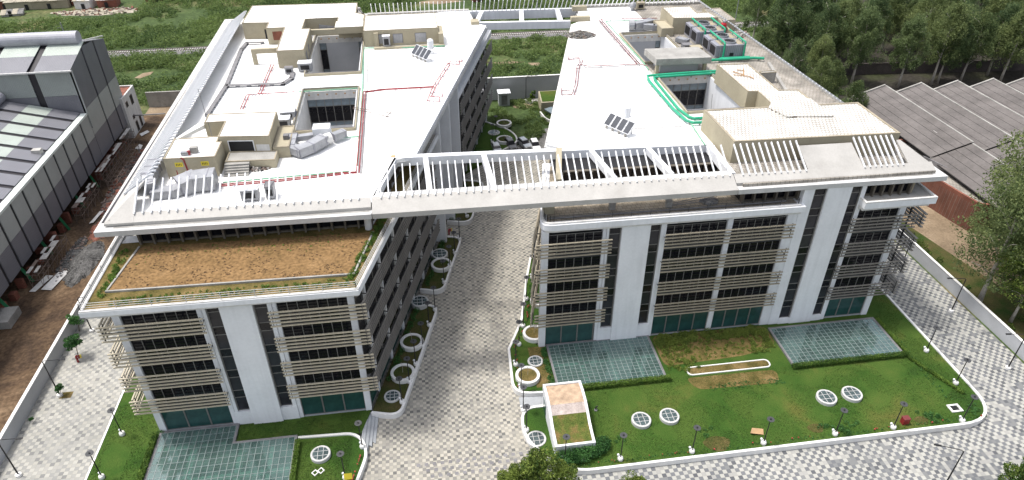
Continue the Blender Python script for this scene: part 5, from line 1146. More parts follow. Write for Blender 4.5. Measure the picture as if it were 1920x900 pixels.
pipe('drain_pipe', 'green floor pipe in front of the long shuttered block', [[(684, 90), (760, 89), (834, 86)]], .1, PIPE_GL, z=ZD + .2, grp=GG)
for lab, run, w in (('grey cable tray along the sloping side roof', [(388, 215), (424, 160), (452, 92), (462, 80), (492, 79)], .6), ('grey cable tray crossing to the near corner of the far well', [(424, 160), (530, 156), (546, 146), (549, 136)], .7)):
    pts = [at(p[0], p[1], ZD + .35) for p in run]; t = thing('cable_tray', lab, 'cable tray', pts[0], 'cable trays on the roof'); mb = MB()
    for a, b in zip(pts, pts[1:]): mb.beam(a, b + (b - a).normalized() * .25, w, .1)
    mb.build('tray', CABLE, t); mb = MB()
    for a, b in zip(pts, pts[1:]):
        n_ = int((b - a).length / 1.6)
        for i in range(n_ + 1): c = a + (b - a) * i / max(1, n_); mb.box(c.x - .35, c.x + .35, c.y - .05, c.y + .05, ZD, ZD + .3)
    mb.build('tray_stand', GALV, t)
for lab, run in (('thin conduit along the roof seam beside the maroon pipe', [(1121, 38), (1160, 85), (1200, 124), (1212, 142)]), ('thin conduit crossing the roof of the lawn wing below the hydrant branch', [(1053, 129), (1120, 126), (1195, 122)]), ('thin conduit crossing in front of the solar heater of the lawn wing', [(1175, 242), (1290, 236)]),
                  ('dark conduit round the far corner deck of the lawn wing', [(1185, 55), (1158, 21), (1210, 20)]), ('conduit along the seam beside the wells of the soil terrace wing', [(690, 95), (688, 165), (678, 325)])):
    tag(MB().tube([at(p[0], p[1], ZD + .12) for p in run], .045, 6).build('conduit', CABLE), lab, 'conduit', 'thin conduits on the roofs')

def duct(label, segs, m=GALV, name='air_duct', extra=None):
    t = thing(name, label, 'air duct', Vector(segs[0][0][0]), 'galvanised air ducts')
    for pts, w, h in segs:
        mb = MB()
        for a, b in zip(pts, pts[1:]):
            a, b = Vector(a), Vector(b); mb.beam(a, b + (b - a).normalized() * (w * .3), w, h)
        s = mb.build('duct_section', m, t); mb = MB()
        for a, b in zip(pts, pts[1:]):
            a, b = Vector(a), Vector(b); L = (b - a).length; n_ = max(1, int(L / 1.3)); d = (b - a).normalized()
            for i in range(n_ + 1): c = a + (b - a) * i / n_; mb.beam(c - d * .04, c + d * .04, w + .1, h + .1)
        mb.build('flange', CHILL, s)
    if extra: extra(t)
    return t
def ex1(t):
    MB().box(-14.6, -12.3, 88.8, 90.6, ZD, ZD + 1.9).build('fan_box', WHITE, t); MB().tube([V3(-13.0, 87.4, ZD + .95), V3(-12.2, 87.9, ZD + .95)], .75, 14).build('fan_drum', WHITE_D, t)
duct('silver duct with big elbows beside the near well of the soil terrace wing', [([(-17.2, 88.6, ZD + 1.1), (-17.3, 85.6, ZD + .9), (-15.9, 84.6, ZD + .8)], 1.3, 1.0), ([(-16.2, 84.5, ZD + .8), (-14.6, 85.6, ZD + .9), (-13.2, 87.2, ZD + 1.0)], 1.5, 1.2), ([(-11.9, 88.2, ZD + .9), (-10.6, 89.2, ZD + .9)], 1.0, .9), ([(-16.8, 88.3, ZD + 1.0), (-14.8, 88.6, ZD + 1.0)], 0.9, .7)], extra=ex1)
duct('silver duct behind the far well under the link beam', [([(-17.6, 136.0, ZD + 1.3), (-15.0, 136.0, ZD + .9), (-12.6, 135.9, ZD + .9)], 1.1, 1.2), ([(-12.4, 135.9, ZD + .8), (-10.0, 135.9, ZD + .6)], .7, .8)])
def ex2(t): MB().tube([V3(41.6, 129.6, ZD + 1.0), V3(42.6, 129.4, ZD + 1.0)], 1.0, 16).build('fan_drum', GALV, t)
duct('silver duct with a round fan behind the far well of the lawn wing', [([(42.6, 129.4, ZD + 1.0), (44.5, 129.8, ZD + 1.1), (46.4, 131.0, ZD + 1.0)], 1.5, 1.2), ([(44.3, 128.9, ZD + .9), (46.0, 128.2, ZD + .9), (48.0, 127.9, ZD + .9)], 1.1, 1.0)], extra=ex2)
duct('big sheet metal ducts under the ribs at the hipped roof corner', [([(-33.1, 81.8, ZD + 1.6), (-33.0, 78.5, ZD + 1.5), (-32.4, 76.8, ZD + 1.2)], 1.2, 1.6), ([(-32.2, 76.4, ZD + .6), (-30.0, 76.5, ZD + .6), (-29.2, 76.9, ZD + .7)], 1.5, 1.0), ([(-29.2, 77.0, ZD + .9), (-27.9, 77.8, ZD + 1.1), (-25.9, 77.9, ZD + 1.2)], 2.4, 1.8)])
duct('small sheet metal duct on the chiller deck beside the far well', [([(48.6, 121.6, ZD + .6), (49.8, 120.2, ZD + .6)], 1.3, .8)])
def unit(name, label, cat, x, y, w, d, h, m=GALV, top=WHITE, z=ZD):
    t = thing(name, label, cat, (x, y, z)); b = MB().box(x - w / 2, x + w / 2, y - d / 2, y + d / 2, z + .15, z + h).build('housing', m, t)
    MB().box(x - w / 2 - .05, x + w / 2 + .05, y - d / 2 - .05, y + d / 2 + .05, z + h, z + h + .06).build('lid', top, b)
    for sx in (-1, 1): MB().box(x + sx * w * .38 - .08, x + sx * w * .38 + .08, y - d / 2 + .05, y + d / 2 - .05, z, z + .15).build('foot', CONC_G, t)
    MB().box(x - w * .32, x + w * .32, y - d / 2 - .03, y - d / 2, z + h * .3, z + h * .8).build('grille', BLACK, b); return t
unit('cooling_unit', 'grey cooling unit standing before the shuttered block', 'cooling unit', -4.9, 126.3, 1.3, .9, 2.2)
unit('cooling_unit', 'grey cooling unit with a dark opening beside the near well', 'cooling unit', -19.2, 94.6, 1.7, 1.5, 1.3); unit('cooling_unit', 'white-topped cooling unit at the corner of the near well', 'cooling unit', -19.0, 97.6, 2.1, 1.9, 1.2)
unit('cooling_unit', 'small cooling unit under the overhang next to the shuttered block', 'cooling unit', -8.0, 128.6, 1.2, .8, 1.2); unit('cooling_unit', 'white-topped unit at the corner of the tall plant room', 'cooling unit', -18.4, 116.6, 2.2, 1.6, 1.5); unit('cooling_unit', 'grey control box on the cable tray by the tall plant room', 'cooling unit', -21.0, 115.6, 1.3, .9, 1.1, top=CABLE)
unit('cooling_unit', 'white twin box under the ribs of the collar', 'cooling unit', -20.6, 74.3, 2.0, 1.0, 1.5); unit('cooling_unit', 'dark grilled unit under the ribs next to the white twin box', 'cooling unit', -18.3, 74.6, 1.0, 1.3, 1.7, top=CABLE)
unit('cooling_unit', 'small grey unit between chillers and well', 'cooling unit', 49.0, 117.8, 1.6, 1.3, .9, top=CABLE); unit('cooling_unit', 'beige box beside the small grey unit on the chiller deck', 'cooling unit', 50.2, 116.2, 1.9, 1.6, .9, m=BEIGE, top=BEIGE)
unit('cooling_unit', 'beige box beside the silver vent cowl at the far deck edge', 'cooling unit', 48.0, 143.2, 1.6, 1.2, 1.4, m=BEIGE, top=BEIGE_D)
t = thing('vent_cowl', 'silver vent cowl at the far edge of the lawn wing roof', 'vent', (46.2, 142.6, ZD)); MB().lathe((46.2, 142.6, ZD), [(.35, 0), (.35, .5)], 12).build('vent_stem', GALV, t); MB().sphere((46.2, 142.6, ZD + 1.0), .75, 14, 9).build('vent_head', GALV, t)
def heap(name, label, c, rx, ry, h, n, mats, smin=.12, smax=.5, cat='rubble heap'):
    t = thing(name, label, cat, c); c = Vector(c)
    m = MB(); k = 18
    m.lathe(c, [(rx, 0), (rx * .75, h * .35), (rx * .4, h * .75), (rx * .05, h)], k)
    m.v = [(c.x + (v[0] - c.x) * (1 + .18 * math.sin(i * 1.7)), c.y + (v[1] - c.y) * ry / rx * (1 + .15 * math.cos(i * 2.3)), v[2]) for i, v in enumerate(m.v)]; m.build('mound', mats[0], t)
    for j, mm in enumerate(mats):
        mb = MB()
        for _ in range(n // len(mats)):
            r = math.sqrt(random.random()); a = random.random() * 6.283; x = c.x + rx * r * math.cos(a); y = c.y + ry * r * math.sin(a); z = c.z + h * (1 - r) + .03; s = random.uniform(smin, smax)
            d = Vector((random.gauss(0, 1), random.gauss(0, 1), random.gauss(0, .4))).normalized(); mb.beam(V3(x, y, z) - d * s * .5, V3(x, y, z) + d * s * .5, s * random.uniform(.3, .9), s * random.uniform(.2, .6), (0.1, .2, 1))
        stuff(mb.build('rubble', mm, t))
    return t
heap('rubble_heap', 'heap of broken concrete at the street edge of the lawn wing roof', at(1088, 67, ZD), 2.9, 1.9, 1.0, 460, [GRAVEL_D, CONC_G, RUST, MUDTILE], cat='rubble heap')
heap('debris_pile', 'litter of scrap wood and sheet beside the chillers', at(1382, 66, ZD), 2.2, 1.7, .3, 130, [RUST, TARP, CONC_G], .2, .9, cat='debris')
heap('debris_pile', 'dark scrap pile under the concrete stair of the front plant room', at(478, 318, ZD), 1.9, .6, .25, 120, [RUST, TARP, BLACK], .1, .4, cat='debris')
heap('debris_pile', 'scrap on the kerb of the tiled terrace', at(1330, 378, 20.32), 1.2, .8, .2, 50, [CABLE, CONC_G], .15, .6, cat='debris')
heap('debris_pile', 'white and black bundles beyond the far plant room', V3(-10.2, 141.5, ZD), 1.2, 2.6, 3.0, 130, [TARP, BLACK, CABLE], .3, 1.0, cat='debris')
t = thing('aerial', 'fallen aerial lying across the white roof near the well', 'aerial', at(700, 208, ZD + .1)); a, b = at(662, 201, ZD + .5), at(734, 212, ZD + .1)
MB().tube([a, b], .05, 6).build('mast', RUST, t); MB().tube([a + V3(0, -.5), b + V3(-.3, -1.3)], .05, 6).build('mast', RUST, t); MB().tube([b + V3(-1.1, -2.4, .1), b + V3(.5, 1.6, .1)], .05, 6).build('crossbar', RUST, t)
tag(MB().prism([(lambda p: (p.x, p.y))(at(*q, ZD)) for q in ((734, 291), (742, 291), (741, 295), (732, 295))], ZD + .004, ZD + .03).build('plywood_board', PLY), 'small plywood board lying on the white roof above the bridge corner', 'board')
for lab, run in (('loose brown hose snaking on the roof before the shuttered block', [(692, 105), (720, 102), (735, 100), (742, 104), (752, 104), (748, 99), (727, 97), (722, 94)]),):
    tag(MB().tube([at(p[0], p[1], ZD + .06) for p in run], .04, 6).build('hose', BRASS), lab, 'hose')
for lab, p, h in (('thin aerial mast standing on the front plant room roof', at(398, 256, 26.3), 6.5), ('short mast on the edge of the far plant room', at(593, 34, 26.5), 1.6), ('thin rod with a yellow tip beside the near well of the lawn wing', at(1333, 208, 23.9), 2.6)):
    o_ = MB().tube([p, p + V3(-.2, .1, h)], .035, 6); tag(o_.build('aerial_mast', CABLE), lab, 'mast')
t = thing('riser_pipes', 'red riser pipes with valves in front of the yellow signs', 'pipe', at(343, 328, ZD), RG); t.name = 'fire_riser'
for q in ((326, 332), (336, 334), (345, 330), (361, 327)): p = at(q[0], q[1], ZD); MB().tube([p, p + V3(0, 0, 1.1), p + V3(.25, .3, 1.3)], .1, 8).build('riser', PIPE_R, t)
p = V3(-29.0, 80.75, ZD); MB().tube([p, p + V3(-.2, 0, 2.6), p + V3(-.5, .1, 2.85)], .09, 8).build('riser', PIPE_R, t)
t = thing('roof_pump', 'small pump and valve set on the penthouse roof with red outlet', 'pump', at(355, 290, 26.2)); p = at(353, 289, 26.2)
MB().box(p.x - .8, p.x + .1, p.y - .3, p.y + .2, 26.2, 26.6).build('pump_box', GALV, t); MB().box(p.x + .2, p.x + 1.1, p.y + .2, p.y + .8, 26.2, 26.9).build('pump_box', CONC_G, t); MB().lathe((p.x + .15, p.y - .1, 26.2), [(.2, 0), (.2, .5)], 10).build('outlet', PIPE_R, t)
t = thing('ladder_frame', 'white steel step frame beside the green floor pipe', 'frame', at(400, 330, ZD)); p = at(400, 331, ZD)
for k in range(4): MB().box(p.x - .4, p.x + .4, p.y - .2 + .12 * k, p.y - .08 + .12 * k, ZD + .2 + .4 * k, ZD + .27 + .4 * k).build('rung', WHITE, t)
for s in (-.4, .4): MB().beam(p + V3(s, -.15), p + V3(s, .4, 1.7), .08, .08).build('side_rail', WHITE, t)
# pale scratches of timber on the tiled roof
t = thing('timber_offcuts', 'thin timber offcuts lying on the tiled plant room roof', 'timber', at(1390, 143, 26.45))
for a, b in (((1374, 134), (1394, 140)), ((1375, 140), (1405, 143)), ((1394, 129), (1394, 141)), ((1382, 131), (1394, 132)), ((1405, 143), (1413, 147))): MB().beam(at(*a, 26.52), at(*b, 26.52), .14, .08).build('timber', BRASS, t)

# ------------------------------------------------------------------ metal clad factory beside the site
fa = thing('factory', 'taller metal clad factory hall with a round ridge vent, gable towards the white house', 'factory', (-100, 140, GZ), 'grey metal clad factory halls')
XW = -62.0; YA0, YA1, YR = 131.0, 148.6, 139.8; EZ, RZ = 20.4, 22.7
MB().hexa([(-150, YA0 + .2, 2.7), (XW - .2, YA0 + .2, 2.7), (XW - .2, YA1, 2.7), (-150, YA1, 2.7), (-150, YA0 + .2, EZ - .2), (XW - .2, YA0 + .2, EZ - .2), (XW - .2, YA1, EZ - .2), (-150, YA1, EZ - .2)]).build('hall_core', SH_D, fa)
MB().add([(XW - .15, YA0 + .2, EZ - .3), (XW - .15, YA1, EZ - .3), (XW - .15, YR, RZ - .15), (-150, YA0 + .2, EZ - .3), (-150, YA1, EZ - .3), (-150, YR, RZ - .15)], [(0, 1, 2), (3, 5, 4), (0, 2, 5, 3), (1, 4, 5, 2)]).build('gable_core', SH_D, fa)
def gz(y): return EZ + (RZ - EZ) * (1 - abs(y - YR) / (YR - YA0))
for y0, y1 in ((131.0, 137.6), (138.2, 143.3), (143.9, 148.6)):
    MB().box(XW - .15, XW, y0, y1, 2.7, 7.5).build('wall_panel', SH_M, fa); MB().box(XW - .15, XW, y0, y1, 7.55, 12.7).build('wall_panel', SH_L, fa)
    MB().hexa([(XW - .15, y0, 12.75), (XW, y0, 12.75), (XW, y1, 12.75), (XW - .15, y1, 12.75), (XW - .15, y0, gz(y0)), (XW, y0, gz(y0)), (XW, y1, gz(y1)), (XW - .15, y1, gz(y1))]).build('wall_panel', SH_M, fa)
x1 = XW
for k in range(12):
    x0 = x1 - 6.2
    MB().box(x0, x1, YA0, YA0 + .18, 11, 15.6).build('wall_panel', SH_MX, fa); MB().box(x0, x1, YA0, YA0 + .18, 15.65, EZ).build('wall_panel', SH_LX, fa)
    def rp(ya, yb, m): MB().hexa([(x0, ya, gz(ya)), (x1, ya, gz(ya)), (x1, yb, gz(yb)), (x0, yb, gz(yb)), (x0, ya, gz(ya) + .12), (x1, ya, gz(ya) + .12), (x1, yb, gz(yb) + .12), (x0, yb, gz(yb) + .12)]).build('roof_panel', m, fa)
    rp(YA0 - .3, 135.6, RF_M); rp(135.65, YR, RF_L); rp(YR, YA1 + .2, RF_M)
    x1 = x0 - 1.25
MB().box(-150, XW + .25, YA0 - .55, YA0 - .3, EZ - .15, EZ + .12).build('gutter', WHITE_D, fa); MB().box(XW - .3, XW + .2, YA0, YA0 + .2, 9, EZ).build('corner_trim', SH_L, fa)
MB().tube([(-150, YR, RZ + .9), (XW - .6, YR, RZ + .9)], 1.25, 20).build('ridge_vent', VENT, fa)
MB().hexa([(XW - .1, YR + .6, RZ + .1), (XW + .1, YR + .6, RZ + .1), (XW + .1, YA1, EZ + .5), (XW - .1, YA1, EZ + .5), (XW - .1, YR + .6, RZ + .3), (XW + .1, YR + .6, RZ + .3), (XW + .1, YA1, EZ + .75), (XW - .1, YA1, EZ + .75)]).build('verge_trim', WHITE_D, fa)
fbt = thing('factory', 'lower metal clad factory hall with dark roof bands and open ground floor', 'factory', (-75, 105, GZ), 'grey metal clad factory halls')
RX, RZB, EB, YB0, YB1 = -75.5, 15.4, 11.9, 66.0, 130.9
MB().hexa([(-100, YB0, 2.75), (XW - .15, YB0, 2.75), (XW - .15, YB1, 2.75), (-100, YB1, 2.75), (-100, YB0, EB - .25), (XW - .15, YB0, EB - .25), (XW - .15, YB1, EB - .25), (-100, YB1, EB - .25)]).build('hall_core', SH_D, fbt)
y1 = YB1; k = 0
def rz(x): return EB + (RZB - EB) * (XW - x) / (XW - RX) if x > RX else RZB - (RZB - EB) * (RX - x) / (XW - RX)
MB().hexa([(RX, YB0, EB - .3), (XW - .2, YB0, EB - .3), (XW - .2, YB1, EB - .3), (RX, YB1, EB - .3), (RX, YB0, RZB - .06), (XW - .2, YB0, EB - .02), (XW - .2, YB1, EB - .02), (RX, YB1, RZB - .06)]).build('roof_core', SH_D, fbt)
while y1 > YB0 + 4:
    y0 = y1 - 3.45
    MB().box(XW - .13, XW, y0, y1, 2.7, 7.2).build('wall_panel', SH_M, fbt); MB().box(XW - .13, XW, y0, y1, 7.25, EB - .1).build('wall_panel', SH_L, fbt)
    for xa, xb, m in ((XW - 1.0, XW - 5.3, RF_M), (XW - 5.33, XW - 9.2, RF_L), (XW - 9.23, RX, RF_M), (RX, -100, RF_M)):
        MB().hexa([(xb, y0 + .16, rz(xb)), (xa, y0 + .16, rz(xa)), (xa, y1 - .16, rz(xa)), (xb, y1 - .16, rz(xb)), (xb, y0 + .16, rz(xb) + .12), (xa, y0 + .16, rz(xa) + .12), (xa, y1 - .16, rz(xa) + .12), (xb, y1 - .16, rz(xb) + .12)]).build('roof_panel', m, fbt)
    y1 = y0 - 0.62
MB().box(XW - 1.0, XW + .12, YB0, YB1 - .05, EB - .2, EB + .2).build('gutter', mat('gutter_white', (0.62, 0.66, 0.62), .5, .1, .4, 3, stain=.2), fbt)
MB().tube([(RX, YB0, RZB + .8), (RX, YB1 - .2, RZB + .8)], 1.05, 18).build('ridge_vent', VENT, fbt)
p = at(70, 285, 12.6); MB().box(p.x - .7, p.x + .7, p.y - .5, p.y + .5, 12.2, 13.1).build('roof_hatch', TARP, fbt)
for yy in (80.5, 87.5, 94.9, 102.3, 109.7, 117.1, 124.5):
    MB().beam((-61.9, yy + .5, GZ), (-62.6, yy, 2.9), .38, .4).build('steel_column', GREEN_S, fbt)
MB().box(-66.5, -66.2, YB0, 148, GZ, 2.7).build('inner_wall', BRICK_V, fbt)
mb = MB()
for yy in np.arange(72, 147, 3.1):
    h = random.uniform(.6, 2.2); mb.box(-62.9 - random.random() * 1.6, -62.3, yy, yy + random.uniform(.5, 1.1), GZ, GZ + h)
stuff(mb.build('rough_brick_pier', BRICK_V, fbt)); MB().box(-64, -60.4, 84.0, 87.6, GZ, GZ + 1.3).build('concrete_plinth', CONC_G, fbt)
# white concrete house
p1, p2 = at(253, 259, GZ), at(271, 232, GZ); HX = (p1.x + p2.x) / 2; HY0, HY1, HZ = p1.y, p2.y + .5, 8.4
wh = thing('concrete_house', 'unfinished white three storey house behind the taller factory hall', 'house', (HX, HY0, GZ))
MB().ring(rect(HX - 7, HX, HY0, HY1), rect(HX - 6.7, HX - .3, HY0 + .3, HY1 - .3), GZ, HZ).build('wall', WHITE_D, wh)
for z in (2.6, 5.6): MB().box(HX - 6.7, HX - .3, HY0 + .3, HY1 - .3, z, z + .15).build('floor_slab', CONC_G, wh)
MB().box(HX - 6.7, HX - .3, HY0 + .3, HY1 - .3, HZ - .5, HZ - .35).build('roof', BRICK_V, wh)
FH = Fac((HX, HY0), (0, 1)); 
for s0, s1, z0, z1 in ((1.2, 2.2, 5.9, 7.0), (4.2, 5.4, 5.3, 7.3), (2.6, 3.4, 2.6, 3.4), (3.0, 4.0, GZ + .2, 1.8), (5.6, 6.4, GZ + .2, 2.0)):
    opening(FH, wh, s0, s1, z0, z1, m=BLACK, fm=RUST, name='window_opening')
tag(MB().tube([at(238, 217, 3.2), at(262, 216, 3.2), at(310, 213, 3.0)], .16, 8).build('overhead_pipe', CABLE), 'grey overhead pipe from the white house to the office block', 'pipe')

# scaffolds, sheets and heaps on the site
def scaffold(x0, y0, x1, y1, h, label, boards=True):
    t = thing('scaffold', label, 'scaffold', ((x0 + x1) / 2, (y0 + y1) / 2, GZ), 'scaffolds along the open factory floor'); mb = MB(); n_ = max(2, int((y1 - y0) / 1.8))
    for i in range(n_ + 1):
        y = y0 + (y1 - y0) * i / n_
        for x in (x0, x1): mb.tube([(x, y, GZ), (x + random.uniform(-.1, .1), y, h)], .035, 5)
        for z in (h * .4, h * .8): mb.beam((x0, y, z), (x1, y, z), .06, .06)
        if i < n_:
            y2 = y0 + (y1 - y0) * (i + 1) / n_
            for x in (x0, x1):
                for z in (h * .4, h * .8): mb.beam((x, y, z), (x, y2, z), .05, .05)
                mb.beam((x, y, GZ + .2), (x, y2, h * .8), .045, .045)
    mb.build('scaffold_tube', RUST, t)
    if boards:
        y = y0
        while y < y1 - .5:
            for k in range(3):
                if random.random() < .62: MB().box(x0 + (x1 - x0) * k / 3 + .02, x0 + (x1 - x0) * (k + 1) / 3 - .02, y, y + 1.7, h + .02 * k, h + .06 + .02 * k).build('plank', TARP if random.random() < .75 else RUST, t)
            y += 1.75
    return t
scaffold(-61.2, 93.5, -59.6, 104.5, 2.3, 'scaffold with pale boards beside the gravel heap'); scaffold(-61.2, 112, -59.9, 121, 2.6, 'scaffold with rust stained boards in the middle of the site'); scaffold(-61.3, 124.5, -60.1, 143.5, 2.9, 'long scaffold with pale boards under the taller hall'); scaffold(-59.4, 123, -57.8, 138, 1.9, 'low bare scaffold frame beside the long one', False)
heap('gravel_heap', 'grey gravel heap on the churned site beside the scaffold', V3(-55.8, 99.5, GZ), 2.5, 6.2, 1.2, 900, [GRAVEL_D, GRAVEL_D], .1, .35, cat='gravel heap'); heap('soil_heap', 'reddish soil heap behind the gravel heap', V3(-56.5, 109.5, GZ), 1.7, 4.0, .9, 200, [BRICK_V, RUST], .1, .4, cat='soil heap')
heap('debris_pile', 'mixed building rubble between scaffolds and track', V3(-58.3, 101, GZ), 1.2, 6.5, .5, 260, [GRAVEL_D, RUST, GRAVEL_D], .2, .7, cat='debris'); heap('debris_pile', 'rubble strip along the far half of the site', V3(-57.5, 128, GZ), 2.2, 14, .5, 420, [RUST, GRAVEL_D, BRICK_V], .2, .9, cat='debris')
def sheets(quads, label):
    t = thing('sheet_stack', label, 'metal sheets', quads[0][0], 'sheets lying on the site')
    for k, q in enumerate(quads): m = MB(); m.hexa([p + V3(0, 0, .20 + .05 * k) for p in q] + [p + V3(0, 0, .25 + .05 * k) for p in q]); m.build('sheet', WHITE_D if k < 2 else TARP, t)
sheets([[at(56, 549, GZ), at(67, 549, GZ), at(101, 519, GZ), at(88, 518, GZ)]], 'white sheet lying nearest the factory on the churned ground')
sheets([[at(78, 545, GZ), at(97, 546, GZ), at(131, 507, GZ), at(118, 505, GZ)], [at(82, 543, GZ), at(100, 544, GZ), at(133, 509, GZ), at(120, 507, GZ)]], 'pair of long white sheets beside the single sheet')
for q, l in ((((262, 253), (277, 246), (281, 249), (266, 257)), 'white plank near the white concrete house'), (((254, 280), (262, 272), (268, 274), (263, 284)), 'grey board farther along the site'), (((207, 368), (214, 355), (221, 357), (217, 369)), 'grey board close to the office block edge'), (((168, 421), (188, 398), (196, 396), (176, 419)), 'bent sheet beside the roof corner')):
    sheets([[at(*p, GZ) for p in q]], l)

# ------------------------------------------------------------------ saw-tooth works
saw = thing('sawtooth_works', 'long works with a grey saw-tooth sheet roof beyond the tree belt', 'factory', (120, 115, GZ))
for k in range(9):
    xa = 94.0 + 8.75 * k; xb = xa + 7.6
    for (ya, yb, dz) in ((103.2, 131.0 + .3 * (k % 2), 0), (82.0 + 0.35 * max(0, k - 1), 103.1, -.28)):
        if yb - ya < 1: continue
        za, zb = 5.4 + dz, 8.0 + dz; n_ = 5
        for j in range(n_):
            u0, u1 = (j + .03) / n_, (j + .97) / n_; x0, x1 = xa + (xb - xa) * u0, xa + (xb - xa) * u1; z0, z1 = za + (zb - za) * u0, za + (zb - za) * u1
            MB().hexa([(x0, ya, z0), (x1, ya, z1), (x1, yb, z1), (x0, yb, z0), (x0, ya, z0 + .1), (x1, ya, z1 + .1), (x1, yb, z1 + .1), (x0, yb, z0 + .1)]).build('roof_sheet', SAW, saw)
        MB().hexa([(xa, ya, za - .15), (xb, ya, zb - .15), (xb, yb, zb - .15), (xa, yb, za - .15), (xa, ya, za - .02), (xb, ya, zb - .02), (xb, yb, zb - .02), (xa, yb, za - .02)]).build('roof_deck', BLACK, saw)
        MB().box(xb - .1, xb + .25, ya, yb, zb - .1, zb + .2).build('ridge_cap', CONC_G, saw); MB().box(xb + .02, xb + .2, ya + .2, yb - .2, GZ, zb - .1).build('glazed_step', CABLE, saw)
        MB().box(xa, xb, ya - .1, ya + .05, zb - 2.9, zb - 2.3 if False else za).build('end_trim', CONC_G, saw)
    MB().add([(xa, 131, GZ), (xb, 131, GZ), (xb, 131, 7.9), (xa, 131, 5.3)], [(0, 1, 2, 3)]).build('end_wall', CONC_G, saw)
    MB().hexa([(xa, 131.0, 5.3), (xb, 131.0, 7.9), (xb, 131.4, 7.9), (xa, 131.4, 5.3), (xa, 131.0, 5.75), (xb, 131.0, 8.35), (xb, 131.4, 8.35), (xa, 131.4, 5.75)]).build('verge_trim', CONC_G, saw)
p = at(1762, 252, 6.6); MB().box(p.x - 1.2, p.x + 1.0, p.y - .5, p.y + .6, 7.0, 7.25).build('patched_sheet', TARP, saw)
brick = thing('brick_annex', 'low red brick annex with a rounded corner before the saw-tooth works', 'building', (93, 92, GZ))
bp = [(88.8, 112), (89.6, 102.4), (91.6, 91.0)] + rounded([(91.6, 91.0), (92.6, 86.3), (97.5, 88.6)], [0, 3.0, 0], 8, closed=False)[1:] + [(103, 92.5), (103, 112)]
MB().prism(bp, GZ, 4.3).build('wall', BRICK, brick); ai = bp; a_ = sum(ai[i - 1][0] * ai[i][1] - ai[i][0] * ai[i - 1][1] for i in range(len(ai)))
inn = offset_path(bp if a_ > 0 else bp[::-1], .4, True); MB().ring(bp if a_ > 0 else bp[::-1], inn, 4.3, 5.0).build('parapet', BRICK_V, brick); MB().prism(inn, 4.3, 4.34).build('flat_roof', ROOFTILE_D, brick)
MB().box(96.0, 97.2, 87.6, 88.7, GZ, 2.3).build('doorway', BLACK, brick)
mb = MB(); mb.beam((93.2, 104, 5.0), (97.2, 90.5, 5.0), .15, .9); mb.build('roof_railing', CABLE, brick)

# ------------------------------------------------------------------ railway
rl = thing('railway_track', 'straight railway track on pale ballast crossing the scrub behind the block', 'railway', (0, 203, GZ))
MB().hexa([(-400, 200.2, GZ - .1), (400, 200.2, GZ - .1), (400, 206, GZ - .1), (-400, 206, GZ - .1), (-400, 201.2, GZ + .35), (400, 201.2, GZ + .35), (400, 205, GZ + .35), (-400, 205, GZ + .35)]).build('ballast', GRAVEL, rl)
q = MB(); q.box(-.12, .12, -1.37, 1.37, 0, .16); me = q.mesh('sleeper', mat('concrete_sleeper', (.45, .43, .40), .9, .15))
for k in range(290): piece('sleeper', me, (-118 + k * .65, 203, GZ + .33), rl)
mb = MB()
for k in range(180): mb.box(70.7 + k * .65 - .12, 70.7 + k * .65 + .12, 201.6, 204.4, GZ + .33, GZ + .49)
stuff(mb.build('far_sleeper', me.materials[0], rl))
for y in (202.16, 203.84): MB().box(-400, 400, y - .05, y + .05, GZ + .49, GZ + .66).build('rail', RAILM, rl)
for x, y, l in ((37.5, 206.8, 'slim grey mast beside the track between the two wings'), (101, 207, 'grey overhead line mast beside the track near the grove'), (-96, 207, 'grey overhead line mast beside the track beyond the factory')):
    t = thing('line_mast', l, 'mast', (x, y, GZ), 'masts along the railway'); MB().tube([(x, y, GZ), (x, y, 7.5)], .14, 6).build('mast', GALV, t); MB().beam((x, y, 6.2), (x, y - 2.8, 6.9), .1, .1).build('bracket', GALV, t)

# ------------------------------------------------------------------ huts at the edge of the scrub
HG = 'huts at the edge of the scrub'
def hut(px_, py_, w, d, h, rot, wm, rm, label):
    p = at(px_, py_, GZ); t = thing('hut', label, 'hut', p, HG); c, s = math.cos(rot), math.sin(rot)
    f = lambda u, v, z: (p.x + c * u - s * v, p.y + s * u + c * v, GZ + z)
    MB().hexa([f(-w / 2, -d / 2, 0), f(w / 2, -d / 2, 0), f(w / 2, d / 2, 0), f(-w / 2, d / 2, 0), f(-w / 2, -d / 2, h), f(w / 2, -d / 2, h), f(w / 2, d / 2, h + .6), f(-w / 2, d / 2, h + .6)]).build('wall', wm, t)
    n_ = 4
    for k in range(n_):
        u0, u1 = -w / 2 - .3 + (w + .6) * k / n_, -w / 2 - .3 + (w + .6) * (k + .97) / n_; j = random.uniform(-.15, .25)
        MB().hexa([f(u0, -d / 2 - .4 + j, h), f(u1, -d / 2 - .4 + j, h), f(u1, d / 2 + .4, h + .7), f(u0, d / 2 + .4, h + .7), f(u0, -d / 2 - .4 + j, h + .12), f(u1, -d / 2 - .4 + j, h + .12), f(u1, d / 2 + .4, h + .82), f(u0, d / 2 + .4, h + .82)]).build('roof_sheet', rm if k % 2 else MUDTILE, t)
    MB().box(p.x - .5, p.x + .5, p.y - d / 2 - .25, p.y - d / 2 - .05, GZ, GZ + 1.7).build('door', BLACK, t)
hut(20, 12, 9, 7, 2.6, .1, BRICK_V, MUDTILE, 'mud roofed hut nearest the photo corner beyond the scrub'); hut(62, 12, 13, 8, 2.6, .08, BEIGE, MUDTILE, 'long hut with a patched pale roof'); hut(103, 10, 11, 8, 2.5, .08, BEIGE_D, MUDTILE, 'second long hut adjoining the pale roofed one'); hut(140, 5, 9, 7, 2.6, .2, BRICK_V, GALV, 'grey roofed hut behind the long pair')
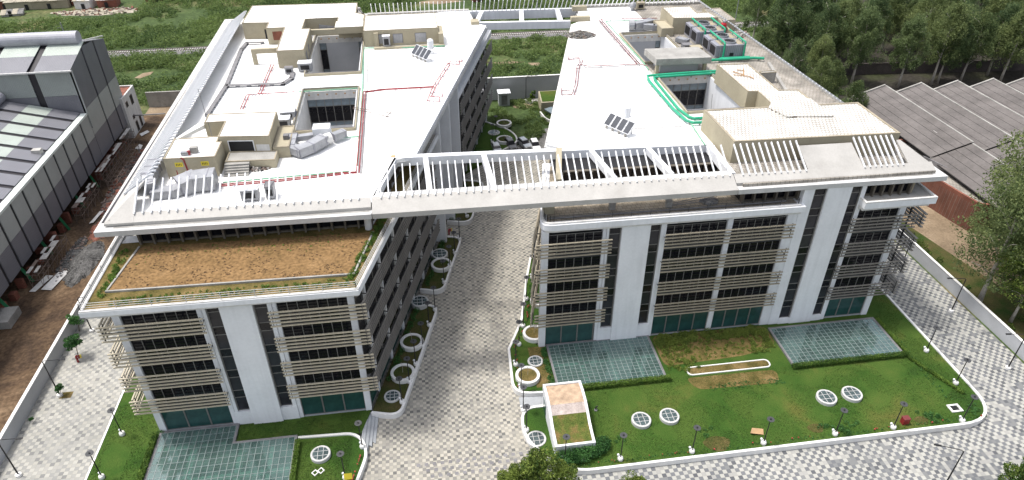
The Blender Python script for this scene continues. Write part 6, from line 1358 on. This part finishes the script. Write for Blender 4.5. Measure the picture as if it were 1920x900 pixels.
hut(163, 13, 5, 5, 2.6, -.1, WHITE_D, TARP, 'small whitewashed hut at the end of the row'); hut(206, 10, 6, 5, 2.4, .1, BRICK_V, TARP, 'small brick hut with a torn white roof cover'); hut(25, 28, 6, 3, .6, .2, TARP, GRAVEL, 'low rubble shelter before the huts'); hut(300, 0, 8, 5, 2.4, .0, BRICK_V, MUDTILE, 'lone hut among trees at the top edge'); hut(1185, -8, 9, 5, 2.5, .0, TARP, MUDTILE, 'pale hut at the top edge behind the linking frame'); hut(900, 0, 6, 4, 2.0, .1, BRICK_V, TARP, 'low brick hut behind the far ribs')
heap('debris_pile', 'pale litter strewn between huts and scrub', at(185, 22, GZ), 14, 4, .3, 160, [MUDTILE, RUST, BRICK_V], .4, 1.2, cat='debris')

# ------------------------------------------------------------------ cars and plant behind the wings
def car(x, y, rot, m, label, h=1.55, L=4.1):
    t = thing('parked_car', label, 'car', (x, y, GZ), 'cars parked behind the linking frame'); c, s = math.cos(rot), math.sin(rot); W = 1.72
    f = lambda u, v, z: (x + c * u - s * v, y + s * u + c * v, GZ + z)
    pr_ = [(-L / 2, .35), (-L / 2, .85), (-L / 2 + .15, 1.0), (-L * .30, 1.02), (L * .2, 1.0), (L * .45, .85), (L / 2, .7), (L / 2, .35)]
    def ext(pr, hw0, hw1, name, m, par):
        mb = MB(); n_ = len(pr); zm = max(z for _, z in pr); zn = min(z for _, z in pr)
        for sg in (-1, 1):
            for u, z in pr: hw = hw0 + (hw1 - hw0) * (z - zn) / (zm - zn); mb.v.append(f(u, sg * hw, z))
        for i in range(n_): j = (i + 1) % n_; mb.f.append((i, j, n_ + j, n_ + i))
        mb.f += [tuple(range(n_))[::-1], tuple(range(n_, 2 * n_))]; return mb.build(name, m, par)
    b = ext(pr_, W / 2, W / 2 - .06, 'body', m, t)
    ext([(-L * .44, 1.0), (-L * .36, h - .12), (L * .06, h - .12), (L * .22, 1.0)], W / 2 - .07, W / 2 - .24, 'window_band', GLASS_S, b)
    ext([(-L * .37, h - .13), (-L * .33, h), (L * .03, h), (L * .075, h - .13)], W / 2 - .21, W / 2 - .3, 'roof', m, b)
    for u in (-L * .31, L * .31):
        for v in (-W / 2 + .1, W / 2 - .1):
            w = MB().tube([f(u, v - .1, .33), f(u, v + .1, .33)], .33, 14).build('wheel', TYRE, t); MB().tube([f(u, v - .115, .33), f(u, v + .115, .33)], .19, 10).build('rim', GALV, w)
    for v in (-.55, .55): MB().box(*sorted((f(L / 2 - .03, v - .15, 0)[0], f(L / 2 + .02, v + .15, 0)[0])), *sorted((f(L / 2 - .03, v - .15, 0)[1], f(L / 2 + .02, v + .15, 0)[1])), GZ + .6, GZ + .74).build('headlight', WHITE, b)
for q, rot, m, l, h in (((931, 283), -1.5, CARW, 'white car parked nearest the garden wing, mostly behind the white beam', 1.45), ((957, 276), -1.35, CARG, 'dark grey high-roofed car parked beside the oval bed', 1.75), ((983, 274), -1.25, CARS, 'silver car parked in the middle of the row', 1.6), ((1003, 278), -1.5, CARW, 'small white van roofed car at the end of the row', 1.75)):
    p = at(q[0], q[1], GZ); car(p.x, p.y, rot, m, l, h)
t = thing('plant_cabin', 'grey switchgear cabin with a white roof against the high wall', 'cabin', (20.2, 153.2, GZ)); MB().box(18.8, 21.4, 152.0, 154.2, GZ, 2.4).build('cabin_body', GREY_W, t); MB().box(18.6, 21.6, 151.8, 154.4, 2.4, 2.6).build('cabin_roof', WHITE, t); MB().box(19.4, 20.8, 151.95, 152.0, GZ + .3, 2.0).build('cabin_door', CABLE, t)
street_lamp((25.6, 154.3, GZ), (1, 0), 'street lamp standing against the high rear wall')
heap('debris_pile', 'white sacks and rubble at the foot of the high rear wall', V3(28.0, 153.0, GZ), 2.6, 1.2, .5, 120, [TARP, CONC_G], .3, .8, cat='debris')
struct(MB().prism([(24.6 + 2.6 * math.cos(a), 151.2 + 1.4 * math.sin(a)) for a in np.linspace(0, 6.28, 17)[:-1]], GZ - .02, GZ + .01).build('sand_patch', SAND))
t = thing('ramp_house', 'far ramp shelter with a grass roof behind the lawn wing corner', 'shelter', (29.5, 144, GZ)); MB().hexa([(28.0, 147, GZ), (34, 147, GZ), (34, 151, GZ), (28.0, 151, GZ), (28.0, 147, 1.8), (34, 147, 1.8), (34, 151, 3.0), (28.0, 151, 3.0)]).build('wall', BEIGE, t); MB().hexa([(28.3, 147.3, 1.8), (34, 147.3, 1.8), (34, 150.7, 2.9), (28.3, 150.7, 2.9), (28.3, 147.3, 1.95), (34, 147.3, 1.95), (34, 150.7, 3.05), (28.3, 150.7, 3.05)]).build('grass_roof', LAWN, t); MB().beam((29.6, 146.6, .6), (31.5, 143.5, .2), 2.4, .25).build('glass_ramp', GLASS_B, t)
kerb(rounded([(27.6, 146), (28.2, 141.5), (32.5, 138.5)], [0, 2, 0], 6, closed=False), 'white kerb wall curving before the far ramp shelter')

# ------------------------------------------------------------------ small things on the lawns
def hydrant(p, label):
    t = thing('fire_hydrant', label, 'hydrant', p, 'red hydrant posts'); MB().tube([p, p + V3(0, 0, 1.0), p + V3(.15, .1, 1.15)], .13, 8).build('standpipe', PIPE_R, t)
    for dz, dx in ((1.0, .0), (.65, -.25)): MB().tube([p + V3(dx * .2, 0, dz), p + V3(.42 + dx * .2, .18, dz)], .1, 8).build('outlet', PIPE_R, t); MB().tube([p + V3(.42 + dx * .2, .18, dz), p + V3(.58 + dx * .2, .24, dz)], .12, 8).build('hose_valve', YELLOW, t)
hydrant(at(147, 679, GZ), 'red hydrant post with yellow valves under the small passage tree'); hydrant(at(842, 440, 0), 'red hydrant post at the tall white fin beside the street'); 
tag(MB().hexa([at(1407, 812, .02), at(1432, 815, .02), at(1431, 804, .02), at(1410, 802, .02), at(1407, 812, .35), at(1432, 815, .1), at(1431, 804, .1), at(1410, 802, .4)]).build('plywood_sheet', PLY), 'plywood sheet lying on the big lawn near the front kerb', 'board')
t = thing('red_box', 'small red equipment box on the lawn beside a lamp', 'box', at(1695, 793, 0)); p = at(1695, 793, 0); MB().box(p.x - .4, p.x + .4, p.y - .3, p.y + .3, 0, .9).build('box_body', PIPE_R, t); MB().box(p.x - .44, p.x + .44, p.y - .34, p.y + .34, .9, .96).build('box_lid', PIPE_M, t)
t = thing('inspection_pit', 'square white framed pit near the rounded corner of the lawn', 'pit', at(1790, 766, 0)); p = at(1790, 766, 0); MB().ring(rect(p.x - .75, p.x + .75, p.y - .6, p.y + .6), rect(p.x - .5, p.x + .5, p.y - .38, p.y + .38), -.02, .14).build('pit_frame', KERB, t); MB().box(p.x - .5, p.x + .5, p.y - .38, p.y + .38, .002, .02).build('pit_floor', BLACK, t)
for q, l in (((591, 887), 'white diamond frame lying on the small lawn, nearer the glass roof'), ((602, 883), 'white diamond frame lying on the small lawn, nearer the lamps')):
    p = at(*q, 0); r_ = .42; sq = [(p.x - r_, p.y), (p.x, p.y - r_ * 1.1), (p.x + r_, p.y), (p.x, p.y + r_ * 1.1)]; sqi = [(p.x + (a - p.x) * .68, p.y + (b - p.y) * .68) for a, b in sq]; tag(MB().ring(sq, sqi, -.02, .1).build('white_frame', KERB), l, 'frame')
t = thing('lawn_sign', 'yellow board propped beside the lamp on the small lawn', 'sign', at(654, 900, 0)); p = at(654, 902, 0); MB().beam(p + V3(0, 0, .3), p + V3(0, .25, 1.0), .9, .05).build('board', YELLOW, t); MB().box(p.x - .3, p.x - .25, p.y, p.y + .05, 0, .4).build('stake', BARK_D, t); MB().box(p.x + .25, p.x + .3, p.y, p.y + .05, 0, .4).build('stake', BARK_D, t)
tag(MB().prism([at2(1086, 864, .02), at2(1098, 866, .02), at2(1097, 857, .02), at2(1085, 858, .02)], .0, .06).build('stone_slab', STONE), 'grey stone slab in the grass behind the ramp house bushes', 'slab')
t = thing('wheel_stop', 'dark garden tap in the lawn shade beside the ramp house', 'tap', at(1117, 768, 0)); t.name = 'garden_tap'; p = at(1117, 769, 0); MB().tube([p, p + V3(0, 0, .6), p + V3(.2, 0, .7)], .09, 8).build('tap_pipe', LAMPB, t); MB().sphere((p.x, p.y, .05), .25, 8, 5, .5).build('tap_base', CABLE, t)
p = at(118, 742, GZ); struct(MB().box(p.x - .3, p.x + 1.1, p.y - .5, p.y + .6, GZ - .02, GZ + .012).build('tree_pit', BED))
# ------------------------------------------------------------------ vegetation
def blob_points(n, c, r, shell=0.35):
    d = RNG.normal(size=(n, 3)); d /= np.linalg.norm(d, axis=1)[:, None]; rr = (shell + (1 - shell) * RNG.random(n)) ** 0.5
    return np.asarray(c) + d * rr[:, None] * np.asarray(r)
def trunk_mb(h, r, lean=(0, 0), branches=5, start=.4, spread=.22, seed=0):
    rd = random.Random(seed); mb = MB(); pts = []
    for k in range(6): u = k / 5; pts.append(Vector((lean[0] * u * u * h + .12 * math.sin(u * 5 + seed), lean[1] * u * u * h + .12 * math.cos(u * 4 + seed) - .12, h * u)))
    mb.tube(pts, [r * (1.25 if k == 0 else 1 - .8 * k / 5) for k in range(6)], 8); tips = []
    for b in range(branches):
        u = start + (0.92 - start) * b / max(1, branches - 1); i = min(4, int(u * 5)); p = pts[i] + (pts[i + 1] - pts[i]) * (u * 5 - i); a = b * 2.4 + rd.random(); L = h * spread * rd.uniform(.7, 1.3)
        d = Vector((math.cos(a), math.sin(a), rd.uniform(.5, 1.1))).normalized(); q = p + d * L; mid = p + d * L * .5 + Vector((0, 0, .1 * L)); mb.tube([p, mid, q], [r * .42 * (1 - u * .5), r * .28 * (1 - u * .5), r * .1], 6); tips.append(q)
    return mb, tips, pts
def make_tree(h, cw, clumps, leaves, size, lm, bm, seed, lean=(0, 0), base=.35, flat=.0, r=None, cats=('tree',), clr=(.16, .26), tall=.7):
    """Mesh pair (trunk, crown) of one tree standing at the origin."""
    rd = random.Random(seed); mb, tips, pts = trunk_mb(h * .92, r or h * .017, lean, 8, base, .24, seed); P = []
    cs = [t for t in tips] + [pts[-1]]
    while len(cs) < clumps:
        u = base + (1 - base) * rd.random() ** .8; w = cw * math.sin(math.pi * min(1, (u - base) / (1 - base) * .78 + .2)) ** .8; a = rd.random() * 6.283; q = math.sqrt(rd.random())
        cs.append(Vector((lean[0] * u * u * h + w * q * math.cos(a), lean[1] * u * u * h + w * q * math.sin(a), h * u)))
    for c in cs:
        k = rd.uniform(*clr) * cw * 2; P.append(blob_points(int(leaves / len(cs) * rd.uniform(.5, 1.5)), c, (k, k, k * tall)))
    P = np.concatenate(P); return mb.mesh('trunk', bm, smooth=True), quad_mesh('crown', leaf_quads(P, size, flat), lm)
def plant_tree(meshes, loc, label, group, name='eucalyptus_tree', cat='tree', rot=None, sc=1.0):
    t = thing(name, label, cat, loc, group); t.rotation_euler = (0, 0, random.random() * 6.283 if rot is None else rot); t.scale = (sc, sc, sc * random.uniform(.93, 1.08))
    for n_, me in zip(('trunk', 'crown'), meshes): o = bpy.data.objects.new(n_, me); COL.objects.link(o); o.parent = t
    return t
EU = [make_tree(21, 5.4, 95, 17000, .36, L_EUC if k % 2 else L_EUC2, BARK, 20 + k, (random.uniform(-.05, .05), random.uniform(-.05, .05)), .30, clr=(.06, .17), tall=1.5) for k in range(6)]
EG = 'eucalyptus grove beyond the works'
for k, (x, y, l) in enumerate(((86, 121, 'low tree against the chiller side of the lawn wing'), (93, 128, 'low tree beside the first low tree of the lawn wing side'), (88, 146, 'tree rising over the rear roof corner of the lawn wing'), (96, 141, 'leafy tree in front of the old shaded wall'), (98, 152, 'leafy tree at the start of the old shaded wall'), (84, 155, 'tree at the meeting of scrub and grove'))): plant_tree(EU[k % 6], (x, y, GZ), l, EG, sc=random.uniform(.5, .72))
front_row = [(119, 149, 'pale trunked eucalyptus nearest the lawn wing end of the saw-tooth roof'), (128, 149.4, 'eucalyptus behind the first saw-tooth ridge'), (131, 150.5, 'forked eucalyptus beside the one behind the first ridge'), (137, 150, 'eucalyptus in the middle of the saw-tooth roofline'), (147, 153.5, 'slim eucalyptus before the dark grove wall'), (146.5, 148.2, 'leaning eucalyptus behind the third saw-tooth ridge'), (109, 153, 'eucalyptus at the shaded corner beside the grove wall'), (155, 150, 'eucalyptus behind the last saw-tooth ridge in view'), (102, 158, 'eucalyptus close to the far end of the lawn wing'), (97, 150, 'bushy eucalyptus overlapping the lawn wing roof edge'), (92, 163, 'low eucalyptus between the railway and the lawn wing'), (90, 138, 'young eucalyptus by the lawn wing side wall')]
for i, (x, y, l) in enumerate(front_row): plant_tree(EU[i % 6], (x, y, GZ), l, EG, sc=random.uniform(.78, 1.0) if i < 9 else .62)
pts_ = []
for j in range(8):
    for i in range(14):
        x = 96 + i * 11.0 + (j % 2) * 5 + random.uniform(-3, 3); y = 161 + j * 8.5 + random.uniform(-3, 3) - 0.1 * (x - 120)
        if 199.5 < y < 207 and x < 128: continue
        if x < 108 + j * 1.0 and j > 2: continue
        pts_.append((x, y, j))
cnt = {}; NTH = ['first', 'second', 'third', 'fourth', 'fifth', 'sixth', 'seventh', 'eighth', 'ninth', 'tenth', 'eleventh', 'twelfth', 'thirteenth', 'fourteenth', 'last']
ROWS = ['first', 'second', 'third', 'fourth', 'fifth', 'sixth', 'seventh', 'eighth']
for i, (x, y, j) in enumerate(pts_): plant_tree(EU[(i * 5 + 2) % 6], (x, y, GZ), '%s eucalyptus from the office block in the %s close row of the grove' % (NTH[cnt.setdefault(j, 0)], ROWS[j]) if cnt.update({j: cnt.get(j, -1) + 1}) is None else '', EG, sc=random.uniform(.72, 1.02))
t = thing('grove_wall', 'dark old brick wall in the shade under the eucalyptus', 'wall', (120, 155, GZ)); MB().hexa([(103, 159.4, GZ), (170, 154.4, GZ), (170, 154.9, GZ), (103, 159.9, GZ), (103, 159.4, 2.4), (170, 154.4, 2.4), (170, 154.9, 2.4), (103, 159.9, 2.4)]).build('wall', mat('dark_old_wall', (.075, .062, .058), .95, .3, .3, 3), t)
# near trees by the boundary wall
NT = [make_tree(16, 5.2, 44, 15000, .30, L_EUC, BARK, 51, (.05, .0), .30, r=.33), make_tree(14, 4.4, 36, 12000, .28, L_TREE, BARK, 57, (-.04, .03), .32, r=.27)]
for x, y, k, s, l, ro in ((80.6, 69.2, 0, 1.1, 'big pale trunked tree leaning over the boundary wall', 2.6), (82.4, 65.0, 1, .85, 'tree with a straight pale trunk just behind the boundary wall', 0.3), (85.3, 64.2, 0, 1.05, 'tree at the photo edge behind the straight trunk', 4.0), (89.0, 76.5, 0, 1.4, 'tall airy tree before the saw-tooth roof', 1.0), (95.0, 80, 1, 1.05, 'tree beside the rounded corner of the brick annex', 2.2), (88.0, 71.5, 1, .8, 'dense low tree between the sandy yard and boundary wall', 5.0), (93.5, 71, 0, 1.0, 'tree deeper in the belt behind the dense low tree', 3.0)):
    plant_tree(NT[k], (x, y, GZ), l, 'trees along the boundary wall', 'broadleaf_tree', rot=ro, sc=s)
ST = [make_tree(5.2, 1.9, 26, 9500, .21, L_TREE, BARK_D, 71, base=.35, r=.09), make_tree(4.6, 1.5, 22, 7500, .2, L_TREE, BARK_D, 73, base=.4, r=.08)]
for q, k, s, l in (((1004, 926), 0, 1.15, 'leafy tree top rising before the curved kerb'), ((1052, 936), 1, 1.1, 'second leafy tree top beside the curved kerb tree'), ((962, 935), 1, .95, 'lower tree top on the street side of the curved kerb tree'), ((1186, 946), 1, .9, 'small tree top below the front kerb near the ramp house'), ((1893, 952), 0, 1.2, 'bright tree top on the paving below the lawn corner'), ((1928, 945), 1, 1.1, 'tree top beside the bright one at the photo corner')):
    p = at(q[0], q[1], GZ); plant_tree(ST[k], (p.x, p.y, GZ), l, 'street trees below the front kerb', 'street_tree', sc=s)
PT = make_tree(2.6, .8, 12, 1100, .2, L_BUSH, BARK_D, 81, base=.35, r=.05)
for q, s, l in (((148, 668), 1.35, 'small round tree above the red hydrant post'), ((150, 620), 1.1, 'small tree close to the boundary wall behind the hydrant tree'), ((116, 741), .7, 'thin sapling in the square tree pit'), ((62, 792), .35, 'tiny weed bush at the foot of the boundary wall')):
    p = at(q[0], q[1], GZ); plant_tree(PT, (p.x, p.y, GZ), l, 'saplings along the factory side passage', 'sapling', sc=s)
# hedges, clipped
def hedge(a, b, w, h, label, m=L_HEDGE):
    a, b = np.array(a, float), np.array(b, float); L = np.linalg.norm(b - a); d = (b - a) / L; n_ = np.array([-d[1], d[0]]); N = int(L * w * 900)
    u, v, z = RNG.random(N) * L, (RNG.random(N) - .5) * w, h * np.sqrt(RNG.random(N)); P = np.stack([a[0] + d[0] * u + n_[0] * v, a[1] + d[1] * u + n_[1] * v, z], 1)
    o = bpy.data.objects.new('hedge', quad_mesh('hedge', leaf_quads(P, .15), m)); COL.objects.link(o); return tag(o, label, 'hedge', 'clipped hedges round the glass roofs')
hedge((17.6, 60.4), (29.6, 60.4), .7, .7, 'clipped hedge along the glass roof beside the ramp house'); hedge((46.2, 60.1), (62.8, 60.1), .7, .7, 'clipped hedge along the glass roof below the tall panel'); hedge((62.6, 59.6), (65.6, 52.6), .4, .45, 'low thin hedge running down the big lawn')
hedge((62.8, 67.5), (62.9, 60.4), .45, .5, 'low hedge on the far side of the far glass roof'); hedge((-17.3, 46), (-17.3, 57.0), .6, .7, 'clipped hedge between the glass roof and the small lawn'); hedge((-34.1, 46), (-34.1, 60.2), .7, .8, 'clipped hedge on the passage side of the glass roof')
def shrubs(name, spots, label, m, size=.16, per=380, cat='bush', solo=True, grp=None):
    P = [blob_points(int(per * r * r), (x, y, z + r * .55), (r, r, r * .75)) for x, y, z, r in spots]; o = bpy.data.objects.new(name, quad_mesh(name, leaf_quads(np.concatenate(P), size), m)); COL.objects.link(o)
    return tag(o, label, cat, grp) if solo else stuff(o)
for k, (x, y, r) in enumerate(((13.0, 50.1, 1.0), (14.2, 50.0, 1.2), (15.6, 50.2, 1.25), (16.9, 50.6, 1.2), (17.9, 51.0, 1.15))):
    shrubs('green_bush', [(x, y, 0, r), (x + .5, y + .3, .2, r * .7), (x - .4, y - .3, .1, r * .75)], ['bush at the curved kerb end of the ramp house', 'bush behind the ramp house lamp', 'middle bush of the row behind the ramp house', 'tall bush behind the low ramp house wall', 'last bush of the row, out on the lawn'][k], L_BUSH, .18, 700, grp='bushes behind the ramp house')
sp_ = [(29.9 + 16 * random.random() ** 1.2, 66.8 + 1.6 * random.random(), 0, random.uniform(.25, .6)) for _ in range(130)] + [(29.8 + random.random() * 4.5, 61.5 + random.random() * 7, 0, random.uniform(.15, .4)) for _ in range(110)]
sp_ += [(42.5 + 3.2 * random.random(), 63.5 + 4.5 * random.random(), 0, random.uniform(.2, .5)) for _ in range(50)] + [(30 + 12 * random.random(), 63.4 + 3.5 * random.random(), 0, random.uniform(.1, .22)) for _ in range(160)]
shrubs('bed_shrubbery', sp_, '', L_TREE, .15, 900, solo=False)
sp_ = [(13.9 + .5 * random.random(), 61.5 + 7 * random.random(), 0, random.uniform(.15, .35)) for _ in range(60)] + [(float(np.interp(y, [61, 69, 74.5, 84.5], [9.6, 10.2, 12.7, 15.1])) + random.random() * .4, y, 0, random.uniform(.1, .22)) for y in np.arange(62.5, 84, .3)]
sp_ += [(FS.pt(s, 0, .5 + random.random() * .6)[0], FS.pt(s, 0, .5)[1], 0, random.uniform(.25, .5)) for s in np.concatenate([np.arange(5, 20, .45), np.arange(25, 38, .45), np.arange(44, 57, .5)])]
sp_ += [(-33.9 + random.random() * .3, 60.6 + random.random() * 1.2, 0, .4) for _ in range(5)] + [(62.7 + random.random(), 52 + random.random() * 14, 0, .12) for _ in range(60)]
sp_ += [(34 + 10 * random.random(), 57.7 + 1.0 * random.random(), 0, random.uniform(.08, .16)) for _ in range(90)]
for q in ((1545, 800, .5), (1585, 805, .6), (1600, 797, .4), (1742, 780, .5), (1760, 786, .45), (1160, 826, .35), (1325, 812, .4), (1735, 775, .3), (1820, 770, .4)):
    p = at(q[0], q[1], 0); sp_ += [(p.x + random.gauss(0, .5), p.y + random.gauss(0, .4), 0, q[2] * random.uniform(.4, .9)) for _ in range(6)]
sp_ += [(x + random.random() * .2, 48.75 + random.random() * .4, 0, random.uniform(.06, .16)) for x in np.arange(15, 66, .35)]
shrubs('kerb_planting', sp_, '', L_BUSH, .13, 900, solo=False)
mb = MB()
for _ in range(90):
    k = random.random()
    if k < .4: y = random.uniform(61.5, 78); p = (float(np.interp(y, [61, 69, 74.5, 84.5], [9.6, 10.2, 12.7, 15.1])) + random.random() * .3, y)
    elif k < .75: p = (random.uniform(15, 66), 48.8 + random.random() * .3)
    else: u = random.random(); p = (-9.9 - 1.2 * u, 54 - 5 * u)
    s = random.uniform(.035, .075); mb.box(p[0] - s, p[0] + s, p[1] - s, p[1] + s, .2, .2 + 2 * s)
stuff(mb.build('red_flowers', FLOWER))
# greenery on the soil terrace
sp_ = [(-35.2 + .9 * random.random(), 62 + 9 * random.random(), 19.82, random.uniform(.1, .28)) for _ in range(70)] + [(-34 + 26 * random.random(), 60.5 + 1.3 * random.random(), 19.82, random.uniform(.08, .2)) for _ in range(230)]
sp_ += [(FS.pt(s, 0, -.5 + .9 * random.random() - .3)[0], FS.pt(s, 0, 0)[1], 19.82, random.uniform(.12, .34)) for s in np.arange(.5, 16, .12)]
sp_ += [(random.uniform(-33, -10), 69 + 2 * random.random() - 2 * random.random() ** 3, 19.9, random.uniform(.05, .12)) for _ in range(150)]
shrubs('terrace_weeds', sp_, '', L_HEDGE, .14, 1100, solo=False)
# scrub behind the block
from mathutils import noise
def scrubland(n, region, ok, smin, smax, per, size, name, m, seed):
    rd = random.Random(seed); P = []
    for _ in range(n):
        x, y = rd.uniform(region[0], region[1]), rd.uniform(region[2], region[3])
        if not ok(x, y): continue
        d = noise.noise(Vector((x * .035, y * .05, seed))) + .45 * noise.noise(Vector((x * .12, y * .12, 3)))
        if d < -.34: continue
        r = rd.uniform(smin, smax) * (1 + .8 * max(0, d)); k = int(per * r); P.append(blob_points(k, (x, y, GZ + r * .35), (r * rd.uniform(.9, 1.5), r * rd.uniform(.9, 1.3), r * rd.uniform(.6, 1.0)), .2))
    P = np.concatenate(P); o = bpy.data.objects.new(name, quad_mesh(name, leaf_quads(P, size), m)); COL.objects.link(o); return stuff(o)
SANDY = [(at(270, 141, GZ), 8), (at(945, 118, GZ), 5), (at(925, 119, GZ), 4), (at(970, 118, GZ), 5), (at(1003, 120, GZ), 4), (at(825, 3, GZ), 9)]
def ok1(x, y): return not any((x - p.x) ** 2 + 3 * (y - p.y) ** 2 < r * r for p, r in SANDY) and not (199 < y < 207.2) and not (x > 88 and y < 196) and not (x < -64 and y < 152) and not (y > 238 and x < -88)
scrubland(9500, (-165, 150, 164.5, 262), ok1, .6, 1.7, 60, .5, 'scrub', L_SCRUB, 5)
scrubland(900, (-300, 330, 262, 330), lambda x, y: True, 1.2, 3.2, 50, .9, 'far_scrub', L_SCRUB, 8)
scrubland(420, (16.5, 36, 133, 154), lambda x, y: (y > 141 or x > 23) and not (x < 21 and y > 150) and not (x > 26.5 and y < 140), .35, .85, 150, .28, 'rear_scrub', L_SCRUB, 13)
scrubland(150, (84, 104, 112, 150), lambda x, y: True, .6, 1.6, 90, .4, 'grove_undergrowth', L_SCRUB, 17)
scrubland(60, (80, 87, 60, 110), lambda x, y: x < 82 or y < 66, .3, .7, 150, .25, 'verge_weeds', L_TREE, 19)
t = MB(); sp_ = [(27.5 + random.gauss(0, .3), 154.6 + random.gauss(0, .2), GZ + .3 * k, .5 - .04 * k) for k in range(8)]
shrubs('tall_grass_clump', sp_, 'tall grass clump against the high rear wall', L_HEDGE, .35, 700, 'grass clump')
# ivy over the weathered wall
shrubs('wall_ivy', [(x, 162.4, 1.6 + random.random() * 1.4, random.uniform(.5, 1.1)) for x in np.arange(-50, -14, .8)], 'dark ivy hanging over the weathered low wall', L_BUSH, .4, 160, 'ivy')

# clods on the terrace soil and sandy gaps in the scrub
mb = MB()
for _ in range(900):
    u, v = random.random(), random.random() ** .7; a = Vector(soil[0]).lerp(Vector(soil[1]), u); b = Vector(soil[3]).lerp(Vector(soil[2]), u); p = b.lerp(a, v)
    if noise.noise(Vector((p.x * .4, p.y * .5, 2))) < -.05: continue
    s = random.uniform(.05, .17); z = 19.93; o = len(mb.v)
    mb.v += [(p.x - s, p.y, z), (p.x, p.y - s * .8, z), (p.x + s, p.y, z), (p.x, p.y + s * .8, z), (p.x + s * .1, p.y, z + s * .7)]; mb.f += [(o, o + 1, o + 4), (o + 1, o + 2, o + 4), (o + 2, o + 3, o + 4), (o + 3, o, o + 4)]
c = mb.build('soil_clods', mat('dark_clod', (.095, .055, .026), .95, .3), left); stuff(c)

# grass blades on the lawns
def inlawn(x, y):
    if 14.6 < x < 29.2 and 60.6 < y: return False
    if 46.4 < x < 62.5 and 60.3 < y < 68: return False
    if 29.4 < x < 46.6 and y > 60.6: return False
    if 12.1 < x < 17.2 and 50.5 < y < 59: return False
    return all((x - a) ** 2 + (y - b) ** 2 > 2.0 for a, b in ((23.7, 54.2), (27.3, 54.3), (47.9, 54.4), (51.4, 54.5), (10.6, 53.4), (-14.5, 54.6), (66, 49)))
P = []
for (x0, x1, y0, y1, n_) in ((13.2, 66.0, 48.7, 69, 52000), (62.8, 67.2, 52, 90, 8000), (-40, -34.4, 46, 66, 7000), (-24.9, -10.2, 57.8, 60.7, 4500), (-16.8, -11.0, 48, 56.9, 5500)):
    xs = x0 + (x1 - x0) * RNG.random(n_); ys = y0 + (y1 - y0) * RNG.random(n_)
    for x, y in zip(xs, ys):
        if inlawn(x, y) and noise.noise(Vector((x * .25, y * .25, 9))) > -.25: P.append((x, y, .035))
o = bpy.data.objects.new('lawn_grass', quad_mesh('lawn_grass', leaf_quads(np.array(P), .15, .0, .35), L_GRASS)); COL.objects.link(o); stuff(o)
